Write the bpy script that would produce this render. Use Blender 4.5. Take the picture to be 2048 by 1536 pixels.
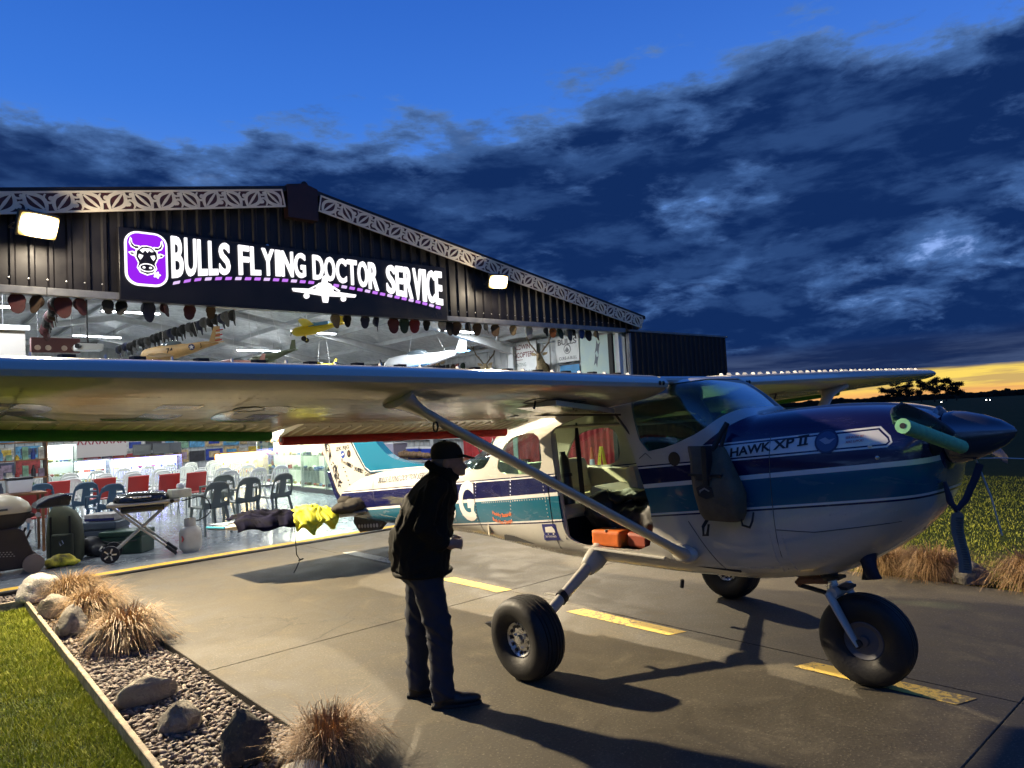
import bpy, bmesh, math, random
from math import sin, cos, pi, radians, sqrt, atan2
from mathutils import Vector, Matrix, noise
from mathutils.bvhtree import BVHTree

SC = bpy.context.scene
for o in list(bpy.data.objects):
    bpy.data.objects.remove(o)
COL = SC.collection
RND = random.Random(7)

# ------------------------------------------------------------------ camera
# site axes: +X runs along the hangar front to the right, +Y into the hangar
cam = bpy.data.cameras.new("camera")
cam.sensor_width = 36.0
cam.lens = 36.0 * 1420 / 2048
cam.clip_start = 0.05
cam.clip_end = 6000
camo = bpy.data.objects.new("camera", cam)
COL.objects.link(camo)
_r = Vector((0.74666, -0.66308, -0.05314)); _u = Vector((0.00699, -0.07206, 0.99738)); _f = Vector((0.66517, 0.74507, 0.04917))
_m = Matrix(((_r.x, _u.x, -_f.x), (_r.y, _u.y, -_f.y), (_r.z, _u.z, -_f.z))).to_4x4()
_m.translation = Vector((0, 0, 1.8))
camo.matrix_world = _m
SC.camera = camo


class X:
    """tiny shader-math expression helper"""
    def __init__(s, nt, k):
        s.nt, s.k = nt, k
    def _op(s, op, *a):
        n = s.nt.nodes.new("ShaderNodeMath"); n.operation = op
        for i, v in enumerate((s,) + a):
            if isinstance(v, X): s.nt.links.new(v.k, n.inputs[i])
            else: n.inputs[i].default_value = v
        return X(s.nt, n.outputs[0])
    def __add__(s, o): return s._op('ADD', o)
    __radd__ = __add__
    def __sub__(s, o): return s._op('SUBTRACT', o)
    def __rsub__(s, o): return (s * -1.0) + o
    def __mul__(s, o): return s._op('MULTIPLY', o)
    __rmul__ = __mul__
    def __truediv__(s, o): return s._op('DIVIDE', o)
    def mx(s, o): return s._op('MAXIMUM', o)
    def mn(s, o): return s._op('MINIMUM', o)
    def sqrt(s): return s._op('SQRT')
    def abs(s): return s._op('ABSOLUTE')
    def gt(s, o): return s._op('GREATER_THAN', o)
    def lt(s, o): return s._op('LESS_THAN', o)
    def sst(s, a, b, lo=0.0, hi=1.0):
        n = s.nt.nodes.new("ShaderNodeMapRange"); n.interpolation_type = 'SMOOTHSTEP'
        s.nt.links.new(s.k, n.inputs[0])
        for i, v in enumerate((a, b, lo, hi)): n.inputs[i + 1].default_value = v
        return X(s.nt, n.outputs[0])


def node(nt, t, **kw):
    n = nt.nodes.new(t)
    for k, v in kw.items(): setattr(n, k, v)
    return n


def sep(nt, sock):
    n = nt.nodes.new("ShaderNodeSeparateXYZ"); nt.links.new(sock, n.inputs[0])
    return [X(nt, o) for o in n.outputs]


def comb(nt, a, b, c):
    n = nt.nodes.new("ShaderNodeCombineXYZ")
    for i, v in enumerate((a, b, c)):
        if isinstance(v, X): nt.links.new(v.k, n.inputs[i])
        else: n.inputs[i].default_value = v
    return n.outputs[0]


def mixc(nt, f, a, b):
    n = nt.nodes.new("ShaderNodeMix"); n.data_type = 'RGBA'
    for i, v in ((0, f), (6, a), (7, b)):
        if isinstance(v, X): nt.links.new(v.k, n.inputs[i])
        elif hasattr(v, "is_output"): nt.links.new(v, n.inputs[i])
        elif isinstance(v, (tuple, list)): n.inputs[i].default_value = (*v[:3], 1)
        else: n.inputs[i].default_value = v
    return n.outputs[2]


def noi(nt, vec, scale, detail=4, rough=.55, dist=0.0, dim='3D'):
    n = nt.nodes.new("ShaderNodeTexNoise"); n.noise_dimensions = dim
    nt.links.new(vec, n.inputs['Vector'])
    n.inputs['Scale'].default_value = scale; n.inputs['Detail'].default_value = detail
    n.inputs['Roughness'].default_value = rough; n.inputs['Distortion'].default_value = dist
    return X(nt, n.outputs['Fac'])


# ------------------------------------------------------------------ dusk sky
SUN_AZ = radians(75.5)          # from +Y towards +X, where the last light stands
W = bpy.data.worlds.new("World"); SC.world = W; W.use_nodes = True
nt = W.node_tree; nt.nodes.clear()
tc = node(nt, "ShaderNodeTexCoord")
dx, dy, dz = sep(nt, tc.outputs['Generated'])
hl = (dx * dx + dy * dy).sqrt().mx(0.001)
sd = (dx * sin(SUN_AZ) + dy * cos(SUN_AZ)) / hl
el = dz
nish = node(nt, "ShaderNodeTexSky", sky_type='NISHITA', sun_disc=False, sun_elevation=radians(1.0), sun_rotation=SUN_AZ)
clear = mixc(nt, el.sst(0.02, 0.42), (.27, .50, .93), (.045, .205, .76))
clear = mixc(nt, el.sst(0.32, 0.60), clear, (.020, .120, .56))
clear = mixc(nt, el.sst(0.55, 1.0), clear, (.005, .032, .17))
ad = node(nt, "ShaderNodeMix", data_type='RGBA', blend_type='ADD')
ad.inputs[0].default_value = .012
nt.links.new(clear, ad.inputs[6]); nt.links.new(nish.outputs[0], ad.inputs[7])
clear = ad.outputs[2]
zz = el.mx(0.0) + 0.40
warp = noi(nt, comb(nt, dx / zz, dy / zz, 4.0), 3.4, 3)
px_, py_ = dx / zz + (warp - .5) * .16, dy / zz + (warp - .5) * .16
pv2 = comb(nt, px_ + 3.1, py_ + 1.7, el * 3.2)
n1 = noi(nt, pv2, 2.9, 12, .60, 0)
n2 = noi(nt, pv2, 12.0, 9, .62, 0)
n3 = noi(nt, comb(nt, px_ + 7.0, py_, el * 4.5), 5.2, 9, .58, 0)
n0 = noi(nt, comb(nt, dx + .6, dy + .2, dz * 1.4), 2.6, 3)
cover = (el + (n0 - .5) * .14 - sd.sst(.40, 1.0, 0, .07) - sd.sst(.55, .10, 0, .085)).sst(.27, .43, .165, -.27) + sd.sst(.4, .95, .0, .10)
dens = n1 + (n2 - .5) * .30 + cover - (el - .15).abs().sst(.10, .02, 0, .055)
mask = dens.sst(.505, .605)
thick = dens.sst(.50, .745)
ccol = mixc(nt, thick, (.100, .225, .54), (.0055, .025, .112))
ccol = mixc(nt, n3.sst(.45, .66, 0, .80) * (1.0 - thick * .45), ccol, (.045, .115, .31))
ccol = mixc(nt, n2.sst(.54, .72, 0, .5) * (1.0 - thick), ccol, (.16, .26, .50))
ccol = mixc(nt, sd.sst(.50, .0, 0, .40), ccol, (.030, .052, .11))
skyc = mixc(nt, mask, clear, ccol)
# low grey shelf and the burning strip under it
shelf = noi(nt, comb(nt, dx * 3.0, dy * 3.0, el * 34.0), 1.5, 6, .6)
skyc = mixc(nt, (el + (shelf - .5) * .03).sst(.085, .055) * sd.sst(.25, .7, .3, .92), skyc, mixc(nt, shelf.sst(.40, .66), (.009, .022, .082), (.055, .085, .18)))
st = noi(nt, comb(nt, dx * 4.0, dy * 4.0, el * 75.0), 1.7, 5, .6)
band = (el + (st - .5) * .012 + (1.0 - sd) * .10).sst(.037, .029) * sd.sst(.78, .90)
glow = mixc(nt, st.sst(.46, .60) * .8, (1.0, .72, .14), (.55, .36, .15))
glow = mixc(nt, sd.sst(.975, .90) * .9, glow, (.46, .40, .42))
glow = mixc(nt, el.sst(.016, .004) * .75, glow, (.95, .42, .14))
skyc = mixc(nt, band, skyc, glow)
skyc = mixc(nt, el.sst(-.002, -.012), skyc, (.004, .006, .008))      # below the horizon there is only ground
bg = node(nt, "ShaderNodeBackground"); bg.inputs[1].default_value = 1.0
nt.links.new(skyc, bg.inputs[0])
out = node(nt, "ShaderNodeOutputWorld"); nt.links.new(bg.outputs[0], out.inputs[0])

sun = bpy.data.lights.new("sun", 'SUN'); sun.energy = 0.03; sun.angle = radians(12); sun.color = (1, .7, .4)
suno = bpy.data.objects.new("sun", sun); COL.objects.link(suno)
suno.rotation_euler = (radians(87), 0, -SUN_AZ + pi)     # shines from the afterglow

SC.view_settings.view_transform = 'Standard'
SC.view_settings.look = 'None'
SC.view_settings.exposure = 0.0
SC.view_settings.gamma = 1.0
SC.view_settings.use_curve_mapping = False
SC.render.engine = 'CYCLES'
SC.cycles.use_denoising = True
SC.cycles.max_bounces = 6
SC.cycles.diffuse_bounces = 3
SC.cycles.glossy_bounces = 4
SC.cycles.transparent_max_bounces = 10
SC.cycles.transmission_bounces = 4
SC.cycles.sample_clamp_indirect = 6.0
SC.cycles.caustics_reflective = False
SC.cycles.caustics_refractive = False


# ------------------------------------------------------------------ materials
MATS = {}
def mat(name, col, rough=.5, metal=0.0, var=0.0, vs=6.0, bump=0.0, bs=40.0, emit=0.0, ecol=None, coat=0.0, spec=None, col2=None):
    if name in MATS: return MATS[name]
    m = bpy.data.materials.new(name); m.use_nodes = True
    t = m.node_tree; b = t.nodes["Principled BSDF"]
    b.inputs['Base Color'].default_value = (*col, 1)
    b.inputs['Roughness'].default_value = rough
    b.inputs['Metallic'].default_value = metal
    if coat: b.inputs['Coat Weight'].default_value = coat; b.inputs['Coat Roughness'].default_value = .04
    if spec is not None: b.inputs['Specular IOR Level'].default_value = spec
    if emit:
        b.inputs['Emission Color'].default_value = (*(ecol or col), 1)
        b.inputs['Emission Strength'].default_value = emit
    if var or bump:
        c = node(t, "ShaderNodeTexCoord")
        if var:
            n = noi(t, c.outputs['Object'], vs, 6, .6)
            lo = col2 or tuple(x * (1 - var) for x in col)
            hi = tuple(min(1, x * (1 + var * .6)) for x in col)
            k = mixc(t, n.sst(.3, .7), lo, hi)
            t.links.new(k, b.inputs['Base Color'])
            r = n.sst(.3, .7, max(0, rough - .08), min(1, rough + .08)); t.links.new(r.k, b.inputs['Roughness'])
        if bump:
            n = noi(t, c.outputs['Object'], bs, 4, .6)
            bn = node(t, "ShaderNodeBump"); bn.inputs['Strength'].default_value = bump; bn.inputs['Distance'].default_value = .02
            t.links.new(n.k, bn.inputs['Height']); t.links.new(bn.outputs[0], b.inputs['Normal'])
    MATS[name] = m
    return m


def glass_mat(name, tint, refl=1.0, rough=.02):
    if name in MATS: return MATS[name]
    m = bpy.data.materials.new(name); m.use_nodes = True
    t = m.node_tree; t.nodes.clear()
    tr = node(t, "ShaderNodeBsdfTransparent"); tr.inputs[0].default_value = (*tint, 1)
    gl = node(t, "ShaderNodeBsdfGlossy"); gl.inputs['Roughness'].default_value = rough
    fr = node(t, "ShaderNodeLayerWeight"); fr.inputs[0].default_value = .5      # Schlick reflectance of a thin pane
    mx = node(t, "ShaderNodeMixShader")
    f = (X(t, fr.outputs['Facing'])._op('POWER', 4.0) * .92 + .045) * refl
    f = f.mn(1.0)
    t.links.new(f.k, mx.inputs[0]); t.links.new(tr.outputs[0], mx.inputs[1]); t.links.new(gl.outputs[0], mx.inputs[2])
    o = node(t, "ShaderNodeOutputMaterial"); t.links.new(mx.outputs[0], o.inputs[0])
    MATS[name] = m
    return m


def emis(name, col, s):
    if name in MATS: return MATS[name]
    m = bpy.data.materials.new(name); m.use_nodes = True
    t = m.node_tree; t.nodes.clear()
    e = node(t, "ShaderNodeEmission"); e.inputs[0].default_value = (*col, 1); e.inputs[1].default_value = s
    o = node(t, "ShaderNodeOutputMaterial"); t.links.new(e.outputs[0], o.inputs[0])
    MATS[name] = m
    return m


# ------------------------------------------------------------------ object helpers
def tag(o, label=None, cat=None, group=None, kind=None):
    if label: o['label'] = label
    if cat: o['category'] = cat
    if group: o['group'] = group
    if kind: o['kind'] = kind
    return o


def thing(name, label, cat, loc=(0, 0, 0), rot=(0, 0, 0), group=None):
    o = bpy.data.objects.new(name, None); COL.objects.link(o)
    o.location = loc; o.rotation_euler = rot; o.empty_display_size = .1
    return tag(o, label, cat, group)


def copy_tree(o, parent=None):
    c = o.copy(); COL.objects.link(c); c.parent = parent
    for ch in [x for x in CH.get(o.name, [])]:
        copy_tree(ch, c)
    return c
CH = {}


def frame(d, up=(0, 0, 1)):
    d = Vector(d).normalized(); up = Vector(up)
    if abs(d.dot(up)) > .98: up = Vector((1, 0, 0))
    a = d.cross(up).normalized(); b = a.cross(d).normalized()
    return a, b


class MB:
    """mesh builder; o = origin that is subtracted (the thing's base) so shapes can be given in site coordinates"""
    def __init__(s, o=(0, 0, 0)):
        s.v = []; s.f = []; s.mi = []; s.o = Vector(o); s.m = 0
    def add(s, vs, fs):
        b = len(s.v); s.v += [Vector(p) - s.o for p in vs]
        s.f += [tuple(i + b for i in q) for q in fs]; s.mi += [s.m] * len(fs)
        return s
    def box(s, c, d, M=None):
        c = Vector(c); h = Vector(d) / 2
        vs = [Vector((x * h.x, y * h.y, z * h.z)) for x in (-1, 1) for y in (-1, 1) for z in (-1, 1)]
        if M is not None: vs = [M @ p for p in vs]
        return s.add([p + c for p in vs], [(0, 1, 3, 2), (4, 6, 7, 5), (0, 4, 5, 1), (2, 3, 7, 6), (0, 2, 6, 4), (1, 5, 7, 3)])
    def bx(s, x0, x1, y0, y1, z0, z1):
        return s.box(((x0 + x1) / 2, (y0 + y1) / 2, (z0 + z1) / 2), (abs(x1 - x0), abs(y1 - y0), abs(z1 - z0)))
    def tube(s, pts, r, n=8, caps=True, up=(0, 0, 1), sx=1.0):
        pts = [Vector(p) for p in pts]; k = len(pts); rings = []
        for i, p in enumerate(pts):
            d = pts[min(i + 1, k - 1)] - pts[max(i - 1, 0)]
            a, b = frame(d, up); rr = r[i] if isinstance(r, (list, tuple)) else r
            rings.append([p + (a * cos(2 * pi * j / n) * sx + b * sin(2 * pi * j / n)) * rr for j in range(n)])
        return s.loft(rings, caps)
    def loft(s, rings, caps=True, closed=True):
        n = len(rings[0]); vs = [p for q in rings for p in q]; fs = []
        for i in range(len(rings) - 1):
            for j in range(n if closed else n - 1):
                a, b = i * n + j, i * n + (j + 1) % n
                fs.append((a, b, b + n, a + n))
        if caps and closed:
            fs.append(tuple(reversed(range(n)))); fs.append(tuple(range((len(rings) - 1) * n, len(rings) * n)))
        return s.add(vs, fs)
    def lathe(s, prof, c=(0, 0, 0), ax=(0, 0, 1), n=16, caps=True):
        c = Vector(c); ax = Vector(ax).normalized(); a, b = frame(ax, (0, 0, 1) if abs(ax.z) < .9 else (1, 0, 0))
        rings = [[c + ax * z + (a * cos(2 * pi * j / n) + b * sin(2 * pi * j / n)) * max(r, 1e-4) for j in range(n)] for r, z in prof]
        return s.loft(rings, caps)
    def prism(s, poly, fn, t0, t1):
        """poly of 2-D points, fn(u,v,t) -> 3-D"""
        n = len(poly); vs = [fn(u, v, t0) for u, v in poly] + [fn(u, v, t1) for u, v in poly]
        fs = [tuple(reversed(range(n))), tuple(range(n, 2 * n))] + [(i, (i + 1) % n, (i + 1) % n + n, i + n) for i in range(n)]
        return s.add(vs, fs)
    def ell(s, c, r, n=12, m=8, M=None):
        c = Vector(c); rings = []
        for i in range(m + 1):
            t = -pi / 2 + pi * i / m
            q = [Vector((cos(t) * cos(2 * pi * j / n) * r[0], cos(t) * sin(2 * pi * j / n) * r[1], sin(t) * r[2])) for j in range(n)]
            if 0 < i < m: rings.append(q)
        if M is not None: rings = [[M @ p for p in q] for q in rings]
        top = Vector((0, 0, r[2])); bot = -top
        if M is not None: top, bot = M @ top, M @ bot
        b = len(s.v); s.loft([[p + c for p in q] for q in rings], False)
        s.v += [c + bot - s.o, c + top - s.o]; k = len(s.v) - 2; L = b + (m - 2) * n
        for j in range(n):
            s.f.append((k, b + (j + 1) % n, b + j)); s.f.append((k + 1, L + j, L + (j + 1) % n)); s.mi += [s.m] * 2
        return s
    def quad(s, a, b, c, d): return s.add([a, b, c, d], [(0, 1, 2, 3)])
    def mesh(s, name, mats, smooth=None, fix=True):
        me = bpy.data.meshes.new(name); me.from_pydata([tuple(p) for p in s.v], [], s.f)
        for m in (mats if isinstance(mats, (list, tuple)) else [mats]): me.materials.append(m)
        if any(s.mi): me.polygons.foreach_set("material_index", s.mi)
        if fix:
            bm = bmesh.new(); bm.from_mesh(me); bmesh.ops.recalc_face_normals(bm, faces=bm.faces); bm.to_mesh(me); bm.free()
        if smooth is not None:
            me.polygons.foreach_set("use_smooth", [True] * len(me.polygons))
            if smooth < 179: me.set_sharp_from_angle(angle=radians(smooth))
        me.update()
        return me
    def build(s, name, mats, parent=None, smooth=None, bevel=0.0, seg=2, fix=True):
        return link(name, s.mesh(name, mats, smooth, fix), parent, bevel, seg)


def link(name, me, parent=None, bevel=0.0, seg=2):
    o = bpy.data.objects.new(name, me); COL.objects.link(o)
    if parent is not None:
        o.parent = parent; CH.setdefault(parent.name, []).append(o)
    if bevel:
        b = o.modifiers.new("bevel", 'BEVEL'); b.width = bevel; b.segments = seg; b.limit_method = 'ANGLE'; b.angle_limit = radians(35)
    return o


def struct(o): return tag(o, kind='structure')


def text_mesh(txt, size=1.0, bold=0.0, depth=0.0, spacing=1.0, align='LEFT'):
    c = bpy.data.curves.new("lettering", 'FONT'); c.body = txt; c.size = size; c.offset = bold; c.extrude = depth
    c.space_character = spacing; c.align_x = align; c.resolution_u = 4; c.fill_mode = 'FRONT' if depth == 0 else 'BOTH'
    o = bpy.data.objects.new("lettering", c)
    me = bpy.data.meshes.new_from_object(o)
    bpy.data.objects.remove(o); bpy.data.curves.remove(c)
    vs = [v.co.copy() for v in me.vertices]; fs = [tuple(p.vertices) for p in me.polygons]
    bpy.data.meshes.remove(me)
    return vs, fs


def letters(mb, txt, fn, w=None, h=None, bold=0.0, depth=0.0, spacing=1.0):
    """lettering mapped by fn(u in 0..w, v in 0..h, t); u,v scaled to the given width and cap height"""
    vs, fs = text_mesh(txt, 1.0, bold, depth, spacing)
    x0 = min(v.x for v in vs); x1 = max(v.x for v in vs)
    y0 = min(v.y for v in vs); y1 = max(v.y for v in vs)
    if h is None: h = w * (y1 - y0) / (x1 - x0)
    if w is None: w = h * (x1 - x0) / (y1 - y0)
    mb.add([fn((v.x - x0) / (x1 - x0) * w, (v.y - y0) / (y1 - y0) * h, v.z) for v in vs], fs)
    return w


def subdiv_long(mb, L):
    pass


def boolean(obj, cutter, op):
    m = obj.modifiers.new("b", 'BOOLEAN'); m.object = cutter; m.operation = op; m.solver = 'EXACT'
    bpy.context.view_layer.update()
    dg = bpy.context.evaluated_depsgraph_get()
    me = bpy.data.meshes.new_from_object(obj.evaluated_get(dg))
    obj.modifiers.remove(m)
    return me


def interp(tab, x):
    if x <= tab[0][0]: return tab[0][1:]
    for a, b in zip(tab, tab[1:]):
        if x <= b[0]:
            t = (x - a[0]) / (b[0] - a[0]); t = t
            return tuple(p + (q - p) * t for p, q in zip(a[1:], b[1:]))
    return tab[-1][1:]


def smooth_tab(tab, x):
    """Catmull-Rom through table rows"""
    n = len(tab)
    if x <= tab[0][0]: return tab[0][1:]
    if x >= tab[-1][0]: return tab[-1][1:]
    for i in range(n - 1):
        if x <= tab[i + 1][0]:
            p1, p2 = tab[i], tab[i + 1]; p0 = tab[max(i - 1, 0)]; p3 = tab[min(i + 2, n - 1)]
            h = p2[0] - p1[0]; t = (x - p1[0]) / h; res = []
            for k in range(1, len(p1)):
                m1 = (p2[k] - p0[k]) / max(p2[0] - p0[0], 1e-6) * h; m2 = (p3[k] - p1[k]) / max(p3[0] - p1[0], 1e-6) * h
                # monotone limiter
                dl = p2[k] - p1[k]
                m1 = max(-3 * abs(dl), min(3 * abs(dl), m1)); m2 = max(-3 * abs(dl), min(3 * abs(dl), m2))
                t2, t3 = t * t, t * t * t
                res.append((2 * t3 - 3 * t2 + 1) * p1[k] + (t3 - 2 * t2 + t) * m1 + (-2 * t3 + 3 * t2) * p2[k] + (t3 - t2) * m2)
            return tuple(res)
# ================================================================== the setting
def ground_mat():
    m = bpy.data.materials.new("field grass"); m.use_nodes = True; t = m.node_tree; b = t.nodes["Principled BSDF"]
    c = node(t, "ShaderNodeTexCoord")
    a = noi(t, c.outputs['Object'], .35, 6, .65); d = noi(t, c.outputs['Object'], 14.0, 5, .7)
    k = mixc(t, a.sst(.3, .7), (.028, .044, .008), (.050, .066, .014))
    k = mixc(t, d.sst(.35, .75) * .7, k, (.016, .026, .006))
    t.links.new(k, b.inputs['Base Color']); b.inputs['Roughness'].default_value = .9; b.inputs['Specular IOR Level'].default_value = .1
    bn = node(t, "ShaderNodeBump"); bn.inputs['Strength'].default_value = .7; bn.inputs['Distance'].default_value = .05
    t.links.new(d.k, bn.inputs['Height']); t.links.new(bn.outputs[0], b.inputs['Normal'])
    return m
GM = ground_mat()
mb = MB(); R = [-2500, -300, -60, -20, 0, 20, 60, 300, 2500]
vs = [(x, y, -.07) for y in R for x in R]; n = len(R)
mb.add(vs, [(j * n + i, j * n + i + 1, (j + 1) * n + i + 1, (j + 1) * n + i) for j in range(n - 1) for i in range(n - 1)])
struct(mb.build("ground", GM))


def concrete():
    m = bpy.data.materials.new("concrete"); m.use_nodes = True; t = m.node_tree; b = t.nodes["Principled BSDF"]
    c = node(t, "ShaderNodeTexCoord"); v = c.outputs['Object']
    big = noi(t, v, .55, 5, .6, .4); mid = noi(t, v, 2.6, 9, .74, .6); fine = noi(t, v, 60.0, 4, .7)
    k = mixc(t, big.sst(.32, .68), (.060, .051, .034), (.086, .073, .047))
    k = mixc(t, mid.sst(.50, .70) * .55, k, (.165, .140, .090))
    k = mixc(t, mid.sst(.46, .28) * .5, k, (.024, .021, .016))
    k = mixc(t, fine.sst(.56, .68) * .6, k, (.27, .235, .16))
    k = mixc(t, fine.sst(.44, .32) * .65, k, (.018, .016, .013))
    wv = noi(t, v, 1.7, 5, .6)
    vo = node(t, "ShaderNodeTexVoronoi", feature='DISTANCE_TO_EDGE'); vo.inputs['Scale'].default_value = .42
    vx, vy, vz = sep(t, v); t.links.new(comb(t, vx + wv * .9, vy + wv * .7, 0.0), vo.inputs['Vector'])
    crack = X(t, vo.outputs['Distance']).sst(.0035, .0008) * noi(t, v, .5, 2).sst(.52, .60)
    k = mixc(t, crack * .5, k, (.012, .011, .009))
    oil = noi(t, v, 1.15, 3, .5).sst(.66, .74) * noi(t, v, 9.0, 4).sst(.35, .6)
    k = mixc(t, oil * .5, k, (.018, .016, .013))
    lane = (vx - 4.75).abs(); tyre = ((lane - 1.33).abs().sst(.16, .06) + lane.sst(.10, .03)) * noi(t, comb(t, vx * 3.0, vy * .35, 0.0), 2.4, 5).sst(.44, .70)
    k = mixc(t, tyre * .38, k, (.022, .020, .017))
    t.links.new(k, b.inputs['Base Color'])
    r = mid.sst(.3, .75, .62, .9); t.links.new(r.k, b.inputs['Roughness'])
    bn = node(t, "ShaderNodeBump"); bn.inputs['Strength'].default_value = .35; bn.inputs['Distance'].default_value = .006
    h = fine * .7 + mid; t.links.new(h.k, bn.inputs['Height']); t.links.new(bn.outputs[0], b.inputs['Normal'])
    return m
CONC = concrete()
apron = struct(MB().bx(1.87, 7.66, -6.99, 10.70, -.2, -.012).build("apron", mat("joint filler", (.03, .028, .024), .95)))
XS = [1.86, 4.93, 7.68]; YS = [-7, -3.25, 1.25, 5.75, 10.71]
for i in range(2):
    for j in range(4):
        MB().bx(XS[i] + .003, XS[i + 1] - .003, YS[j] + .003, YS[j + 1] - .003, -.19, 0).build("slab", CONC, apron, bevel=.004, seg=1)


def paint_mat(name, col, wear):
    m = bpy.data.materials.new(name); m.use_nodes = True; t = m.node_tree; b = t.nodes["Principled BSDF"]
    c = node(t, "ShaderNodeTexCoord")
    n = noi(t, c.outputs['Object'], 22.0, 8, .75, .5); n_ = noi(t, c.outputs['Object'], 3.0, 3)
    k = mixc(t, (n + (n_ - .5) * .5).sst(.54, .60) * wear, col, (.13, .115, .085))
    t.links.new(k, b.inputs['Base Color']); b.inputs['Roughness'].default_value = .75
    return m
YP = paint_mat("worn yellow paint", (.80, .55, .10), .8); WP = paint_mat("worn white paint", (.62, .60, .50), .7)
def dash(x0, x1, y0, y1, m, sk=.06):
    o = MB().add([(x0, y0 + sk, .004), (x1, y0, .004), (x1, y1, .004), (x0, y1 + sk, .004)], [(0, 1, 2, 3)]).build("painted_dash", m, apron)
    return o
dash(4.97, 5.15, 8.12, 9.38, WP); dash(4.80, 4.97, 5.74, 6.75, YP); dash(4.71, 4.88, 3.50, 4.64, YP)
dash(4.67, 4.84, 1.44, 2.43, YP); dash(4.63, 4.80, -.75, .30, YP)

# steel door track and hangar floor
def floor_mat():
    m = bpy.data.materials.new("sealed hangar floor"); m.use_nodes = True; t = m.node_tree; b = t.nodes["Principled BSDF"]
    c = node(t, "ShaderNodeTexCoord"); v = c.outputs['Object']
    a = noi(t, v, .8, 6, .6); d = noi(t, v, 9.0, 6, .7)
    k = mixc(t, a.sst(.3, .7), (.20, .23, .25), (.30, .33, .35)); k = mixc(t, d.sst(.5, .75) * .5, k, (.38, .40, .41))
    t.links.new(k, b.inputs['Base Color'])
    r = d.sst(.3, .75, .10, .30); t.links.new(r.k, b.inputs['Roughness'])
    return m
struct(MB().bx(-3.5, 13.9, 10.84, 31.0, -.2, .0).build("hangar_floor", floor_mat()))
HF = bpy.data.objects["hangar_floor"]
MB().add([(-3.4, 10.93, .004), (13.1, 10.93, .004), (13.1, 11.13, .004), (-3.4, 11.13, .004)], [(0, 1, 2, 3)]).build("painted_threshold_line", paint_mat("worn yellow floor paint", (.75, .46, .04), .5), HF)
STEEL = mat("dark track steel", (.045, .04, .038), .55, .6, var=.4)
tr = thing("door_track", "dark steel sliding door track set in the ground across the hangar mouth", "track", (4.7, 10.77, 0))
for y in (10.735, 10.775, 10.815):
    MB((4.7, 10.77, 0)).bx(-3.5, 13.9, y - .008, y + .008, -.05, .014).build("rail", STEEL, tr)
MB((4.7, 10.77, 0)).bx(-3.5, 13.9, 10.713, 10.838, -.08, -.028).build("channel", mat("track channel", (.02, .018, .017), .9), tr)

# ---------------------------------------------------------------- gravel bed, rocks, lawn
EDGE = lambda y: 1.13 + .022 * (y - 5)
soil = mat("bed soil", (.035, .028, .022), .95, var=.4, vs=20)
mb = MB(); mb.add([(EDGE(-5), -5, -.045), (1.858, -5, -.045), (1.858, 10.70, -.045), (EDGE(9.98), 10.70, -.045)], [(0, 1, 2, 3)])
mb.add([(-3.6, 9.98, -.045), (EDGE(9.98), 9.98, -.045), (EDGE(9.98), 10.70, -.045), (-3.6, 10.70, -.045)], [(0, 1, 2, 3)])
struct(mb.build("garden_bed", soil))

def pebble_mat():
    m = bpy.data.materials.new("river pebbles"); m.use_nodes = True; t = m.node_tree; b = t.nodes["Principled BSDF"]
    c = node(t, "ShaderNodeTexCoord")
    w = node(t, "ShaderNodeTexVoronoi"); w.inputs['Scale'].default_value = 34.0; t.links.new(c.outputs['Object'], w.inputs['Vector'])
    s_ = X(t, sep(t, w.outputs['Color'])[0].k)
    k = mixc(t, s_, (.06, .046, .036), (.32, .255, .195))
    t.links.new(k, b.inputs['Base Color']); b.inputs['Roughness'].default_value = .7
    return m
mb = MB(); r = random.Random(3)
ico = [(0, 0, 1), (.89, 0, .45), (.28, .85, .45), (-.72, .53, .45), (-.72, -.53, .45), (.28, -.85, .45), (.72, .53, -.45), (-.28, .85, -.45), (-.89, 0, -.45), (-.28, -.85, -.45), (.72, -.53, -.45), (0, 0, -1)]
icf = [(0, 1, 2), (0, 2, 3), (0, 3, 4), (0, 4, 5), (0, 5, 1), (1, 6, 2), (2, 7, 3), (3, 8, 4), (4, 9, 5), (5, 10, 1), (6, 7, 2), (7, 8, 3), (8, 9, 4), (9, 10, 5), (10, 6, 1), (6, 11, 7), (7, 11, 8), (8, 11, 9), (9, 11, 10), (10, 11, 6)]
def pebble(x, y, z, s):
    a = r.uniform(0, 6.3); ca, sa = cos(a), sin(a); ax, ay, az = s * r.uniform(.9, 1.5), s * r.uniform(.6, .95), s * r.uniform(.4, .65)
    tl = r.uniform(-.5, .5)
    out = []
    for p in ico:
        X_, Y_, Z_ = p[0] * ax, p[1] * ay, p[2] * az
        Z2 = Z_ + X_ * tl
        out.append((x + X_ * ca - Y_ * sa, y + X_ * sa + Y_ * ca, z + Z2))
    mb.add(out, icf)
y = 2.6
while y < 10.68:
    st = .036 if y < 7 else .042
    x = EDGE(min(y, 9.98)) + .03 if y < 9.98 else -.6
    while x < 1.84:
        if r.random() < .95: pebble(x + r.uniform(-.012, .012), y + r.uniform(-.012, .012), -.033 + r.uniform(-.004, .014), r.uniform(.016, .030))
        x += st
    y += st * .92
tag(mb.build("gravel", pebble_mat(), smooth=180, fix=False), "loose brown and grey river pebbles filling the garden bed", "gravel", kind='stuff')

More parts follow.
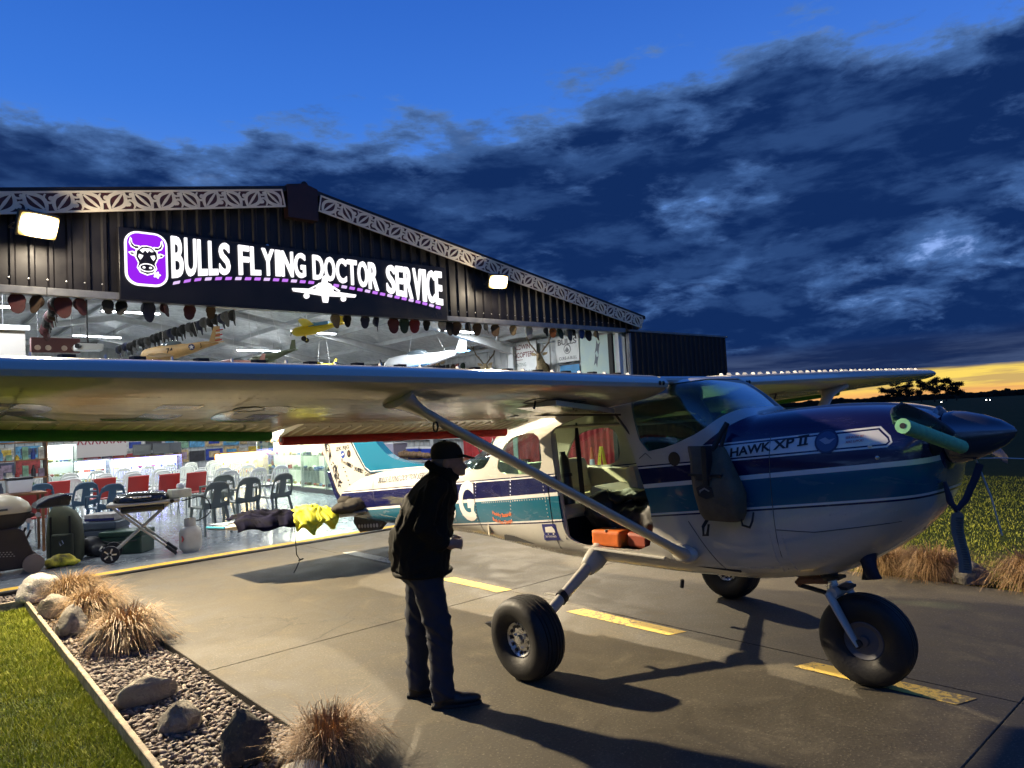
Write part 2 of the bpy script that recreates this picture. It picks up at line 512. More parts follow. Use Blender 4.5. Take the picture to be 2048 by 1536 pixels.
# timber edging boards
tim = mat("weathered timber", (.40, .33, .22), .85, var=.45, vs=14, bump=.4, bs=60)
te = thing("timber_edging", "weathered timber edging boards between the lawn and the pebble bed", "edging", (1.13, 5, -.07))
ys = [-4.9, -1.4, 1.6, 4.28, 6.9, 9.96]
for a, b in zip(ys, ys[1:]):
    d = .018
    MB((1.13, 5, -.07)).add([(EDGE(a) - d, a + .004, -.07), (EDGE(a) + d, a + .004, -.07), (EDGE(b) + d, b - .004, -.07), (EDGE(b) - d, b - .004, -.07),
        (EDGE(a) - d, a + .004, .022), (EDGE(a) + d, a + .004, .022), (EDGE(b) + d, b - .004, .03), (EDGE(b) - d, b - .004, .03)],
        [(0, 1, 2, 3), (4, 5, 6, 7), (0, 1, 5, 4), (1, 2, 6, 5), (2, 3, 7, 6), (3, 0, 4, 7)]).build("board", tim, te, bevel=.004, seg=1)
MB((1.13, 5, -.07)).bx(-3.6, EDGE(9.98) - .03, 9.965, 10.0, -.07, .026).build("board", tim, te, bevel=.004, seg=1)
MB((1.13, 5, -.07)).box((EDGE(4.3) + .03, 4.3, -.02), (.035, .035, .13)).build("stake", tim, te, bevel=.003, seg=1)


# ---------------------------------------------------------------- grass lawns
def blade_mat(name, a, b_, dry):
    m = bpy.data.materials.new(name); m.use_nodes = True; t = m.node_tree; b = t.nodes["Principled BSDF"]
    c = node(t, "ShaderNodeTexCoord")
    n = noi(t, c.outputs['Object'], 3.0, 5, .7); f = noi(t, c.outputs['Object'], 90.0, 2)
    k = mixc(t, n.sst(.3, .7), a, b_); k = mixc(t, f.sst(.5, .7) * .6, k, dry)
    t.links.new(k, b.inputs['Base Color']); b.inputs['Roughness'].default_value = .65; b.inputs['Specular IOR Level'].default_value = .25
    return m
def lawn(name, label, region, n, h, seed, m, w=.0035):
    rr = random.Random(seed); mb = MB()
    V, F = [], []
    for i in range(n):
        p = region(rr)
        if p is None: continue
        x, y = p; a = rr.uniform(0, 6.28); hh = h * rr.uniform(.45, 1.15) * (.75 + .5 * noise.noise(Vector((x * 2, y * 2, 0)))); ln = hh * rr.uniform(.2, 1.0); ca, sa = cos(a), sin(a)
        b = len(V); ww = w * rr.uniform(.7, 1.4)
        V += [(x - sa * ww, y + ca * ww, -.07), (x + sa * ww, y - ca * ww, -.07),
              (x + ca * ln * .45 + sa * ww * .7, y + sa * ln * .45 - ca * ww * .7, -.07 + hh * .62), (x + ca * ln * .45 - sa * ww * .7, y + sa * ln * .45 + ca * ww * .7, -.07 + hh * .62), (x + ca * ln, y + sa * ln, -.07 + hh)]
        F += [(b, b + 1, b + 2, b + 3), (b + 3, b + 2, b + 4)]
    mb.add(V, F)
    return tag(mb.build(name, m, fix=False), label, "grass", kind='stuff')
g1 = blade_mat("clipped lawn", (.21, .26, .011), (.33, .35, .028), (.38, .34, .08))
def regL(q):
    y = 2.5 + 7.4 * q.random() ** 1.25; x = EDGE(y) - .02 - 1.25 * q.random() ** 1.3
    return x, y
lawn("lawn", "short green lawn beside the timber edging in the foreground", regL, 70000, .050, 1, g1, .0028)
g2 = blade_mat("rough lawn", (.20, .24, .015), (.33, .34, .04), (.38, .33, .10))
def regR(q):
    x = 7.75 + 11 * q.random() ** 1.6; y = -2.5 + 12.5 * q.random()
    return x, y
lawn("lawn", "rough green lawn beyond the nose of the aeroplane", regR, 80000, .045, 2, g2, .005)


# ---------------------------------------------------------------- rocks
def rock_mat(name, a, b_, speck):
    m = bpy.data.materials.new(name); m.use_nodes = True; t = m.node_tree; b = t.nodes["Principled BSDF"]
    c = node(t, "ShaderNodeTexCoord"); v = c.outputs['Object']
    n = noi(t, v, 7.0, 8, .65, .4); f = noi(t, v, 55.0, 4, .7)
    k = mixc(t, n.sst(.3, .7), a, b_); k = mixc(t, f.sst(.55, .7) * .6, k, speck)
    t.links.new(k, b.inputs['Base Color']); b.inputs['Roughness'].default_value = .85
    bn = node(t, "ShaderNodeBump"); bn.inputs['Strength'].default_value = 1.0; bn.inputs['Distance'].default_value = .035
    h = n + f * .3; t.links.new(h.k, bn.inputs['Height']); t.links.new(bn.outputs[0], b.inputs['Normal'])
    return m
RW = rock_mat("pale limestone", (.42, .38, .30), (.68, .64, .54), (.30, .27, .22)); RG = rock_mat("grey boulder", (.13, .115, .09), (.30, .27, .21), (.40, .36, .28))
RD = rock_mat("dark lichen boulder", (.045, .042, .032), (.12, .105, .075), (.19, .16, .09)); RB = rock_mat("smooth tan boulder", (.22, .19, .14), (.34, .30, .23), (.15, .13, .10))
def rock(label, x, y, w, d, h, rz, m, seed, rough=.22, z=-.04):
    bm = bmesh.new(); bmesh.ops.create_icosphere(bm, subdivisions=4, radius=1)
    off = Vector((seed * 3.7, seed * 1.3, 0)); rr = random.Random(seed)
    planes = [(Vector((rr.uniform(-1, 1), rr.uniform(-1, 1), rr.uniform(-.4, 1))).normalized(), rr.uniform(.72, .95)) for _ in range(9 if rough > .15 else 3)]
    for v in bm.verts:
        p = v.co.copy()
        p *= 1 + rough * noise.fractal(p * 1.4 + off, 1, 2, 5)
        for nn, dd in planes:
            e = p.dot(nn) - dd
            if e > 0: p -= nn * e * .85
        p *= 1 + .028 * noise.noise(p * 7 + off) + .014 * noise.noise(p * 19 + off)
        v.co = Vector((p.x * w / 2, p.y * d / 2, max(p.z, -.35) * h * .62 + h * .35))
    me = bpy.data.meshes.new("boulder"); bm.to_mesh(me); bm.free(); me.materials.append(m)
    me.polygons.foreach_set("use_smooth", [True] * len(me.polygons)); me.set_sharp_from_angle(angle=radians(38))
    o = link("boulder", me); o.location = (x, y, z); o.rotation_euler = (0, 0, rz)
    return tag(o, label, "rock", "rocks in the garden beds")
RZ = -radians(41.7)
rock("big white boulder at the far end of the pebble bed", 1.36, 9.98, .50, .42, .36, RZ, RW, 1)
rock("tan boulder half under the straw grass, next to the white boulder", 1.38, 8.95, .36, .32, .27, RZ + .3, RB, 2, .22)
rock("angular grey boulder standing against the timber edging", 1.36, 7.98, .27, .27, .29, RZ, RG, 3, .34)
rock("brown boulder tucked against the middle straw grass clump", 1.40, 7.08, .26, .24, .22, RZ + .6, RG, 4, .2)
rock("long smooth tan boulder lying slanted on the pebbles", 1.38, 5.52, .42, .17, .19, RZ + .75, RB, 5, .14)
rock("rounded grey boulder below the long tan one", 1.40, 4.86, .27, .25, .19, RZ, RG, 6, .26)
rock("dark lichen covered boulder at the bottom of the bed", 1.50, 4.08, .28, .26, .30, RZ, RD, 7, .25)
rock("pale flat boulder at the bottom edge under the straw grass", 1.62, 3.60, .30, .22, .13, RZ, RW, 8, .12)
rock("pale boulder between straw grasses on the far side of the concrete", 7.86, 2.30, .34, .28, .26, RZ, RG, 9, .2)


# ---------------------------------------------------------------- straw tussocks
def tussock_mat(name, a, b_, c_):
    m = bpy.data.materials.new(name); m.use_nodes = True; t = m.node_tree; b = t.nodes["Principled BSDF"]
    c = node(t, "ShaderNodeTexCoord")
    f = noi(t, c.outputs['Object'], 70.0, 2); n = noi(t, c.outputs['Object'], 9.0, 3)
    k = mixc(t, f.sst(.35, .65), a, b_); k = mixc(t, n.sst(.5, .7) * .8, k, c_)
    t.links.new(k, b.inputs['Base Color']); b.inputs['Roughness'].default_value = .55
    return m
TS = tussock_mat("straw", (.22, .12, .04), (.44, .29, .12), (.33, .19, .065)); TB = tussock_mat("brown straw", (.17, .085, .028), (.38, .23, .09), (.26, .13, .045))
def tussock(label, x, y, rad, h, n, m, seed, lean=(0, 0), w=.0042):
    rr = random.Random(seed); mb = MB((x, y, -.05)); V, F = [], []
    for i in range(n):
        a = rr.uniform(0, 6.283); r0 = rad * .38 * sqrt(rr.random()); out = rr.uniform(.15, 1.15) * rad * (1 if rr.random() > .1 else 1.35); hh = h * rr.uniform(.55, 1.1) * (1 - .25 * (out / rad) ** 2 * rr.random())
        bx_, by_ = x + cos(a) * r0, y + sin(a) * r0; a2 = a + rr.uniform(-.6, .6); ca, sa = cos(a2), sin(a2); dr = rr.uniform(.0, 1.15)
        pts = []
        for k in range(5):
            t = k / 4
            zz_ = hh * (1 - (1 - t) ** 1.7) - (hh * dr * max(0, t - .5) ** 2 * 4 if dr > 0 else 0)
            rd = out * t ** 1.5
            pts.append((bx_ + ca * rd + lean[0] * t * t, by_ + sa * rd + lean[1] * t * t, -.05 + max(zz_, .004)))
        b = len(V); ww = w * rr.uniform(.6, 1.3)
        for k, p in enumerate(pts):
            q = ww * (1 - .75 * k / 4); V += [(p[0] - sa * q, p[1] + ca * q, p[2]), (p[0] + sa * q, p[1] - ca * q, p[2])]
        F += [(b + 2 * k, b + 2 * k + 1, b + 2 * k + 3, b + 2 * k + 2) for k in range(4)]
    mb.add(V, F)
    o = mb.build("tussock", m, fix=False); o.location = (x, y, -.05)
    return tag(o, label, "tussock", "straw tussocks")
tussock("straw coloured tussock behind the white boulder by the door track", 1.66, 9.75, .33, .38, 1500, TS, 11, (.05, -.02))
tussock("straw coloured tussock second from the hangar, beside the tan boulder", 1.62, 8.55, .33, .38, 1500, TS, 12, (.05, -.04))
tussock("drooping straw tussock hiding the brown boulder, third from the hangar", 1.62, 7.15, .33, .42, 1700, TS, 13, (.02, -.08))
tussock("large brown tussock at the bottom of the picture beside the concrete", 1.83, 3.70, .27, .35, 2000, TB, 14, (.03, .02), .0028)
tussock("flattened straw tussock across the concrete, left of the pair behind the nose wheel", 7.95, 3.12, .38, .35, 1700, TS, 15)
tussock("brown tussock across the concrete, right of the pair behind the nose wheel", 7.95, 2.66, .35, .37, 1700, TB, 16)
tussock("rusty brown tussock at the right edge beyond the nose wheel", 8.02, 1.80, .38, .40, 1800, TB, 17)
# ================================================================== the hangar
AX, AZ, SL = 5.20, 5.72, .1865            # ridge X, ridge height, roof slope
XL, XR, Y0, Y1 = -3.54, 13.94, 10.84, 31.0
roofz = lambda x: AZ - SL * abs(x - AX)
DARK = mat("dark corrugated steel", (.012, .011, .0145), .5, .2, var=.25, vs=3)
DARK2 = mat("ridge flashing", (.028, .012, .014), .45, .2, var=.3)
GALV = mat("galvanised steel", (.27, .28, .30), .42, .55, var=.18, vs=5)
LGREY = mat("light grey painted steel", (.50, .52, .53), .5, .1, var=.12, vs=4)
HO = Vector((AX, Y0, 0))
H_ = thing("hangar", "dark corrugated hangar with a low gable roof and its wide front open and lit", "hangar", HO)


def sheet(name, parent, fn, w, rib, m, ztop, zbot, o, seg=None):
    """ribbed steel sheet; fn(u, d, z): u along, d out of the wall"""
    n = max(1, round(w / rib)); pu = w / n; us = []
    for i in range(n):
        a = i * pu
        us += [(a, 0), (a + pu * .60, 0), (a + pu * .70, .032), (a + pu * .90, .032)]
    us.append((w, 0))
    mb = MB(o)
    mb.add([fn(u, d, zbot(u)) for u, d in us] + [fn(u, d, ztop(u)) for u, d in us], [(i, i + 1, i + 1 + len(us), i + len(us)) for i in range(len(us) - 1)])
    return mb.build(name, m, parent, fix=False)

# gable cladding, sheet by sheet
x = XL + .02; k = 0
while x < XR - .05:
    w = min(.84, XR - x)
    sheet("cladding_sheet", H_, lambda u, d, z, x=x: Vector((x + u, Y0 - .01 - d, z)), w, .21, DARK, lambda u, x=x: max(roofz(x + u) - .07, 3.84), lambda u: 3.82, HO)
    x += w
MB(HO).add([(XL, Y0 + .03, 3.8), (XR, Y0 + .03, 3.8), (XR, Y0 + .03, roofz(XR) - .05), (AX, Y0 + .03, AZ - .05), (XL, Y0 + .03, roofz(XL) - .05)], [(0, 1, 2, 3, 4)]).build("gable_backing", mat("grey gable lining", (.30, .31, .32), .6), H_)
# screws on the cladding
mb = MB(HO)
# header beam in lengths
for a, b in ((XL + .1, 1.62), (1.625, 8.9), (8.905, 13.30)):
    MB(HO).bx(a, b, Y0 - .11, Y0 + .06, 3.715, 3.815).build("header_beam", GALV, H_, bevel=.006, seg=1)
SCREW = mat("screw head", (.6, .6, .6), .4, .8)
mb.lathe([(.012, 0), (.012, .006), (.004, .010)], (0, 0, 0), (0, -1, 0), 8); scm = mb.mesh("screw", SCREW, 40)
for v in scm.vertices: v.co += HO                                   # screw mesh was written about the hangar base
for i in range(60):
    xx = 1.23 + i * .21
    if xx > 13 or 2.4 < xx < 8.1: continue
    o = link("screw", scm, H_); o.location = (xx - AX, -.018, 3.93)
for xx, z in ((4.6, 4.74), (7.1, 4.72), (4.98, 5.40), (5.30, 5.38)):
    o = link("screw", scm, H_); o.location = (xx - AX, -.05, z); o.scale = (2.2, 2.2, 2.2)

# roof: sheets, lining, barge
def slope_pts(xa, xb, dz, ya, yb): return [(xa, ya, roofz(xa) + dz), (xb, ya, roofz(xb) + dz), (xb, yb, roofz(xb) + dz), (xa, yb, roofz(xa) + dz)]
foil = bpy.data.materials.new("foil insulation"); foil.use_nodes = True; t = foil.node_tree; b = t.nodes["Principled BSDF"]
c = node(t, "ShaderNodeTexCoord"); n_ = noi(t, c.outputs['Object'], 2.6, 8, .72, 1.5)
k_ = mixc(t, n_.sst(.3, .7), (.55, .57, .59), (.85, .87, .88)); t.links.new(k_, b.inputs['Base Color'])
b.inputs['Metallic'].default_value = .35; b.inputs['Roughness'].default_value = .34
bn = node(t, "ShaderNodeBump"); bn.inputs['Strength'].default_value = .9; bn.inputs['Distance'].default_value = .10
t.links.new(n_.k, bn.inputs['Height']); t.links.new(bn.outputs[0], b.inputs['Normal'])
for xa, xb in ((XL - .06, AX), (AX, XR + .06)):
    a = slope_pts(xa, xb, .05, Y0 - .16, Y1); c_ = slope_pts(xa, xb, 0, Y0 - .16, Y1)
    MB(HO).add(a + c_, [(0, 1, 2, 3), (4, 5, 6, 7), (0, 1, 5, 4), (1, 2, 6, 5), (2, 3, 7, 6), (3, 0, 4, 7)]).build("roof", DARK, H_)
    # sagging foil between the purlins
    mb = MB(HO); nx, ny = 36, 60; vs = []
    for j in range(ny + 1):
        for i in range(nx + 1):
            xx = xa + (xb - xa) * i / nx; yy = Y0 + .06 + (Y1 - Y0 - .08) * j / ny
            vs.append((xx, yy, roofz(xx) - .05 - .05 * abs(sin(pi * (xx - AX) / 1.45)) + .018 * noise.noise(Vector((xx * 2.2, yy * 2.2, 3)))))
    mb.add(vs, [(j * (nx + 1) + i, j * (nx + 1) + i + 1, (j + 1) * (nx + 1) + i + 1, (j + 1) * (nx + 1) + i) for j in range(ny) for i in range(nx)])
    mb.build("roof_lining", foil, H_, smooth=180, fix=False)
    sgn = 1 if xb > AX else -1
    xe = XR + .06 if sgn > 0 else XL - .06
    MB(HO).add([(AX, Y0 - .18, AZ + .060), (xe, Y0 - .18, roofz(xe) + .060), (xe, Y0 - .18, roofz(xe) - .02), (AX, Y0 - .18, AZ - .02), (AX, Y0 - .12, AZ + .060), (xe, Y0 - .12, roofz(xe) + .060), (xe, Y0 - .12, roofz(xe) - .02), (AX, Y0 - .12, AZ - .02)],
        [(0, 1, 2, 3), (4, 5, 6, 7), (0, 1, 5, 4), (1, 2, 6, 5), (2, 3, 7, 6), (3, 0, 4, 7)]).build("barge_flashing", DARK, H_)
MB(HO).prism([(AX - .30, 5.22), (AX + .22, 5.22), (AX + .22, AZ + .03), (AX, AZ + .09), (AX - .30, AZ + .03)], lambda u, v, t_: Vector((u, Y0 - .05 - t_, v)), 0, .155).build("apex_cover", DARK2, H_)
MB(HO).tube([(AX, Y0 - .2, AZ + .07), (AX, Y1, AZ + .07)], .06, 8).build("ridge_cap", DARK, H_, smooth=60)

# walls
for xx, s_ in ((XL, 1), (XR - .04, -1)):
    y = Y0 + .1
    while y < Y1 - .1:
        w = min(2.4, Y1 - y)
        sheet("wall_sheet", H_, lambda u, d, z, y=y, xx=xx, s_=s_: Vector((xx + s_ * (.06 + d), y + u, z)), w, .30, LGREY, lambda u, xx=xx: roofz(xx) - .03, lambda u: 0.0, HO)
        y += w
    MB(HO).bx(xx, xx + .04, Y0 + .03, Y1, 0, roofz(xx) - .02).build("side_wall", DARK, H_)
    for z in (1.25, 2.5, 3.86):
        MB(HO).bx(min(xx + s_ * .10, xx + s_ * .19), max(xx + s_ * .10, xx + s_ * .19), Y0 + .2, Y1 - .1, z, z + .10).build("girt", LGREY, H_)
x = XL + .05
while x < XR - .05:
    w = min(2.4, XR - x)
    sheet("wall_sheet", H_, lambda u, d, z, x=x: Vector((x + u, Y1 - .03 - d, z)), w, .30, LGREY, lambda u, x=x: roofz(x + u) - .03, lambda u: 0.0, HO)
    x += w
MB(HO).add([(XL, Y1, 0), (XR, Y1, 0), (XR, Y1, roofz(XR)), (AX, Y1, AZ), (XL, Y1, roofz(XL))], [(0, 1, 2, 3, 4)]).build("back_wall", DARK, H_)
# portal frames
for y in (11.02, 15.1, 19.2, 23.3, 27.4):
    mb = MB(HO)
    for s_ in (-1, 1):
        xe = XR - .32 if s_ > 0 else XL + .32
        pts = [(AX, AZ - .22, .16), (AX + s_ * 5.2, roofz(AX + s_ * 5.2) - .22, .15), (xe, roofz(xe) - .22, .30)]
        for (xa, za, ha), (xb, zb, hb) in zip(pts, pts[1:]):
            for (y0_, y1_, t0, t1) in ((y - .09, y + .09, 0, .016), (y - .006, y + .006, .016, 1), (y - .09, y + .09, 1, 1.016)):
                def zt(z, h, q): return z - (q if q < .5 else h + (q - 1)) if True else 0
                A0, A1 = za - (t0 if t0 < .5 else ha), za - (t1 if t1 < .5 else ha + (t1 - 1))
                B0, B1 = zb - (t0 if t0 < .5 else hb), zb - (t1 if t1 < .5 else hb + (t1 - 1))
                mb.add([(xa, y0_, A0), (xb, y0_, B0), (xb, y0_, B1), (xa, y0_, A1), (xa, y1_, A0), (xb, y1_, B0), (xb, y1_, B1), (xa, y1_, A1)],
                       [(0, 1, 2, 3), (4, 5, 6, 7), (0, 1, 5, 4), (1, 2, 6, 5), (2, 3, 7, 6), (3, 0, 4, 7)])
        xc = xe
        mb.bx(xc - .12, xc + .12, y - .006, y + .006, 0, roofz(xc) - .24); mb.bx(xc - .135, xc - .12, y - .09, y + .09, 0, roofz(xc) - .3); mb.bx(xc + .12, xc + .135, y - .09, y + .09, 0, roofz(xc) - .3)
    mb.build("portal_frame", LGREY, H_)
for s_ in (-1, 1):
    for i in range(1, 7):
        xx = AX + s_ * (i * 1.45 - .72)
        if XL + .2 < xx < XR - .2:
            MB(HO).bx(xx - .03, xx + .03, Y0 + .1, Y1 - .1, roofz(xx) - .21, roofz(xx) - .055).build("purlin", LGREY, H_)
for (xa, ya, xb, yb) in ((6.4, 15.2, 9.6, 19.1), (9.6, 15.2, 6.4, 19.1), (9.8, 11.1, 12.9, 15.0), (2.0, 15.2, 4.6, 19.1)):
    MB(HO).tube([(xa, ya, roofz(xa) - .30), (xb, yb, roofz(xb) - .30)], .03, 6).build("roof_brace", LGREY, H_)
# right jamb and the open sliding door leaf
MB(HO).bx(13.10, 13.17, Y0 + .18, Y0 + .30, 0, 3.72).build("jamb_post", mat("black rubber seal", (.012, .012, .013), .7), H_)  # black strip put in for the dark gap beside the posts
MB(HO).bx(13.17, 13.30, Y0 + .02, Y0 + .14, 0, 3.72).build("jamb_post", mat("white jamb paint", (.66, .68, .70), .45, .1, var=.1), H_, bevel=.006)
MB(HO).bx(13.42, 13.50, Y0 - .10, Y0 + .0, 0, 3.71).build("jamb_post", GALV, H_, bevel=.006)
dl = MB(HO).bx(13.52, 17.62, Y0 - .10, Y0 - .03, .02, 3.74).build("sliding_door_leaf", DARK, H_)
sheet("cladding_sheet", dl, lambda u, d, z: Vector((13.52 + u, Y0 - .105 - d, z)), 4.1, .21, DARK, lambda u: 3.73, lambda u: .03, HO)
MB(HO).bx(13.42, 17.72, Y0 - .14, Y0 + .04, 3.745, 3.79).build("door_rail_cover", GALV, dl)

# ---------------------------------------------------------------- carved-pattern friezes
CREAM = mat("cream painted board", (.78, .71, .57), .55, var=.12, vs=8); RED = mat("dark red board", (.06, .014, .014), .5, var=.3, vs=5)
def band(mb, pts, wd, t0=.0, t1=.008, taper=True):
    """flat curved ribbon in the (u, v) plane, t outwards"""
    n = len(pts); L, R_ = [], []
    for i, (a, b) in enumerate(pts):
        p, q = pts[max(i - 1, 0)], pts[min(i + 1, n - 1)]; d = Vector((q[0] - p[0], q[1] - p[1])).normalized(); w = wd / 2 * (1 if not taper else (.72 + .5 * sin(pi * i / (n - 1))))
        L.append((a - d.y * w, b + d.x * w)); R_.append((a + d.y * w, b - d.x * w))
    vs = [(u, -t1, v) for u, v in L] + [(u, -t1, v) for u, v in R_] + [(u, -t0, v) for u, v in L] + [(u, -t0, v) for u, v in R_]
    fs = []
    for i in range(n - 1):
        fs += [(i, i + 1, n + i + 1, n + i), (i, i + 1, 2 * n + i + 1, 2 * n + i), (n + i, n + i + 1, 3 * n + i + 1, 3 * n + i)]
    fs += [(0, n, 3 * n, 2 * n), (n - 1, 2 * n - 1, 4 * n - 1, 3 * n - 1)]
    mb.add(vs, fs)
def arc(cx, cy, rx, ry, a0, a1, n=12, rot=0):
    o = []
    for i in range(n + 1):
        a = radians(a0 + (a1 - a0) * i / n); u, v = rx * cos(a), ry * sin(a)
        o.append((cx + u * cos(rot) - v * sin(rot), cy + u * sin(rot) + v * cos(rot)))
    return o
def disc(mb, cx, cy, r_, t1=.009, n=12):
    mb.prism([(cx + r_ * cos(2 * pi * i / n), cy + r_ * sin(2 * pi * i / n)) for i in range(n)], lambda u, v, t_: Vector((u, -t_, v)), 0, t1)
MU, MH = .62, .285                                           # motif pitch and board height
def motif_mesh(flip):
    mb = MB(); f = -1 if flip else 1; h = MH
    lw = .040
    # two leaves leaning against each other, each a lens with a mid rib, and curled buds between
    def leaf(x0, x1, up):
        y0_, y1_ = (.022, h - .022) if up else (h - .022, .022)
        d = x1 - x0
        for bow in (-.085, .085):
            pts = []
            for i in range(11):
                s = i / 10; pts.append((x0 + d * s + bow * sin(pi * s) * (1 if up else 1), y0_ + (y1_ - y0_) * s - bow * .6 * sin(pi * s) * (1 if up else -1)))
            band(mb, pts, lw)
        band(mb, [(x0 + d * .12, y0_ + (y1_ - y0_) * .12), (x0 + d * .5, y0_ + (y1_ - y0_) * .5), (x0 + d * .9, y0_ + (y1_ - y0_) * .9)], lw * .8)
    leaf(.05, .25, True); leaf(.37, .57, False)
    band(mb, arc(.31, h * .30, .052, .062, -60, 200, 10), .026); disc(mb, .285, h * .33, .030)
    band(mb, arc(.0, h * .68, .052, .062, 120, 380, 10), .026); disc(mb, .025, h * .66, .030)
    band(mb, arc(.31, h * .86, .055, .05, 190, 350, 8), .022); disc(mb, .335, h * .80, .022)
    if flip: mb.v = [Vector((MU - p.x, p.y, p.z)) for p in mb.v]
    return mb.mesh("motif", CREAM, fix=False)
mot = {0: motif_mesh(False), 1: motif_mesh(True)}
def frieze(label, x0, x1, ztop0, slope, n0):
    ang = math.atan(slope); L = abs(x1 - x0) / cos(ang)
    f = thing("frieze_board", label, "frieze", (x0, Y0 - .185, ztop0 - MH), (0, -ang, 0), "patterned boards under the roof edge")
    MB().bx(0, L, .0, .02, 0, MH).build("backing_board", RED, f)
    MB().bx(0, L, -.012, -.001, MH - .026, MH).build("border_strip", CREAM, f); MB().bx(0, L, -.012, -.001, 0, .026).build("border_strip", CREAM, f)
    MB().bx(0, .022, -.0125, -.001, .0265, MH - .0265).build("border_strip", CREAM, f); MB().bx(L - .022, L, -.0125, -.001, .0265, MH - .0265).build("border_strip", CREAM, f)
    n = int((L - .05) / MU); k = (L - .05) / (n * MU)
    for i in range(n):
        o = link("motif", mot[n0], f); o.location = (.025 + i * MU * k, -.001, 0); o.scale = (k, 1, 1)
    return f
frieze("cream cut-out pattern board on dark red under the left roof edge", XL + .15, 4.87, roofz(XL + .15) + .0, SL, 0)
frieze("cream cut-out pattern board on dark red under the right roof edge", 5.43, XR - .12, roofz(5.43) + .0, -SL, 1)

# ---------------------------------------------------------------- illuminated sign
SB = Y0 - .16
SX0, SX1 = 2.46, 8.00
S_ = thing("illuminated_sign", "long black hangar sign with glowing white capitals, purple badge and dashed purple line", "sign", (SX0, SB, 3.72))
SO = (SX0, SB, 3.72)
BLK = mat("black sign panel", (.010, .009, .012), .35, var=.3, vs=2)
MB(SO).bx(SX0, SX1, SB, Y0 - .045, 3.725, 4.72).build("panel", BLK, S_, bevel=.004, seg=1)
MB(SO).bx(SX0 - .01, SX1 + .01, SB - .012, Y0 - .05, 3.70, 3.722).build("panel_edge", mat("sign edge", (.03, .03, .033), .4, .4), S_)
LW = emis("lit white letters", (1.0, .97, 1.0), 1.55); LP = emis("lit purple badge", (.36, .02, .95), .95); LD = emis("lit lilac dash", (.62, .22, .98), 1.0); LD2 = emis("lit pale dash", (.80, .60, 1.0), 1.1)
base_tab = [(3.13, 4.065), (3.54, 4.14), (4.1, 4.205), (4.75, 4.245), (5.3, 4.25), (5.98, 4.22), (6.6, 4.145), (7.3, 4.06), (7.9, 3.99)]
top_tab = [(3.13, 4.675), (7.9, 4.625)]
def sgn_fn(x0, t):
    def fn(u, v, z):
        x_ = x0 + u; b0 = smooth_tab(base_tab, x_)[0]; t0 = interp(top_tab, x_)[0]
        return Vector((x_, SB - .001 - (.035 if z > 0 else 0.0), b0 + v * (t0 - b0)))
    return fn
cw = dict(I=.42, L=.82, F=.86, E=.86, Y=1.05, V=1.05, T=.95)
for word, xa, xb in (("BULLS", 3.13, 3.96), ("FLYING", 4.09, 5.17), ("DOCTOR", 5.30, 6.52), ("SERVICE", 6.69, 7.89)):
    tot = sum(cw.get(c_, 1.0) for c_ in word); gap = .022; unit = (xb - xa - gap * (len(word) - 1)) / tot; xx = xa
    for c_ in word:
        w_ = unit * cw.get(c_, 1.0); mb = MB(SO); letters(mb, c_, sgn_fn(xx, 0), w_, 1.0, bold=.022, depth=.01); xx += w_ + gap
        mb.build("letter", LW, S_)
dash_tab = [(3.13, 3.99), (3.53, 4.085), (4.12, 4.15), (4.75, 4.185), (5.43, 4.19), (5.98, 4.16), (6.77, 4.085), (7.4, 4.01), (7.9, 3.925)]
nd = 32
for i in range(nd):
    xa = 3.14 + (7.88 - 3.14) * i / nd; xb = xa + .098; za, zb = smooth_tab(dash_tab, xa)[0], smooth_tab(dash_tab, xb)[0]
    if 5.36 < (xa + xb) / 2 < 5.58: continue
    y_ = SB - .001
    MB(SO).prism([(xa, za - .021), (xb - .012, zb - .021), (xb, zb + .021), (xa + .012, za + .021)], lambda u, v, t_: Vector((u, y_ - t_, v)), 0, .03).build("dash", LD if i % 3 else LD2, S_)
# little aeroplane silhouette, head on
def icon(poly): MB(SO).prism(poly, lambda u, v, t_: Vector((5.50 + u, SB - .001 - t_, 4.04 + v)), 0, .032).build("aeroplane_emblem", LW, S_)
icon([(-.57, .03), (-.55, -.015), (-.06, -.05), (-.04, -.16), (.04, -.16), (.06, -.05), (.55, -.035), (.57, .01), (.15, .035), (.14, .10), (.11, .15), (.05, .17), (.035, .25), (.0, .29), (-.035, .25), (-.05, .17), (-.11, .15), (-.15, .10), (-.16, .05)])
for sx in (-1, 1):
    icon([(sx * .14, .10), (sx * .14, .125), (sx * .27, .055), (sx * .26, .035)])
    icon([(sx * .33 + .045 * cos(2 * pi * i / 12), -.075 + .045 * sin(2 * pi * i / 12)) for i in range(12)])
# purple badge with the bull's head
def rrect(x0, x1, z0, z1, r_, n=6):
    o = []
    for cx, cz, a0 in ((x1 - r_, z1 - r_, 0), (x0 + r_, z1 - r_, 90), (x0 + r_, z0 + r_, 180), (x1 - r_, z0 + r_, 270)):
        o += [(cx + r_ * cos(radians(a0 + 90 * i / n)), cz + r_ * sin(radians(a0 + 90 * i / n))) for i in range(n + 1)]
    return o
BX, BZ = 2.80, 4.30
def badge(name, poly, m, t, par=S_): return MB(SO).prism(poly, lambda u, v, t_: Vector((u, SB - .001 - t_, v)), 0, t).build(name, m, par)
bd = badge("badge_rim", rrect(2.525, 3.075, 3.92, 4.68, .17), LW, .030)
badge("badge_face", rrect(2.553, 3.047, 3.948, 4.652, .145), LP, .034, bd)
KB = mat("badge black", (.012, .008, .02), .5)
def bull(name, poly, m, t): badge(name, [(BX + u, BZ + v) for u, v in poly], m, t, bd)
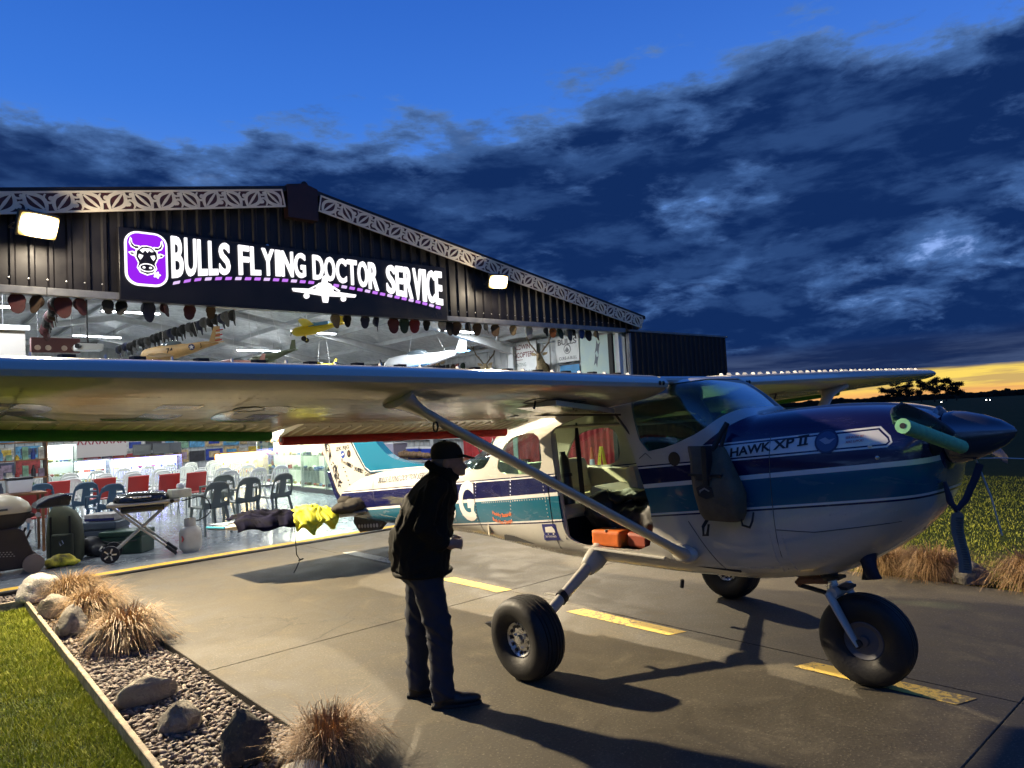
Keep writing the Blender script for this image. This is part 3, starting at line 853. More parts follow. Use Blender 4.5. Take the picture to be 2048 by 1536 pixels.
head = [(-.125, .10), (-.06, .165), (0, .175), (.06, .165), (.125, .10), (.135, .02), (.10, -.06), (.115, -.12), (.08, -.185), (0, -.215), (-.08, -.185), (-.115, -.12), (-.10, -.06), (-.135, .02)]
bull("bull_outline", [(u * 1.14, v * 1.09) for u, v in head], LW, .037)
for sx in (-1, 1):
    bull("horn_outline", [(sx * u, v) for u, v in ((.08, .125), (.13, .115), (.20, .15), (.225, .21), (.205, .29), (.185, .265), (.18, .21), (.15, .18), (.09, .18))], LW, .038)
    bull("horn", [(sx * u, v) for u, v in ((.10, .14), (.14, .135), (.19, .165), (.205, .21), (.20, .255), (.19, .205), (.155, .165), (.11, .165))], KB, .042)
    bull("ear", [(sx * u, v) for u, v in ((.12, .075), (.18, .095), (.235, .075), (.20, .035), (.14, .015))], LW, .0385)
    bull("ear_inner", [(sx * u, v) for u, v in ((.15, .062), (.19, .072), (.215, .066), (.19, .045))], KB, .042)
bull("bull_head", head, KB, .0405)
bull("forelock", [(-.09, .115), (-.04, .15), (.05, .15), (.09, .11), (.06, .10), (.03, .12), (.01, .085), (-.02, .12), (-.05, .08)], LW, .043)
for sx in (-1, 1):
    bull("eye", [(sx * u, v) for u, v in ((.045, .045), (.10, .06), (.11, .02), (.085, -.02), (.06, .01))], LW, .043)
bull("muzzle", [(.105 * cos(2 * pi * i / 18), -.125 + .062 * sin(2 * pi * i / 18)) for i in range(18)], LW, .0435)
bull("muzzle_inner", [(.088 * cos(2 * pi * i / 18), -.125 + .046 * sin(2 * pi * i / 18)) for i in range(18)], KB, .046)
for sx in (-1, 1): bull("nostril", [(sx * .042 + .020 * cos(2 * pi * i / 10), -.125 + .016 * sin(2 * pi * i / 10)) for i in range(10)], LW, .048)
bull("flower", [(.125 + (.042 + .012 * cos(5 * a)) * cos(a), -.215 + (.042 + .012 * cos(5 * a)) * sin(a)) for a in [2 * pi * i / 20 for i in range(20)]], LW, .0405)

# ---------------------------------------------------------------- floodlights
def flood(label, x, z, power, size, tilt, yaw, lens):
    p = Vector((x, Y0 - .42, z)); f = thing("floodlight", label, "floodlight", p, (0, 0, yaw), "floodlights on the hangar front")
    Mx = Matrix.Rotation(tilt, 3, 'X')
    hm = mat("floodlight housing", (.05, .05, .05), .5, .4)
    MB().box(Mx @ Vector((0, .045, 0)), (size, .07, size * .7), Mx).build("housing", hm, f, bevel=.01)
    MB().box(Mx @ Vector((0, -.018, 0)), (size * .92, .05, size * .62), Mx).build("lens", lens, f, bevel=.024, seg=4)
    for s_ in (-1, 1): MB().tube([(s_ * size * .54, .05, 0), (s_ * size * .54, .2, -.02), (s_ * .05, .36, 0)], .012, 6).build("bracket", hm, f)
    l = bpy.data.lights.new("floodlight_lamp", 'AREA'); l.shape = 'RECTANGLE'; l.size = size * .45; l.size_y = size * .3; l.energy = power; l.color = (1.0, .82, .55); l.spread = radians(150)
    o = bpy.data.objects.new("floodlight_lamp", l); COL.objects.link(o); o.parent = f
    o.location = Mx @ Vector((0, -.052, 0)); o.rotation_euler = (-pi / 2 + tilt, 0, 0)   # lights along -Y, tilted down
    p2 = bpy.data.lights.new("floodlight_spill", 'POINT'); p2.energy = power * .085; p2.color = (1.0, .84, .60); p2.shadow_soft_size = .06
    o2 = bpy.data.objects.new("floodlight_spill", p2); COL.objects.link(o2); o2.parent = f; o2.location = Mx @ Vector((0, -.16, 0))
    return f
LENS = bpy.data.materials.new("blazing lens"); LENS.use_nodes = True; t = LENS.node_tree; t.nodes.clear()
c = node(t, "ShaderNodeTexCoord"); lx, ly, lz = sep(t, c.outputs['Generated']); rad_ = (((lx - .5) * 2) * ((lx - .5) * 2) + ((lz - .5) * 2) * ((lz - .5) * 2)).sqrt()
e_ = node(t, "ShaderNodeEmission"); t.links.new(mixc(t, rad_.sst(.55, 1.25), (1.0, .90, .66), (1.0, .66, .20)), e_.inputs[0]); t.links.new(rad_.sst(.35, 1.3, 45.0, 1.1).k, e_.inputs[1])  # dimmer yellow rim painted into the emission, imitates glare around the lamp
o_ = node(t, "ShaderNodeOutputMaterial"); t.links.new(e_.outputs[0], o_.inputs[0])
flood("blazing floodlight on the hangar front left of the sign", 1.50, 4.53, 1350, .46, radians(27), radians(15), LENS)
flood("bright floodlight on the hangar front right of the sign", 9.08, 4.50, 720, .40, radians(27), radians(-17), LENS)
# fluorescent battens under the roof
TUBE = emis("fluorescent tube", (.92, .97, 1.0), 26.0)
def batten(label, x, y, rz, power):
    z = roofz(x) - .42; f = thing("fluorescent_batten", label, "strip light", (x, y, z), (0, 0, rz), "strip lights under the hangar roof")
    MB().bx(-.75, .75, -.05, .05, .0, .05).build("housing", mat("white enamel", (.75, .76, .77), .4), f)
    for s_ in (-.022, .022): MB().tube([(-.72, s_, -.018), (.72, s_, -.018)], .015, 8).build("tube", TUBE, f)
    for s_ in (-.5, .5): MB().tube([(s_, 0, .05), (s_, 0, .26)], .006, 5).build("hanger", mat("wire", (.3, .3, .3), .5, .5), f)
    l = bpy.data.lights.new("batten_lamp", 'AREA'); l.shape = 'RECTANGLE'; l.size = 1.4; l.size_y = .1; l.energy = power; l.color = (.93, .97, 1.0)
    o = bpy.data.objects.new("batten_lamp", l); COL.objects.link(o); o.parent = f; o.location = (0, 0, -.04)
for k, (x, y, w_) in enumerate(((1.2, 13.0, "in the front bay at the left"), (8.1, 12.9, "in the front bay behind the caps, right of centre"), (5.2, 16.8, "under the ridge in the second bay"), (11.3, 14.6, "in the front bay nearest the right wall"), (1.4, 17.2, "at the left in the second bay"), (9.2, 18.6, "right of the ridge in the second bay"), (5.2, 21.4, "under the ridge in the third bay"), (1.4, 22.0, "at the left in the third bay"), (9.4, 23.0, "right of the ridge in the third bay"), (5.4, 26.5, "under the ridge in the last bay"), (10.4, 27.0, "right of the ridge in the last bay"))):
    batten("glowing strip light " + w_, x, y, .15 if k % 2 else 0, 120)
# ================================================================== the aeroplane
AO = Vector((4.70, 3.76, 0)); CX = 4.70
A_ = thing("light_aircraft", "white high-wing light aeroplane with navy and teal stripes parked before the hangar", "aeroplane", AO)
WHITE = mat("aircraft white", (.52, .50, .445), .16, var=.06, vs=3, coat=.5)
TEAL = mat("aircraft teal", (.012, .135, .245), .16, coat=.6); NAVY = mat("aircraft navy", (.008, .010, .055), .14, coat=.7)
RUBBER = mat("tyre rubber", (.013, .012, .011), .62, var=.4, vs=12, bump=.15, bs=60)
ALU = mat("bright alloy", (.62, .62, .60), .3, .9, var=.2, vs=20); DKM = mat("dark hardware", (.02, .02, .022), .5, .3)
CREAMV = mat("cream vinyl", (.62, .56, .42), .55, var=.12, vs=6)

ST = [(1.44, 1.685, 1.31, .34, 2.2), (1.47, 1.715, 1.20, .41, 2.3), (1.54, 1.745, 1.085, .45, 2.5), (1.66, 1.770, .96, .475, 2.6), (1.82, 1.783, .845, .495, 2.7), (2.05, 1.787, .715, .51, 2.8), (2.40, 1.766, .645, .525, 3.3),
      (2.53, 1.756, .625, .53, 3.5), (2.60, 1.800, .62, .53, 3.6), (2.69, 1.882, .615, .53, 3.7), (2.78, 1.950, .610, .53, 3.8), (2.88, 2.012, .607, .53, 3.9), (3.0, 2.035, .603, .53, 4.1), (3.19, 2.040, .600, .53, 4.4), (4.2, 1.945, .598, .53, 4.6),
      (4.7, 1.85, .606, .505, 3.9), (5.2, 1.69, .618, .445, 3.2), (5.6, 1.50, .626, .39, 2.6), (6.1, 1.365, .630, .33, 2.5), (7.0, 1.30, .620, .235, 2.4), (7.7, 1.245, .60, .17, 2.3), (8.3, 1.13, .60, .11, 2.2), (8.85, .96, .64, .045, 2.0)]
def fus_ring(y, ins=0.0, n=56):
    top, bot, w, e = smooth_tab(ST, y); top -= ins; bot += ins; w = max(w - ins, .005)
    zc, h = (top + bot) / 2, (top - bot) / 2; o = []
    for j in range(n):
        a = 2 * pi * j / n; c_, s_ = cos(a), sin(a)
        o.append(Vector((CX + w * math.copysign(abs(c_) ** (2 / e), c_), y, zc + h * math.copysign(abs(s_) ** (2 / e), s_))))
    return o
ys = [1.44 + .03 * i for i in range(8)] + [1.68 + .06 * i for i in range(60)] ; ys = [y for y in ys if y < 5.2] + [5.2 + .16 * i for i in range(22)] + [8.85]
FV = []; FF = []
def shell(ins0, ins1):
    mb = MB(AO); N = 56
    rings = [fus_ring(y, ins0) for y in ys]
    b0 = len(mb.v); mb.loft(rings); nf = len(mb.f)
    yi = [y for y in ys if 1.50 < y < 8.4]
    mb.loft([fus_ring(y, ins1) for y in yi])
    # orient: outer outwards, inner inwards
    def vol(fs): return sum(mb.v[f[0]].dot(mb.v[f[i]].cross(mb.v[f[i + 1]])) for f in fs for i in range(1, len(f) - 1))
    if vol(mb.f[:nf]) < 0: mb.f[:nf] = [tuple(reversed(f)) for f in mb.f[:nf]]
    if vol(mb.f[nf:]) > 0: mb.f[nf:] = [tuple(reversed(f)) for f in mb.f[nf:]]
    return mb
def chaikin(p, n=2):
    for _ in range(n):
        q = []
        for i in range(len(p)):
            a, b = p[i], p[(i + 1) % len(p)]; q += [(a[0] * .8 + b[0] * .2, a[1] * .8 + b[1] * .2), (a[0] * .2 + b[0] * .8, a[1] * .2 + b[1] * .8)]
        p = q
    return p
def cutter(poly, x0, x1, n=2):
    mb = MB(AO); mb.prism(chaikin(poly, n), lambda u, v, t_: Vector((t_, u, v)), x0, x1); return mb.build("cutter", None or WHITE)
DOOR = [(3.49, 1.88), (3.135, .79), (3.96, .745), (4.13, .82), (4.16, 1.0), (4.235, 1.62), (4.20, 1.72)]
FARWIN = [(3.45, 1.83), (3.30, 1.36), (4.12, 1.30), (4.20, 1.60), (4.16, 1.70)]
REARWIN = [(5.06, 1.31), (4.86, 1.63), (4.38, 1.69), (4.345, 1.38), (4.48, 1.31)]
QTRWIN = [(5.12, 1.46), (5.26, 1.33), (5.68, 1.33), (5.90, 1.38), (5.85, 1.75), (5.22, 1.95), (5.15, 1.62)]
WSCREEN = [(3.43, 1.98), (3.275, 1.505), (3.04, 1.545), (2.78, 1.645), (2.62, 1.772), (2.50, 1.86), (2.50, 2.3), (2.87, 2.02), (3.0, 2.0)]

def livery():
    m = bpy.data.materials.new("aircraft livery"); m.use_nodes = True; t = m.node_tree; b = t.nodes["Principled BSDF"]
    c = node(t, "ShaderNodeTexCoord"); _, y, z = sep(t, c.outputs['Object']); y = y + AO.y
    n_ = noi(t, c.outputs['Object'], 2.5, 5)
    wcol = mixc(t, n_.sst(.3, .7), (.50, .485, .43), (.55, .535, .48)); tcol = (.010, .115, .19); ncol = (.009, .010, .060)
    low = (5.56 - y) * .113 + .79; mid = (5.53 - y) * .104 + 1.024; nav = (5.5 - y) * .085 + 1.198
    k = mixc(t, z.gt(low), wcol, tcol)
    k = mixc(t, z.gt(low - .004) * z.lt(low + .010), k, (.75, .74, .7)); k = mixc(t, z.gt(low - .016) * z.lt(low - .004), k, ncol)
    k = mixc(t, z.gt(mid - .016), k, (.75, .74, .70)); k = mixc(t, z.gt(mid + .014), k, ncol)
    k = mixc(t, z.gt(nav), k, (.76, .75, .70)); k = mixc(t, z.gt(nav + .012) * z.lt(nav + .022), k, ncol); k = mixc(t, z.gt(nav + .022), k, wcol)
    # navy upper cowl with the white flash
    up = y.lt(2.86) * y.lt(2.80 - (z - 1.53) * 1.35) * z.gt(nav + .10)
    k = mixc(t, up, k, ncol)
    e = (z - nav).mn((nav + .122) - z).mn(y - 1.575 - ((z - nav) * .35))
    e = e.mn(((z - nav) + (y - 1.575)) * .707 - .024).mn(((nav + .122) - z + (y - 1.575)) * .707 - .058)
    fl = y.lt(2.80)
    k = mixc(t, fl * z.gt(nav), k, ncol)
    k = mixc(t, fl * z.gt(nav + .122) * y.gt(2.80 - (z - 1.53) * 1.35), k, wcol)
    k = mixc(t, fl * e.gt(0.0), k, (.72, .71, .67)); k = mixc(t, fl * e.gt(.010) * e.lt(.020), k, ncol)
    g_ = noi(t, comb(t, 0.0, y * 1.2, z * 5.0), 2.2, 8, .7, .6); g2_ = noi(t, c.outputs['Object'], 38.0, 3, .6)
    k = mixc(t, (g_.sst(.52, .78) * .42 + g2_.sst(.62, .75) * .18) * z.sst(1.25, .62, .35, 1.0), k, (.17, .15, .12))
    t.links.new(k, b.inputs['Base Color']); b.inputs['Roughness'].default_value = .17; t.links.new(g_.sst(.35, .75, .12, .34).k, b.inputs['Roughness']); b.inputs['Coat Weight'].default_value = .55; b.inputs['Coat Roughness'].default_value = .04
    # oil-canning of the thin skin
    w = noi(t, c.outputs['Object'], 5.5, 3); bn = node(t, "ShaderNodeBump"); bn.inputs['Strength'].default_value = .10; bn.inputs['Distance'].default_value = .02
    t.links.new(w.k, bn.inputs['Height']); t.links.new(bn.outputs[0], b.inputs['Normal'])
    return m
LIV = livery()
fus = shell(0, .024).build("fuselage", LIV, A_, fix=False)
cuts = [(DOOR, 3.9, 4.55, 2), (FARWIN, 4.9, 5.5, 2), (REARWIN, 3.9, 5.5, 2), (QTRWIN, 3.9, 5.5, 2), (WSCREEN, 3.9, 5.5, 1)]
outer = MB(AO); outer.loft([fus_ring(y) for y in ys]); FBVH = BVHTree.FromPolygons([v + AO for v in outer.v], outer.f)
gsh = shell(.004, .012).build("glass_shell", LIV, None, fix=False); gsh.location = A_.location; gsh.hide_render = True
TGL = glass_mat("green tinted acrylic", (.84, .96, .88), 1.0); WGL = glass_mat("windscreen acrylic", (.55, .74, .70), 2.0, .03)
fus.parent = None; fus.location = A_.location
for poly, x0, x1, nn in cuts:
    ct = cutter(poly, x0, x1, nn); ct.location = A_.location
    if poly is not DOOR:
        me = boolean(gsh, ct, 'INTERSECT'); me.materials.clear(); me.materials.append(WGL if poly is WSCREEN else TGL)
        me.polygons.foreach_set("material_index", [0] * len(me.polygons)); me.polygons.foreach_set("use_smooth", [True] * len(me.polygons)); me.set_sharp_from_angle(angle=radians(40))
        # near and far panes are separate parts
        bm = bmesh.new(); bm.from_mesh(me)
        xs = sorted({round(v.co.x, 4) for v in bm.verts})
        if poly in (WSCREEN, QTRWIN) or min(abs(v.co.x) for v in bm.verts) < .1 or all(v.co.x > 0 for v in bm.verts):
            link("windscreen" if poly is WSCREEN else "window_pane", me, A_)
        else:
            for s_ in (-1, 1):
                b2 = bm.copy(); bmesh.ops.delete(b2, geom=[v for v in b2.verts if v.co.x * s_ < 0], context='VERTS')
                m2 = me.copy(); b2.to_mesh(m2); b2.free(); link("window_pane", m2, A_)
        bm.free()
    me = boolean(fus, ct, 'DIFFERENCE'); old = fus.data; fus.data = me; bpy.data.meshes.remove(old)
    bpy.data.objects.remove(ct)
bpy.data.objects.remove(gsh)
fus.parent = A_; fus.location = (0, 0, 0); CH.setdefault(A_.name, []).append(fus) if fus not in CH.get(A_.name, []) else None
fus.data.materials.clear(); fus.data.materials.append(LIV); fus.data.polygons.foreach_set("material_index", [0] * len(fus.data.polygons))
fus.data.polygons.foreach_set("use_smooth", [True] * len(fus.data.polygons)); fus.data.set_sharp_from_angle(angle=radians(38))

def skin(y, z, off=.004):
    h = FBVH.ray_cast(Vector((2.0, y, z)), Vector((1, 0, 0)))
    return (h[0].x if h[0] is not None else CX - .4) - off
def fdecal(name, txt, y0, z0, w, h, slope, m, bold=.012, off=.004, spacing=1.0, arcv=0.0, par=None):
    mb = MB(AO)
    def fn(u, v, t_):
        y = y0 - u; z = z0 + u * slope + v + arcv * sin(pi * u / w); return Vector((skin(y, z, off), y, z))
    letters(mb, txt, fn, w, h, bold, 0, spacing); return mb.build(name, m, par or fus, fix=False)
BLKP = mat("black lettering", (.008, .008, .012), .4); WHTP = mat("white lettering", (.72, .70, .66), .3); ORGP = mat("orange lettering", (.75, .17, .03), .45); REDP = mat("red lettering", (.45, .04, .03), .45)
fdecal("lettering", "SERVICED BY", 1.835, 1.578, .10, .014, .1, REDP, .01); fdecal("lettering", "AERO SUPPORT", 1.833, 1.553, .10, .014, .1, REDP, .01)
fdecal("registration_letter", "G", 5.74, .81, .30, .40, .06, WHTP, .04); fdecal("registration_letter", "J", 6.08, .79, .26, .39, .06, WHTP, .04); fdecal("registration_letter", "R", 6.44, .77, .28, .38, .06, WHTP, .04)
fdecal("lettering", "BULLS FLYING DOCTOR SERVICE", 7.64, 1.105, 1.26, .066, .085, BLKP, .016)
fdecal("lettering", "Healthy Bastards", 5.13, .915, .31, .046, .05, ORGP, .02, arcv=-.02); fdecal("lettering", "Bush Pilot Champs", 5.14, .855, .32, .046, .04, ORGP, .02, arcv=-.025)
def plate(name, poly, m, off=.004, par=None):
    mb = MB(AO); n = len(poly)
    cy, cz = sum(p[0] for p in poly) / n, sum(p[1] for p in poly) / n
    vs = [Vector((skin(cy, cz, off), cy, cz))]; ring = []
    for r_ in (.5, 1.0):
        vs += [Vector((skin(cy + (p[0] - cy) * r_, cz + (p[1] - cz) * r_, off), cy + (p[0] - cy) * r_, cz + (p[1] - cz) * r_)) for p in poly]
    fs = [(0, 1 + i, 1 + (i + 1) % n) for i in range(n)] + [(1 + i, 1 + n + i, 1 + n + (i + 1) % n, 1 + (i + 1) % n) for i in range(n)]
    mb.add(vs, fs); return mb.build(name, m, par or fus, fix=False)
fdecal("lettering", "HAWK", 2.565, 1.472, .275, .058, .155, BLKP, .03); fdecal("lettering", "XP", 2.275, 1.516, .132, .058, .155, BLKP, .03); fdecal("lettering", "II", 2.112, 1.541, .046, .058, .155, BLKP, .02); plate("numeral_bar", [(2.122, 1.592), (2.122, 1.601), (2.056, 1.611), (2.056, 1.602)], BLKP, .0043); plate("numeral_bar", [(2.122, 1.538), (2.122, 1.547), (2.056, 1.557), (2.056, 1.548)], BLKP, .0043)
circ = lambda y, z, r_, n=20: [(y + r_ * cos(2 * pi * i / n), z + r_ * sin(2 * pi * i / n)) for i in range(n)]
em = plate("cowl_emblem", circ(1.945, 1.566, .072), mat("emblem navy", (.02, .03, .09), .4), .0045)
plate("emblem_ring", circ(1.945, 1.566, .060), mat("emblem blue", (.05, .09, .20), .4), .0055, em)
plate("emblem_bird", [(1.99, 1.575), (1.955, 1.59), (1.93, 1.575), (1.895, 1.585), (1.925, 1.555), (1.95, 1.55)], mat("emblem light", (.35, .36, .42), .4), .0065, em)
sk = plate("camper_sticker", [(4.41, .758), (4.40, .898), (4.235, .914), (4.20, .778)], mat("sticker blue", (.015, .02, .16), .35), .0045)
def stk(poly): plate("sticker_symbol", [(4.40 - u * .19, .775 + v * .125 + u * .015) for u, v in poly], WHTP, .0062, sk)
stk([(.18, .42), (.20, .78), (.66, .84), (.80, .62), (.83, .42)]); stk([(.32, .36), (.30, .30), (.36, .26), (.40, .34)]); stk([(.66, .38), (.64, .30), (.72, .28), (.75, .36)])
fdecal("sticker_text", "SELF CONTAINED", 4.378, .787, .14, .016, .09, WHTP, .01, .0065, par=sk)
plate("cowl_disc", circ(3.0, 1.46, .05), mat("black disc", (.01, .01, .012), .5), .005)
# rivet lines and panel seams
mb = MB(AO)
def rivets(y0, z0, y1, z1, n):
    for i in range(n):
        s = i / (n - 1); y, z = y0 + (y1 - y0) * s, z0 + (z1 - z0) * s; x = skin(y, z, 0)
        mb.add([(x - .003, y, z), (x, y - .006, z - .006), (x, y + .006, z - .006), (x, y + .006, z + .006), (x, y - .006, z + .006)], [(0, 2, 1), (0, 3, 2), (0, 4, 3), (0, 1, 4)])
for z in (.70, .725): rivets(3.95, z - .01, 3.1, z + .02, 26)
rivets(5.9, .70, 4.2, .665, 44); rivets(4.28, .75, 4.36, 1.28, 18); rivets(4.85, .68, 4.80, 1.28, 20); rivets(5.45, .69, 5.40, 1.2, 18); rivets(5.3, 1.02, 4.3, 1.12, 30); rivets(2.2, 1.1, 1.6, 1.17, 8); rivets(2.33, 1.0, 2.31, .74, 16); rivets(2.25, 1.0, 2.23, .74, 16); rivets(2.9, .72, 2.35, .76, 26); rivets(6.46, 1.1, 6.38, .74, 22); rivets(7.6, .72, 5.6, .70, 60)
tag(mb.build("rivets", WHITE, fus, fix=False), kind='stuff')
SEAM = mat("panel seam", (.10, .10, .10), .6)
def seam(pts):
    mb = MB(AO); P = []
    for (ya, za), (yb, zb) in zip(pts, pts[1:]):
        P += [(ya + (yb - ya) * i / 8, za + (zb - za) * i / 8) for i in range(8)]
    P.append(pts[-1]); V = [Vector((skin(y, z, .002), y, z)) for y, z in P]
    mb.tube(V, .0028, 4, False); mb.build("panel_seam", SEAM, fus)
seam([(2.92, 1.03), (2.70, .70)]); seam([(2.05, 1.02), (1.60, 1.10)]); seam([(2.28, 1.02), (2.05, 1.02)]); seam([(4.30, 1.28), (4.24, .70)]); seam([(5.45, 1.22), (5.40, .72)]); seam([(6.5, 1.12), (6.4, .72)]); seam([(2.30, 1.60), (2.28, .75)]); seam([(7.80, 1.15), (7.72, .88)]); seam([(3.2, 1.46), (3.25, 1.50), (3.31, 1.46)])

# ---------------------------------------------------------------- wings
def naca(x, upper, tk=.125):
    yt = 5 * tk * (.2969 * sqrt(x) - .126 * x - .3516 * x * x + .2843 * x ** 3 - .1036 * x ** 4); p, mc = .4, .024
    yc = mc / p ** 2 * (2 * p * x - x * x) if x < p else mc / (1 - p) ** 2 * (1 - 2 * p + 2 * p * x - x * x)
    return yc + yt if upper else yc - yt
def wsec(s):
    """leading edge (Y, z), chord, drop angle at span station s"""
    le, ch, an = interp([(0, 3.03, 1.62, radians(8.6)), (2.72, 3.03, 1.62, radians(8.4)), (5.55, 3.17, 1.20, radians(6.6))], s)
    return le, 1.985 + .021 * s, ch, an
def foil(s, side, x0=0.0, x1=1.0, n=14, droop=0.0, hinge=None):
    le, z0, ch, an = wsec(s); xs = [x0 + (x1 - x0) * (1 - cos(pi * i / n)) / 2 for i in range(n + 1)] if x0 == 0 else [x0 + (x1 - x0) * i / n for i in range(n + 1)]
    P = [(x, naca(x, True)) for x in reversed(xs)] + [(x, naca(x, False)) for x in (xs[1:] if x0 == 0 else xs)]
    o = []
    for x, y in P:
        if droop:
            hx, hy = x0, naca(x0, False); dx_, dy_ = x - hx, y - hy; x, y = hx + dx_ * cos(droop) + dy_ * sin(droop), hy - dx_ * sin(droop) + dy_ * cos(droop)
        X_, Z_ = x * ch, y * ch; o.append(Vector((CX + side * s, le + X_ * cos(an) + Z_ * sin(an), z0 - X_ * sin(an) + Z_ * cos(an))))
    return o
WW = bpy.data.materials.new("wing white"); WW.use_nodes = True; t = WW.node_tree; b = t.nodes["Principled BSDF"]
b.inputs['Base Color'].default_value = (.62, .58, .46, 1); b.inputs['Roughness'].default_value = .20; b.inputs['Coat Weight'].default_value = .35; b.inputs['Coat Roughness'].default_value = .03
c = node(t, "ShaderNodeTexCoord"); mp = node(t, "ShaderNodeMapping"); mp.inputs['Scale'].default_value = (1.0, 2.6, 1.0); t.links.new(c.outputs['Object'], mp.inputs[0])
n_ = noi(t, mp.outputs[0], 2.6, 4, .5); bn = node(t, "ShaderNodeBump"); bn.inputs['Strength'].default_value = .12; bn.inputs['Distance'].default_value = .05
t.links.new(n_.k, bn.inputs['Height']); t.links.new(bn.outputs[0], b.inputs['Normal']); t.links.new(bn.outputs[0], b.inputs['Coat Normal'])
VGM = mat("vortex tab", (.6, .6, .6), .4); vm = MB(); vm.prism([(0, 0), (.05, 0), (.045, .022), (.02, .022)], lambda u, v, q: Vector((q, u, v)), -.004, .004)
vg = vm.mesh("vortex_tab", VGM); vm2 = MB(); vm2.box((0, .02, .008), (.05, .05, .018)); vg2 = vm2.mesh("vortex_tab", DKM)
def wing_under(s, x, side):
    le, z0, ch, an = wsec(s); Z_ = naca(x, False) * ch; X_ = x * ch
    return Vector((CX + side * s, le + X_ * cos(an) + Z_ * sin(an), z0 - X_ * sin(an) + Z_ * cos(an)))
for side in (-1, 1):
    mb = MB(AO); spans = [.50, .9, 1.6, 2.72, 3.6, 4.6, 5.40]
    rings = [foil(s, side, 0, .745) for s in spans]
    mb.loft(rings); w_ = mb.build("wing", WW, A_, smooth=35)
    # rounded tip
    mb = MB(AO); tp = foil(5.40, side, 0, 1.0); cen = sum(tp, Vector()) / len(tp); R_ = [tp]
    for q in (.3, .6, .85, 1.0):
        sc = sqrt(max(0, 1 - q * q)) * .95 + .05; R_.append([Vector((p.x + side * .16 * q, cen.y + (p.y - cen.y) * (.5 + .5 * sc), cen.z + (p.z - cen.z) * sc)) for p in tp])
    mb.loft(R_); mb.build("wing_tip", WW, w_, smooth=40)
    mb = MB(AO); mb.loft([foil(s, side, .752, 1.0, 6, radians(7)) for s in (.62, 1.6, 2.70)])
    mb.build("flap", WW, w_, smooth=35)
    mb = MB(AO); mb.loft([foil(s, side, .752, 1.0, 6, radians(2)) for s in (2.74, 4.0, 5.36)])
    mb.build("aileron", WW, w_, smooth=35)
    mb = MB(AO)
    for i in range(58):                                            # corrugation of flap and aileron skins
        s = .70 + i * .081
        if abs(s - 2.72) < .06: continue
        dr = radians(7) if s < 2.7 else radians(2); f_ = foil(s, side, .752, 1.0, 6, dr); f2 = foil(s + .02, side, .752, 1.0, 6, dr); lo = f_[7:]; l2 = f2[7:]
        mb.add([lo[1] + Vector((0, 0, -.001)), lo[5] + Vector((0, 0, -.001)), l2[5] + Vector((0, 0, -.001)), l2[1] + Vector((0, 0, -.001)), (lo[1] + l2[1]) / 2 + Vector((0, 0, -.008)), (lo[5] + l2[5]) / 2 + Vector((0, 0, -.006))], [(0, 1, 5, 4), (4, 5, 2, 3), (0, 4, 3), (1, 2, 5)])
    tag(mb.build("skin_ribs", WW, w_), kind='stuff')
    # vortex generator tabs along the nose
    sp = .16
    s = .62; k = 0
    while s < 5.35:
        f_ = foil(s, side, 0, .745); p = f_[14 - 4]; nb = f_[14 - 5]; d = (nb - p).normalized()
        o = link("vortex_tab", vg2 if k % 2 and side < 0 else vg, w_); o.location = p - AO + Vector((0, 0, -.003)); o.rotation_euler = (atan2(d.z, d.y), 0, radians(12 if k % 2 else -12)); s += .13; k += 1
    # rivets and hatch rings underneath
    mb = MB(AO)
    for x in (.16, .30, .55, .72):
        for i in range(110):
            s = .7 + i * .043; p = wing_under(s, x, side); r_ = .006
            mb.add([p + Vector((0, 0, -.002)), p + Vector((-r_, -r_, -.0002)), p + Vector((r_, -r_, -.0002)), p + Vector((r_, r_, -.0002)), p + Vector((-r_, r_, -.0002))], [(0, 1, 2), (0, 2, 3), (0, 3, 4), (0, 4, 1)])
    for s in (1.1, 1.9, 3.4, 4.3):
        for i in range(26):
            p = wing_under(s, .08 + .65 * i / 26, side); r_ = .006
            mb.add([p + Vector((0, 0, -.002)), p + Vector((-r_, -r_, -.0002)), p + Vector((r_, -r_, -.0002)), p + Vector((r_, r_, -.0002)), p + Vector((-r_, r_, -.0002))], [(0, 1, 2), (0, 2, 3), (0, 3, 4), (0, 4, 1)])
    tag(mb.build("rivets", mat("rivet grey", (.20, .19, .16), .5), w_), kind='stuff')
    for (s, x) in ((1.55, .18), (1.15, .20), (3.3, .35)):
        pts = [wing_under(s + .075 * cos(2 * pi * i / 20), x + .05 * sin(2 * pi * i / 20), side) + Vector((0, 0, -.001)) for i in range(21)]
        MB(AO).tube(pts, .003, 4, False).build("inspection_hatch", SEAM, w_)
        if s < 1.6: p = wing_under(s, x, side); MB(AO).tube([p, p + Vector((0, .02, -.05))], .008, 6).build("drain_stub", DKM, w_)
    # root hardware
    for s in (.56, .60): p = foil(s, side, 0, .745)[14]; MB(AO).ell(p, (.014, .010, .016), 8, 6).build("root_fastener", DKM, w_, smooth=180)
    # underwing registration
    if side < 0:
        for ch_, s0 in (("G", 3.05), ("J", 3.55), ("R", 4.05), ("K", 4.62)):
            mb = MB(AO); letters(mb, ch_, lambda u, v, q: wing_under(s0 + .34 * (1 - u), .70 - .42 * v, side) + Vector((0, 0, -.0015)), 1, 1, .04)
            mb.build("registration_letter", mat("underwing grey letters", (.30, .28, .23), .12, coat=.5), w_, fix=False)
    # lift strut with end fairings
    top = wing_under(2.62, .115, side) + Vector((0, .06, -.005)); bot = Vector((CX + side * .535, 2.97, .80))
    mb = MB(AO); d = (top - bot).normalized(); a_ = Vector((0, 1, 0)); a_ = (a_ - d * a_.dot(d)).normalized(); b_ = d.cross(a_); R_ = []
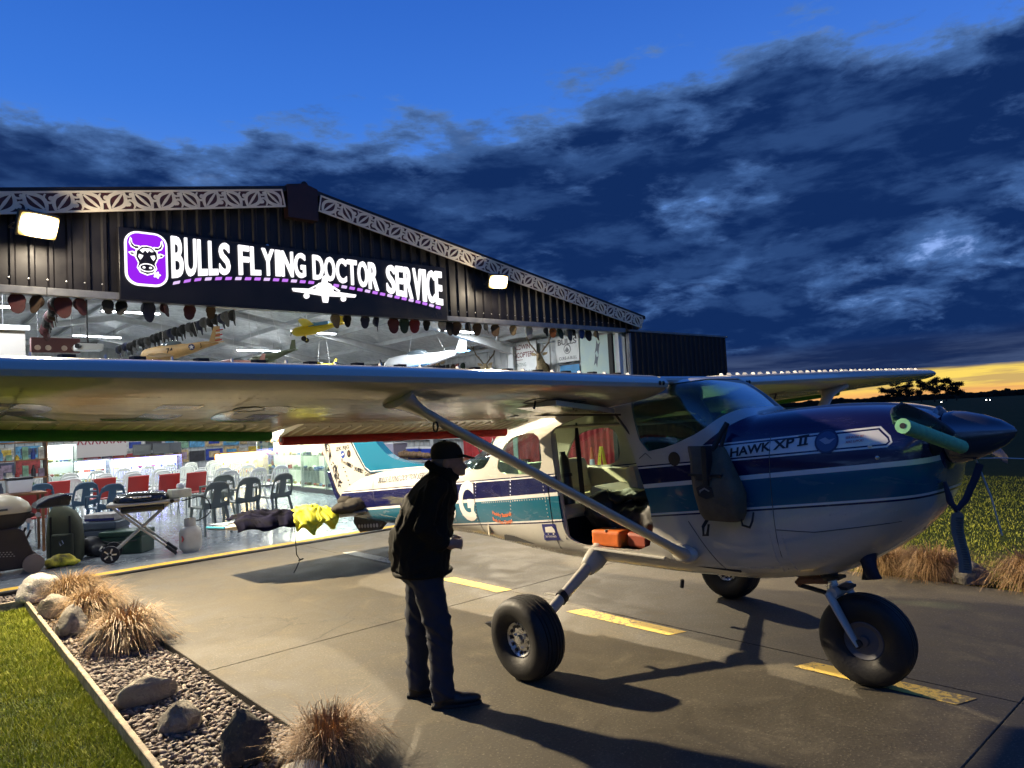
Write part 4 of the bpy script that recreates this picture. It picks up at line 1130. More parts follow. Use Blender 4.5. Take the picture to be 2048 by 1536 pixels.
    for q, wd, th in ((0, .075, .040), (.05, .060, .028), (.09, .060, .026), (.5, .058, .025), (.89, .058, .025), (.93, .062, .026), (.965, .10, .036), (1.0, .17, .060)):
        c0 = bot.lerp(top, q); R_.append([c0 + a_ * wd * cos(2 * pi * i / 20) + b_ * th * sin(2 * pi * i / 20) for i in range(20)])
    mb.loft(R_); stt = mb.build("lift_strut", WHITE, A_, smooth=60)
    rg = bot.lerp(top, .90) + Vector((0, -.02, -.05)); MB(AO).tube([rg + Vector((0, .022 * cos(2 * pi * i / 14), .028 * sin(2 * pi * i / 14))) for i in range(15)], .005, 6, False).build("tie_down_ring", DKM, stt)
    mb = MB(AO); mb.ell(bot + Vector((side * -.015, 0, 0)), (.045, .11, .065), 16, 10); mb.build("strut_fairing", WHITE, stt, smooth=180)
# centre section between the wings, under the roof skin
MB(AO).tube([(CX - .52, 3.10, 2.02), (CX + .52, 3.10, 2.02)], .03, 10).build("spar_cover", WHITE, A_)

# foam tube guards on the trailing edges
GRN = mat("green foam", (.03, .20, .03), .8, var=.2, vs=20); REDF = mat("red foam", (.50, .03, .03), .8, var=.2, vs=20); LGRN = mat("pale green foam", (.28, .68, .34), .8, var=.15, vs=30)
def te(s, side, dr): return foil(s, side, .752, 1.0, 6, dr)[0]
def noodle(name, label, pts, r_, m, hole=None):
    c0 = sum((Vector(p) for p in pts), Vector()) / len(pts); nd_ = thing(name, label, "foam tube", pts[0], group="foam guards on the aeroplane")
    mb = MB(pts[0]); mb.tube(pts, r_, 14); mb.build("foam_tube", m, nd_, smooth=50)
    if hole:
        d = (Vector(pts[0]) - Vector(pts[1])).normalized(); mb = MB(pts[0]); mb.tube([Vector(pts[0]) - d * .01, Vector(pts[0]) + d * .002], r_ * .38, 12); mb.build("core_hole", DKM, nd_)
    return nd_
noodle("foam_guard", "long green foam tube over the near wing trailing edge, left of the red one", [te(s, -1, radians(2)) + Vector((0, .008, -.014)) for s in (2.76, 3.4, 4.2, 5.0, 5.3)], .044, GRN)
noodle("foam_guard", "red foam tube slipped over the flap edge of the near wing", [te(s, -1, radians(7)) + Vector((0, .008, -.014)) for s in (2.68, 2.0, 1.3, .68)], .040, REDF, True)
noodle("foam_guard", "green foam tube on the trailing edge of the far wing", [te(s, 1, radians(2)) + Vector((0, .008, -.014)) for s in (2.76, 4.0, 5.3)], .044, GRN)

# ---------------------------------------------------------------- tail
def plate3(name, poly, x0, x1, m, par, bevel=.012):
    mb = MB(AO); mb.prism(poly, lambda u, v, q: Vector((q, u, v)), x0, x1); return mb.build(name, m, par, bevel=bevel)
fin = [(6.45, 1.28), (6.8, 1.318), (7.22, 1.352), (7.45, 1.385), (7.60, 1.44), (7.75, 1.53), (7.99, 1.69), (8.4, 1.97), (9.12, 2.42), (9.25, 2.46), (9.95, 2.46), (10.0, 2.42), (9.42, 1.61), (9.17, 1.29), (8.91, .92), (8.80, .82), (8.45, .78), (7.9, .9), (7.0, 1.0)]
fn_ = plate3("tail_fin", fin, CX - .042, CX + .042, WHITE, A_, .02)
trim_in = [(6.50, 1.292), (6.74, 1.298), (7.80, 1.228), (8.00, 1.214), (8.13, 1.265), (8.32, 1.45), (8.48, 1.63), (9.2, 2.46)]
trim_out = [(9.235, 2.47), (9.10, 2.43), (8.39, 1.98), (7.98, 1.70), (7.74, 1.54), (7.59, 1.45), (7.44, 1.395), (7.21, 1.362), (6.8, 1.328), (6.50, 1.297)]
tp_ = plate3("fin_trim", [(a, max(b, 1.0)) for a, b in trim_in] + [(9.2, 2.47)][:0] + trim_out, CX - .0475, CX + .0475, TEAL, fn_, .02)
for s_ in (-1, 1):
    mb = MB(AO); x_ = CX + s_ * .047
    band_pts = trim_in
    mb.tube([Vector((x_, y - .0, z - .008)) for y, z in trim_in[1:]], .011, 6, False, sx=.4); mb.build("trim_line", BLKP, fn_)
    mb = MB(AO); mb.tube([Vector((x_ + s_ * .001, y - .028 * (1 if i > 3 else 0), z - (.002 if i > 3 else -.018))) for i, (y, z) in enumerate(trim_in[1:])], .005, 6, False, sx=.4); mb.build("trim_line", WHTP, fn_)
mb = MB(AO); mb.tube([(CX - .045, 9.06, 1.15), (CX - .045, 8.93, .955), (CX - .045, 8.80, .845), (CX - .045, 8.72, .825)], .012, 6, sx=.5); mb.build("trim_line", BLKP, fn_)
plate3("rudder_trim", [(9.12, 1.20), (8.93, .90), (8.80, .80), (8.50, .74), (8.60, .70), (8.86, .74), (9.02, .90), (9.21, 1.20)], CX - .040, CX + .040, NAVY, fn_, .01)
XF = CX - .0435
def findecal(name, txt, y0, z0, w, h, sl, m, bold=.015, arcv=0.0):
    mb = MB(AO); letters(mb, txt, lambda u, v, q: Vector((XF - .001, y0 - u - v * .0, z0 + u * sl + v + arcv * sin(pi * u / w))), w, h, bold); mb.build(name, m, fn_, fix=False)
findecal("lettering", "ZK RJG", 8.90, 1.475, .37, .062, .10, BLKP, .02)
for i_, (ch_) in enumerate("Really"): findecal("lettering", ch_, 8.755 - i_ * .052, 1.335 - i_ * .014, .045, .055 if i_ in (0, 3, 4, 5) else .04, -.28, BLKP, .015)
for i_, (ch_) in enumerate("Jolly"): findecal("lettering", ch_, 8.425 - i_ * .052, 1.235 - i_ * .008, .042, .055, -.15, BLKP, .015)
for i_, (ch_) in enumerate("Good"): findecal("lettering", ch_, 8.15 - i_ * .054, 1.165 + i_ * .004, .048, .055 if i_ in (0, 3) else .04, .05, BLKP, .015)
def findisc(y, z, r_, m, k=.001):
    mb = MB(AO); mb.prism([(y + r_ * cos(2 * pi * i / 18), z + r_ * sin(2 * pi * i / 18)) for i in range(18)], lambda u, v, q: Vector((XF - q, u, v)), 0, k + .001); return mb.build("tail_roundel", m, fn_)
r1 = findisc(8.715, 1.445, .052, mat("roundel blue", (.02, .06, .30), .4)); findisc(8.545, 1.455, .050, mat("roundel dark", (.02, .015, .012), .4)); findisc(8.545, 1.455, .022, mat("roundel brown", (.12, .06, .03), .4), .0025)
mb = MB(AO); mb.prism([(8.755, 1.425), (8.745, 1.445), (8.675, 1.465), (8.68, 1.445)], lambda u, v, q: Vector((XF - q, u, v)), .0022, .0032); mb.build("roundel_swoosh", WHTP, r1)
rr = random.Random(5); mb = MB(AO)                                 # inky branch painted on the rudder
for i in range(46):
    s = rr.random(); y = 9.22 - s * .40 + rr.uniform(-.07, .05); z = 1.62 - s * .60 + rr.uniform(-.03, .03); a = rr.uniform(0, 3.1); L = rr.uniform(.02, .06)
    mb.prism([(y - L * cos(a), z - L * sin(a) * 1.2), (y - .012 * sin(a), z + .012 * cos(a)), (y + L * cos(a), z + L * sin(a) * 1.2), (y + .012 * sin(a), z - .012 * cos(a))], lambda u, v, q: Vector((XF - q, u, v)), 0, .0015 + i * 2e-5)
mb.build("painted_branch", BLKP, fn_)
mb = MB(AO)
for i in range(6): y, z = 8.70 - i * .036, 1.27 - i * .056; mb.box((XF, y, z), (.012, .022, .012))
mb.build("rudder_tabs", DKM, fn_)
# tailplane
def tps(s, side, x0=0.0, x1=1.0, dr=0.0):
    le, te_ = 7.90 + .82 * (s / 1.6) + (.05 if s > 1.55 else 0), 9.50 - .05 * (s / 1.6); ch = te_ - le; n = 10; o = []
    xs = [x0 + (x1 - x0) * i / n for i in range(n + 1)]
    P = [(x, 1) for x in reversed(xs)] + [(x, -1) for x in xs[1:-1]]
    for x, sg in P:
        yt = .050 * (2.4 * sqrt(max(x, 0)) * (1 - x) + .12 * (1 - x)); Y_ = le + ch * x; zz_ = .730 - (Y_ - 8.0) * .075 - (x > .6) * (x - .6) * dr + sg * yt * (1.0 if s < 1.5 else .6)
        o.append(Vector((CX + side * s, Y_, zz_)))
    return o
for side in (-1, 1):
    mb = MB(AO); mb.loft([tps(s, side, 0, 1, .06) for s in (.02, .5, 1.0, 1.45, 1.56, 1.60)]); tl = mb.build("tailplane", WHITE, A_, smooth=50)
    mb = MB(AO); mb.tube([Vector((CX + side * s, 8.85, .700)) for s in (.1, 1.5)], .004, 4); mb.build("hinge_line", SEAM, tl)
    mb = MB(AO); mb.tube([Vector((CX + side * 1.60, 8.80, .67)), Vector((CX + side * 1.60, 9.44, .625))], .016, 8); mb.build("tip_cap", mat("tip teal", (.03, .25, .36), .4), tl)

# ---------------------------------------------------------------- landing gear
def wheel(c, ax, r_, wd, nose=False):
    w_ = MB(AO); c = Vector(c); ax = Vector(ax).normalized(); h = wd / 2
    prof = [(r_ * .42, -h * .62), (r_ * .50, -h * .86), (r_ * .68, -h * 1.0), (r_ * .84, -h * .98), (r_ * .93, -h * .84), (r_ * .965, -h * .66), (r_ * .978, -h * .56), (r_ * .960, -h * .545), (r_ * .960, -h * .51), (r_ * .985, -h * .495), (r_ * .992, -h * .34), (r_ * .970, -h * .325), (r_ * .970, -h * .285), (r_ * .996, -h * .27), (r_, -h * .10), (r_ * .976, -h * .085), (r_ * .976, -h * .02)]
    prof = prof + [(a, -b) for a, b in reversed(prof)]
    w_.lathe(prof, c, ax, 48, False); w_.v = [Vector((p.x, p.y, max(p.z, .002))) for p in w_.v]
    ty = w_.build("wheel", RUBBER, A_, smooth=50)
    for s_ in (-1, 1):
        mb = MB(AO); mb.lathe([(r_ * .43, s_ * h * .60), (r_ * .40, s_ * h * .66), (r_ * .36, s_ * h * .60), (r_ * .30, s_ * h * .48), (r_ * .12, s_ * h * .52), (r_ * .10, s_ * h * .70), (.001, s_ * h * .72)], c, ax, 32, False); rm = mb.build("rim", mat("grey painted hub", (.10, .10, .11), .5, .2) if nose else ALU, ty, smooth=30)
        if nose: continue
        a, b = frame(ax)
        for i in range(12):
            q = 2 * pi * i / 12; mb = MB(AO); p = c + (a * cos(q) + b * sin(q)) * r_ * .33; mb.lathe([(.014, s_ * h * .50), (.014, s_ * h * .585)], p, ax, 8); mb.build("rim_slot", DKM, ty, smooth=40)
        for i in range(3):
            q = 2 * pi * i / 3 + .4; mb = MB(AO); p = c + (a * cos(q) + b * sin(q)) * r_ * .2; mb.lathe([(.008, s_ * h * .5), (.008, s_ * h * .60)], p, ax, 6); mb.build("rim_bolt", ALU, ty)
    return ty
for side in (-1, 1):
    cw_ = Vector((CX + side * 1.345, 3.74 + (.05 if side > 0 else 0), .283)); wheel(cw_, (side, 0, -.05), .285, .25)
    top = Vector((CX + side * .40, 3.87, .69)); bot = cw_ + Vector((-side * .10, .03, .02))
    mb = MB(AO); mb.tube([top, top.lerp(bot, .5), bot], [.042, .036, .030], 16, up=(0, 1, 0), sx=1.3); lg = mb.build("gear_leg", WHITE, A_, smooth=60)
    d = (bot - top).normalized(); R_ = []
    for q, r_ in ((-.06, .070), (.07, .072), (.14, .064), (.20, .050), (.206, .040)): R_.append((top + d * q, r_))
    mb = MB(AO); mb.tube([p for p, _ in R_], [r_ for _, r_ in R_], 20, up=(0, 1, 0), sx=1.35); mb.build("gear_fairing", WHITE, lg, smooth=60)
    pt = top.lerp(bot, .60); MB(AO).tube([pt + d * -.02, pt + d * .03], .042, 16, up=(0, 1, 0), sx=1.3).build("leg_clamp", DKM, lg)
    MB(AO).box(pt + Vector((0, .11, .0)), (.035, .13, .012)).build("step_plate", WHITE, lg)
    MB(AO).prism([(-.26, .0), (-.10, .02), (0, .0), (0, -.02), (-.14, -.035)], lambda u, v, q: Vector((cw_.x - side * .02 + q, cw_.y - u + .20, .30 + v)), -.03, .03).build("brake_fin", DKM, lg)
# nose gear
nw = Vector((CX - .02, 1.985, .285)); wheel(nw, (-1, -.06, 0), .287, .19, True)
MB(AO).tube([(CX - .02, 2.215, .76), (CX - .02, 2.16, .52)], .034, 14).build("oleo_strut", ALU, A_, smooth=60)
ng = MB(AO).tube([(CX - .02, 2.225, .80), (CX - .02, 2.185, .63)], .052, 16).build("strut_cylinder", DKM, A_, smooth=60)
MB(AO).tube([(CX - .02, 2.175, .60), (CX - .02, 2.15, .48)], .046, 14).build("strut_collar", ALU, A_, smooth=60)
mb = MB(AO); mb.tube([(CX - .15, 2.13, .575), (CX + .11, 2.13, .575)], .035, 10); fk = mb.build("fork", WHITE, A_, smooth=60)
for s_ in (-1, 1):
    mb = MB(AO); x_ = CX - .02 + s_ * .135
    mb.tube([(x_, 2.15, .58), (x_, 2.10, .48), (x_, 2.03, .35), (x_, 1.985, .27)], [.042, .045, .036, .026], 10, up=(1, 0, 0), sx=.45); mb.build("fork_arm", WHITE, fk, smooth=60)
    mb = MB(AO); mb.lathe([(.026, -.012), (.026, .012), (.010, .016)], (x_, 1.985, .285), (s_, 0, 0), 12); mb.build("axle_nut", DKM, fk, smooth=40)
mb = MB(AO); mb.box((CX - .02, 2.09, .60), (.14, .07, .02)); mb.build("fork_crown", DKM, fk, bevel=.005)
tl = MB(AO).tube([(CX - .03, 2.20, .63), (CX - .05, 2.38, .61), (CX - .05, 2.40, .58)], .028, 8).build("torque_link", mat("rust brown paint", (.20, .09, .05), .6), A_, smooth=60)
MB(AO).tube([(CX - .05, 2.40, .575), (CX - .03, 2.17, .535)], .016, 8).build("torque_link", DKM, A_, smooth=60)
MB(AO).tube([(CX - .06, 2.45, .72), (CX - .02, 2.22, .645)], .012, 6).build("steering_rod", ALU, A_, smooth=60)
MB(AO).box((CX - .02, 2.17, .655), (.11, .12, .02)).build("strut_bracket", DKM, A_, bevel=.004)

# exhaust, belly bits, step
ex = MB(AO); ex.tube([(CX - .20, 1.90, 1.0), (CX - .22, 1.86, .86), (CX - .23, 1.84, .72)], [.085, .060, .058], 14); ex.build("exhaust_stack", mat("scorched exhaust", (.035, .035, .06), .45, .5, var=.4), A_, smooth=60)
MB(AO).tube([(4.2, 3.02, .61), (4.2, 3.03, .555)], .014, 8).build("belly_drain", DKM, A_)
tk = MB(AO).prism([(7.70, .64), (8.50, .62), (8.52, .54), (8.36, .43), (7.90, .50)], lambda u, v, q: Vector((CX - .03 + q, u, v)), 0, .06).build("tail_skid", DKM, A_)
for i in range(7): MB(AO).lathe([(.026, -.034), (.026, .034)], (CX, 7.92 + i * .075, .555 - i * .008), (1, 0, 0), 10).build("lightening_hole", mat("hole glint", (.5, .5, .48), .5), tk)
MB(AO).tube([(CX - .06, 5.75, 1.47), (CX - .06, 5.86, 1.66)], .006, 5).build("whip_antenna", DKM, A_); MB(AO).lathe([(.03, 0), (.012, .09), (.004, .15)], (CX + .03, 5.62, 1.47), (0, .2, 1), 8).build("antenna_base", WHITE, A_)

# ---------------------------------------------------------------- propeller and spinner
PY = 1.385; PZ = 1.555
SPN = mat("polished spinner", (.16, .17, .19), .22, .8)
sp_ = MB(AO); sp_.lathe([(.150, 0), (.153, .04), (.140, .11), (.112, .19), (.072, .27), (.030, .32), (.002, .335)], (CX, PY + .04, PZ), (0, -1, .09), 32); spn = sp_.build("spinner", SPN, A_, smooth=60)
BLM = mat("propeller blade", (.11, .13, .17), .28, .6, var=.3); ph = radians(11)
for s_ in (-1, 1):
    mb = MB(AO); R_ = []
    for q in [i / 14 for i in range(15)]:
        r_ = .10 + .87 * q; ch = (.028 + .034 * sin(min(q * 1.5, 1) * pi / 2)) * (1 if q < .88 else sqrt(max(.02, 1 - ((q - .88) / .125) ** 2))); tw = radians(58 - 40 * q); th = .022 * (1 - .75 * q)
        cen = Vector((CX + s_ * r_ * cos(ph), PY, PZ - s_ * r_ * sin(ph) * 1.0)); tz = Vector((-s_ * 0 + sin(ph) * 1, 0, cos(ph))); ya = Vector((0, 1, 0))
        u = tz * cos(tw) * -1 * s_ + ya * -sin(tw); u = (tz * s_ * cos(tw) + ya * sin(tw)).normalized(); rad = Vector((cos(ph) * s_, 0, -sin(ph) * s_)); v = rad.cross(u).normalized()
        R_.append([cen + u * ch * cos(2 * pi * i / 14) + v * th * sin(2 * pi * i / 14) for i in range(14)])
    mb.loft(R_); mb.build("propeller_blade", BLM, spn, smooth=40)
MB(AO).lathe([(.17, 0), (.19, .02), (.15, .045)], (CX, PY + .09, PZ), (0, -1, .09), 28).build("nose_bowl_plate", NAVY, A_, smooth=40)
for s_ in (-1, 1): MB(AO).ell((CX + s_ * .21, 1.445, 1.53), (.11, .03, .07), 16, 8).build("cooling_inlet", mat("inlet dark", (.006, .006, .008), .8), A_, smooth=180)
for (y, z) in ((1.70, 1.535), (1.66, 1.47)): MB(AO).ell((skin(y, z, 0), y, z), (.008, .012, .012), 10, 6).build("cowl_fastener", ALU, A_, smooth=180)
nz = [Vector((3.735, 1.335, 1.665)), Vector((4.0, 1.325, 1.612)), Vector((4.25, 1.315, 1.560)), Vector((4.47, 1.305, 1.515))]
noodle("foam_guard", "pale green foam tube slipped on the near propeller blade", nz, .038, LGRN, True)

# ---------------------------------------------------------------- cabin
def part(name, mb, m, par=None, **k): return mb.build(name, m, par or A_, **k)
DKI = mat("dark cabin trim", (.012, .012, .012), .7, var=.3)
part("cabin_floor", MB(AO).bx(CX - .43, CX + .43, 2.6, 5.0, .70, .745), DKI); part("rear_bulkhead", MB(AO).bx(CX - .40, CX + .40, 5.25, 5.27, .72, 1.24), CREAMV)
ip = part("instrument_panel", MB(AO).bx(CX - .48, CX + .48, 2.72, 2.80, 1.12, 1.58), DKI, bevel=.02); part("glare_shield", MB(AO).bx(CX - .46, CX + .46, 2.58, 2.84, 1.57, 1.60), DKI, bevel=.02)
for i in range(6): part("instrument", MB(AO).lathe([(.04, 0), (.036, .012)], (CX - .35 + i * .13, 2.80, 1.43), (0, 1, 0), 14), mat("instrument glass", (.02, .02, .02), .1), ip)
for s_ in (-.25, .25): part("control_yoke", MB(AO).tube([(CX + s_ - .13, 2.98, 1.36), (CX + s_ - .11, 2.98, 1.29), (CX + s_ + .11, 2.98, 1.29), (CX + s_ + .13, 2.98, 1.36)], .014, 8), DKI, smooth=60)
def seat(x, y, w, back, m):
    s = part("seat", MB(AO).bx(x - w / 2, x + w / 2, y - .24, y + .24, .93, 1.06), m, bevel=.04)
    part("seat_back", MB(AO).box((x, y + .27, 1.06 + back / 2), (w, .12, back), Matrix.Rotation(-.22, 3, 'X')), m, s, bevel=.05); part("seat_base", MB(AO).bx(x - w * .4, x + w * .4, y - .2, y + .2, .70, .93), DKI, s)
seat(CX + .20, 3.55, .42, .30, CREAMV); seat(CX + .0, 4.45, .84, .34, CREAMV); part("folded_seat_back", MB(AO).box((CX + .14, 4.02, 1.10), (.42, .46, .12), Matrix.Rotation(.12, 3, "X")), CREAMV, bevel=.04)
part("far_side_trim", MB(AO).bx(CX + .42, CX + .49, 2.95, 4.9, .78, 1.30), CREAMV, bevel=.02); part("headliner", MB(AO).bx(CX - .44, CX + .44, 3.35, 4.6, 1.70, 1.715), CREAMV)
part("belt_strap", MB(AO).tube([(CX - .30, 4.14, 1.74), (CX - .30, 4.14, 1.60), (CX - .29, 4.12, 1.05)], [.012, .03, .03], 8, sx=.4), DKI); part("belt_strap", MB(AO).tube([(CX - .2, 3.64, 1.78), (CX - .19, 3.63, 1.60), (CX - .17, 3.66, 1.54)], .014, 6), DKI)
part("door_post_trim", MB(AO).tube([(CX - .49, 4.235, 1.66), (CX - .49, 4.17, 1.0), (CX - .49, 4.13, .80)], .022, 8), WHITE)
part("door_sill", MB(AO).bx(CX - .505, CX - .42, 3.16, 3.95, .735, .752), WHITE, bevel=.004)
# top-hinged cabin door, swung up under the wing
dr = A_
def door_pt(y, q): return Vector((CX - .53 - q * .96, y, 1.835 + q * .075 - .02))
def ring2(outer, inner, t0, t1):
    mb = MB(AO); n = len(outer); L = []
    for t_ in (t0, t1):
        L += [door_pt(*p) + Vector((0, 0, t_)) for p in outer] + [door_pt(*p) + Vector((0, 0, t_)) for p in inner]
    fs = []
    for i in range(n):
        j = (i + 1) % n; fs += [(i, j, n + j, n + i), (2 * n + i, 2 * n + j, 3 * n + j, 3 * n + i), (i, j, 2 * n + j, 2 * n + i), (n + i, n + j, 3 * n + j, 3 * n + i)]
    mb.add(L, fs); return mb
do = [(3.50, .02), (3.36, .38), (3.20, .98), (3.95, 1.0), (4.10, .9), (4.20, .38), (4.19, .02)]; di = [(3.60, .08), (3.50, .36), (3.50, .44), (3.80, .46), (4.05, .44), (4.10, .36), (4.09, .08)]
cd = part("cabin_door", ring2(do, di, -.018, .018), WHITE, bevel=.006); part("door_window", MB(AO).add([door_pt(*p) for p in di], [tuple(range(7))]), TGL, cd)
part("door_stay", MB(AO).tube([door_pt(3.42, .05) + Vector((0, 0, -.03)), door_pt(4.35, .55) + Vector((0, 0, -.02))], .008, 6), DKM, cd); part("door_stay", MB(AO).tube([door_pt(3.50, .02) + Vector((0, 0, -.02)), Vector((CX - .50, 3.33, 1.55))], .009, 6), DKM, cd)
part("door_latch", MB(AO).box(door_pt(4.02, .62) + Vector((0, 0, -.03)), (.05, .10, .03)), DKM, cd, bevel=.008)
# ================================================================== person and loose things outside
def remesh(mb, vox, smooth_it=6, name="tmp"):
    me = mb.mesh(name, WHITE); o = bpy.data.objects.new(name, me); COL.objects.link(o)
    m = o.modifiers.new("r", 'REMESH'); m.mode = 'VOXEL'; m.voxel_size = vox
    s = o.modifiers.new("s", 'SMOOTH'); s.factor = .5; s.iterations = smooth_it
    bpy.context.view_layer.update(); dg = bpy.context.evaluated_depsgraph_get()
    r_ = bpy.data.meshes.new_from_object(o.evaluated_get(dg)); bpy.data.objects.remove(o); bpy.data.meshes.remove(me)
    return r_
def finish(me, name, m, parent=None, disp=None):
    me.materials.clear(); me.materials.append(m); me.polygons.foreach_set("material_index", [0] * len(me.polygons))
    if disp:
        nn = [v.normal.copy() for v in me.vertices]
        for v, q in zip(me.vertices, nn): v.co += q * disp(v.co)
    me.polygons.foreach_set("use_smooth", [True] * len(me.polygons)); me.name = name; me.update()
    return link(name, me, parent)
def cap(mb, a, b, ra, rb, n=14):
    a, b = Vector(a), Vector(b); d = (b - a)
    mb.tube([a + d * q for q in (0, .25, .5, .75, 1)], [ra + (rb - ra) * q for q in (0, .25, .5, .75, 1)], n); mb.ell(a, (ra,) * 3, 12, 8); mb.ell(b, (rb,) * 3, 12, 8)

# local axes of the figure: +X forward, +Y to his left (away from the camera), Z up
PSN = thing("person", "man in dark jacket, jeans and cap stooping towards the open cabin door", "person", (2.735, 3.87, 0), (0, 0, radians(-41.6 + 8)))
SKIN = mat("skin", (.42, .25, .17), .55, var=.12, vs=20)
mb = MB()
mb.ell((.092, 0, 1.565), (.098, .074, .108), 18, 14); mb.ell((.128, 0, 1.505), (.062, .056, .070), 14, 10); cap(mb, (.015, 0, 1.43), (.055, 0, 1.52), .058, .056)
cap(mb, (.178, 0, 1.528), (.200, 0, 1.500), .011, .017); mb.ell((.176, 0, 1.460), (.026, .030, .020), 10, 8); mb.ell((.176, 0, 1.478), (.020, .026, .008), 10, 6); mb.ell((.170, 0, 1.545), (.020, .050, .012), 10, 6)
for s_ in (-1, 1): mb.ell((.068, s_ * .075, 1.53), (.022, .010, .034), 10, 8); mb.ell((.165, s_ * .028, 1.535), (.010, .012, .008), 8, 6)
mb.ell((-.02, 0, 1.28), (.12, .16, .16)); mb.ell((-.09, 0, 1.05), (.13, .16, .18)); mb.ell((-.11, 0, .86), (.14, .165, .12))
SHL = {-1: (.01, -.165, 1.395), 1: (.01, .165, 1.395)}; ELB = {-1: (-.10, -.225, 1.15), 1: (-.09, .225, 1.14)}; WRI = {-1: (.020, -.165, 1.045), 1: (.03, .12, 1.03)}
for s_ in (-1, 1): cap(mb, SHL[s_], ELB[s_], .052, .042); cap(mb, ELB[s_], WRI[s_], .042, .028)
KNE = {-1: (-.025, -.10, .485), 1: (-.155, .11, .485)}; ANK = {-1: (-.030, -.11, .09), 1: (-.185, .12, .09)}; HIP = {-1: (-.10, -.09, .85), 1: (-.12, .09, .85)}
for s_ in (-1, 1): cap(mb, HIP[s_], KNE[s_], .075, .055); cap(mb, KNE[s_], ANK[s_], .052, .036); cap(mb, ANK[s_], Vector(ANK[s_]) + Vector((.13, 0, -.045)), .035, .03)
for s_ in (-1, 1):                                                   # hands half closed in front of the belly
    w = Vector(WRI[s_]); p = w + Vector((.055, -s_ * .030, -.022)); cap(mb, w, p, .026, .030)
    mb.ell(p, (.042, .022, .036), 12, 8)
    for k, (dz, L) in enumerate(((.026, .030), (.010, .036), (-.008, .033), (-.024, .026))):
        a = p + Vector((.034, 0, dz)); b = a + Vector((L, -s_ * .012, -.006)); c_ = b + Vector((.004, -s_ * .026, -.012)); cap(mb, a, b, .0095, .009, 8); cap(mb, b, c_, .009, .008, 8)
    t0 = p + Vector((-.008, -s_ * .012, .026)); t1 = t0 + Vector((.030, -s_ * .018, .012)); t2 = t1 + Vector((.022, -s_ * .006, -.006)); cap(mb, t0, t1, .012, .010, 8); cap(mb, t1, t2, .010, .009, 8)
finish(remesh(mb, .0075, 4), "body", SKIN, PSN)
# jacket
JK = mat("dark green-black jacket", (.014, .0135, .0105), .8, var=.25, vs=6, spec=.15); mb = MB(); R_ = []
for z, a, ra, rb in ((.835, -.112, .172, .190), (.85, -.112, .182, .198), (.90, -.118, .188, .200), (1.0, -.118, .190, .200), (1.1, -.105, .192, .206), (1.2, -.078, .186, .210), (1.3, -.044, .170, .208), (1.38, -.014, .145, .195), (1.43, .010, .112, .158), (1.47, .030, .083, .092), (1.505, .045, .075, .077)):
    R_.append([Vector((a + ra * math.copysign(abs(cos(q)) ** .86, cos(q)) + (.10 - (z - .8) * 0) * 0, rb * math.copysign(abs(sin(q)) ** .86, sin(q)), z + .05 * cos(q) * (-.5 if z < .86 else 0) * 0)) for q in [2 * pi * i / 28 for i in range(28)]])
mb.loft(R_)
for s_ in (-1, 1): cap(mb, Vector(SHL[s_]) + Vector((-.01, 0, -.01)), ELB[s_], .076, .062); cap(mb, ELB[s_], Vector(WRI[s_]) + Vector((-.01, 0, 0)), .062, .044)
mb.tube([Vector((.045 + .088 * cos(q), .088 * sin(q), 1.485 - .045 * cos(q))) for q in [2 * pi * i / 24 for i in range(25)]], .026, 8)
def folds(p):
    q = Vector((p.x * 4, p.y * 4, p.z * 2.2 - p.x * 2.5)); r_ = 1 - abs(noise.noise(q * 1.6)); e = 1 - abs(noise.noise(q * 3.1 + Vector((5, 1, 2))))
    g = 1 - abs(noise.noise(Vector((p.x * 9 + p.z * 7, p.y * 9, p.z * 5 - p.x * 6))))
    return (.030 * (r_ ** 4 - .45) + .012 * (g ** 6 - .3)) * min(1, max(0, (1.45 - p.z) * 5)) + .010 * (e ** 5 - .3)
finish(remesh(mb, .010, 5), "jacket", JK, PSN, folds)
mb = MB(); mb.tube([Vector((-.112 + .182 * cos(q), .197 * sin(q), .842)) for q in [2 * pi * i / 28 for i in range(29)]], .017, 8, False); finish(mb.mesh("jacket_hem", JK), "jacket_hem", JK, PSN)
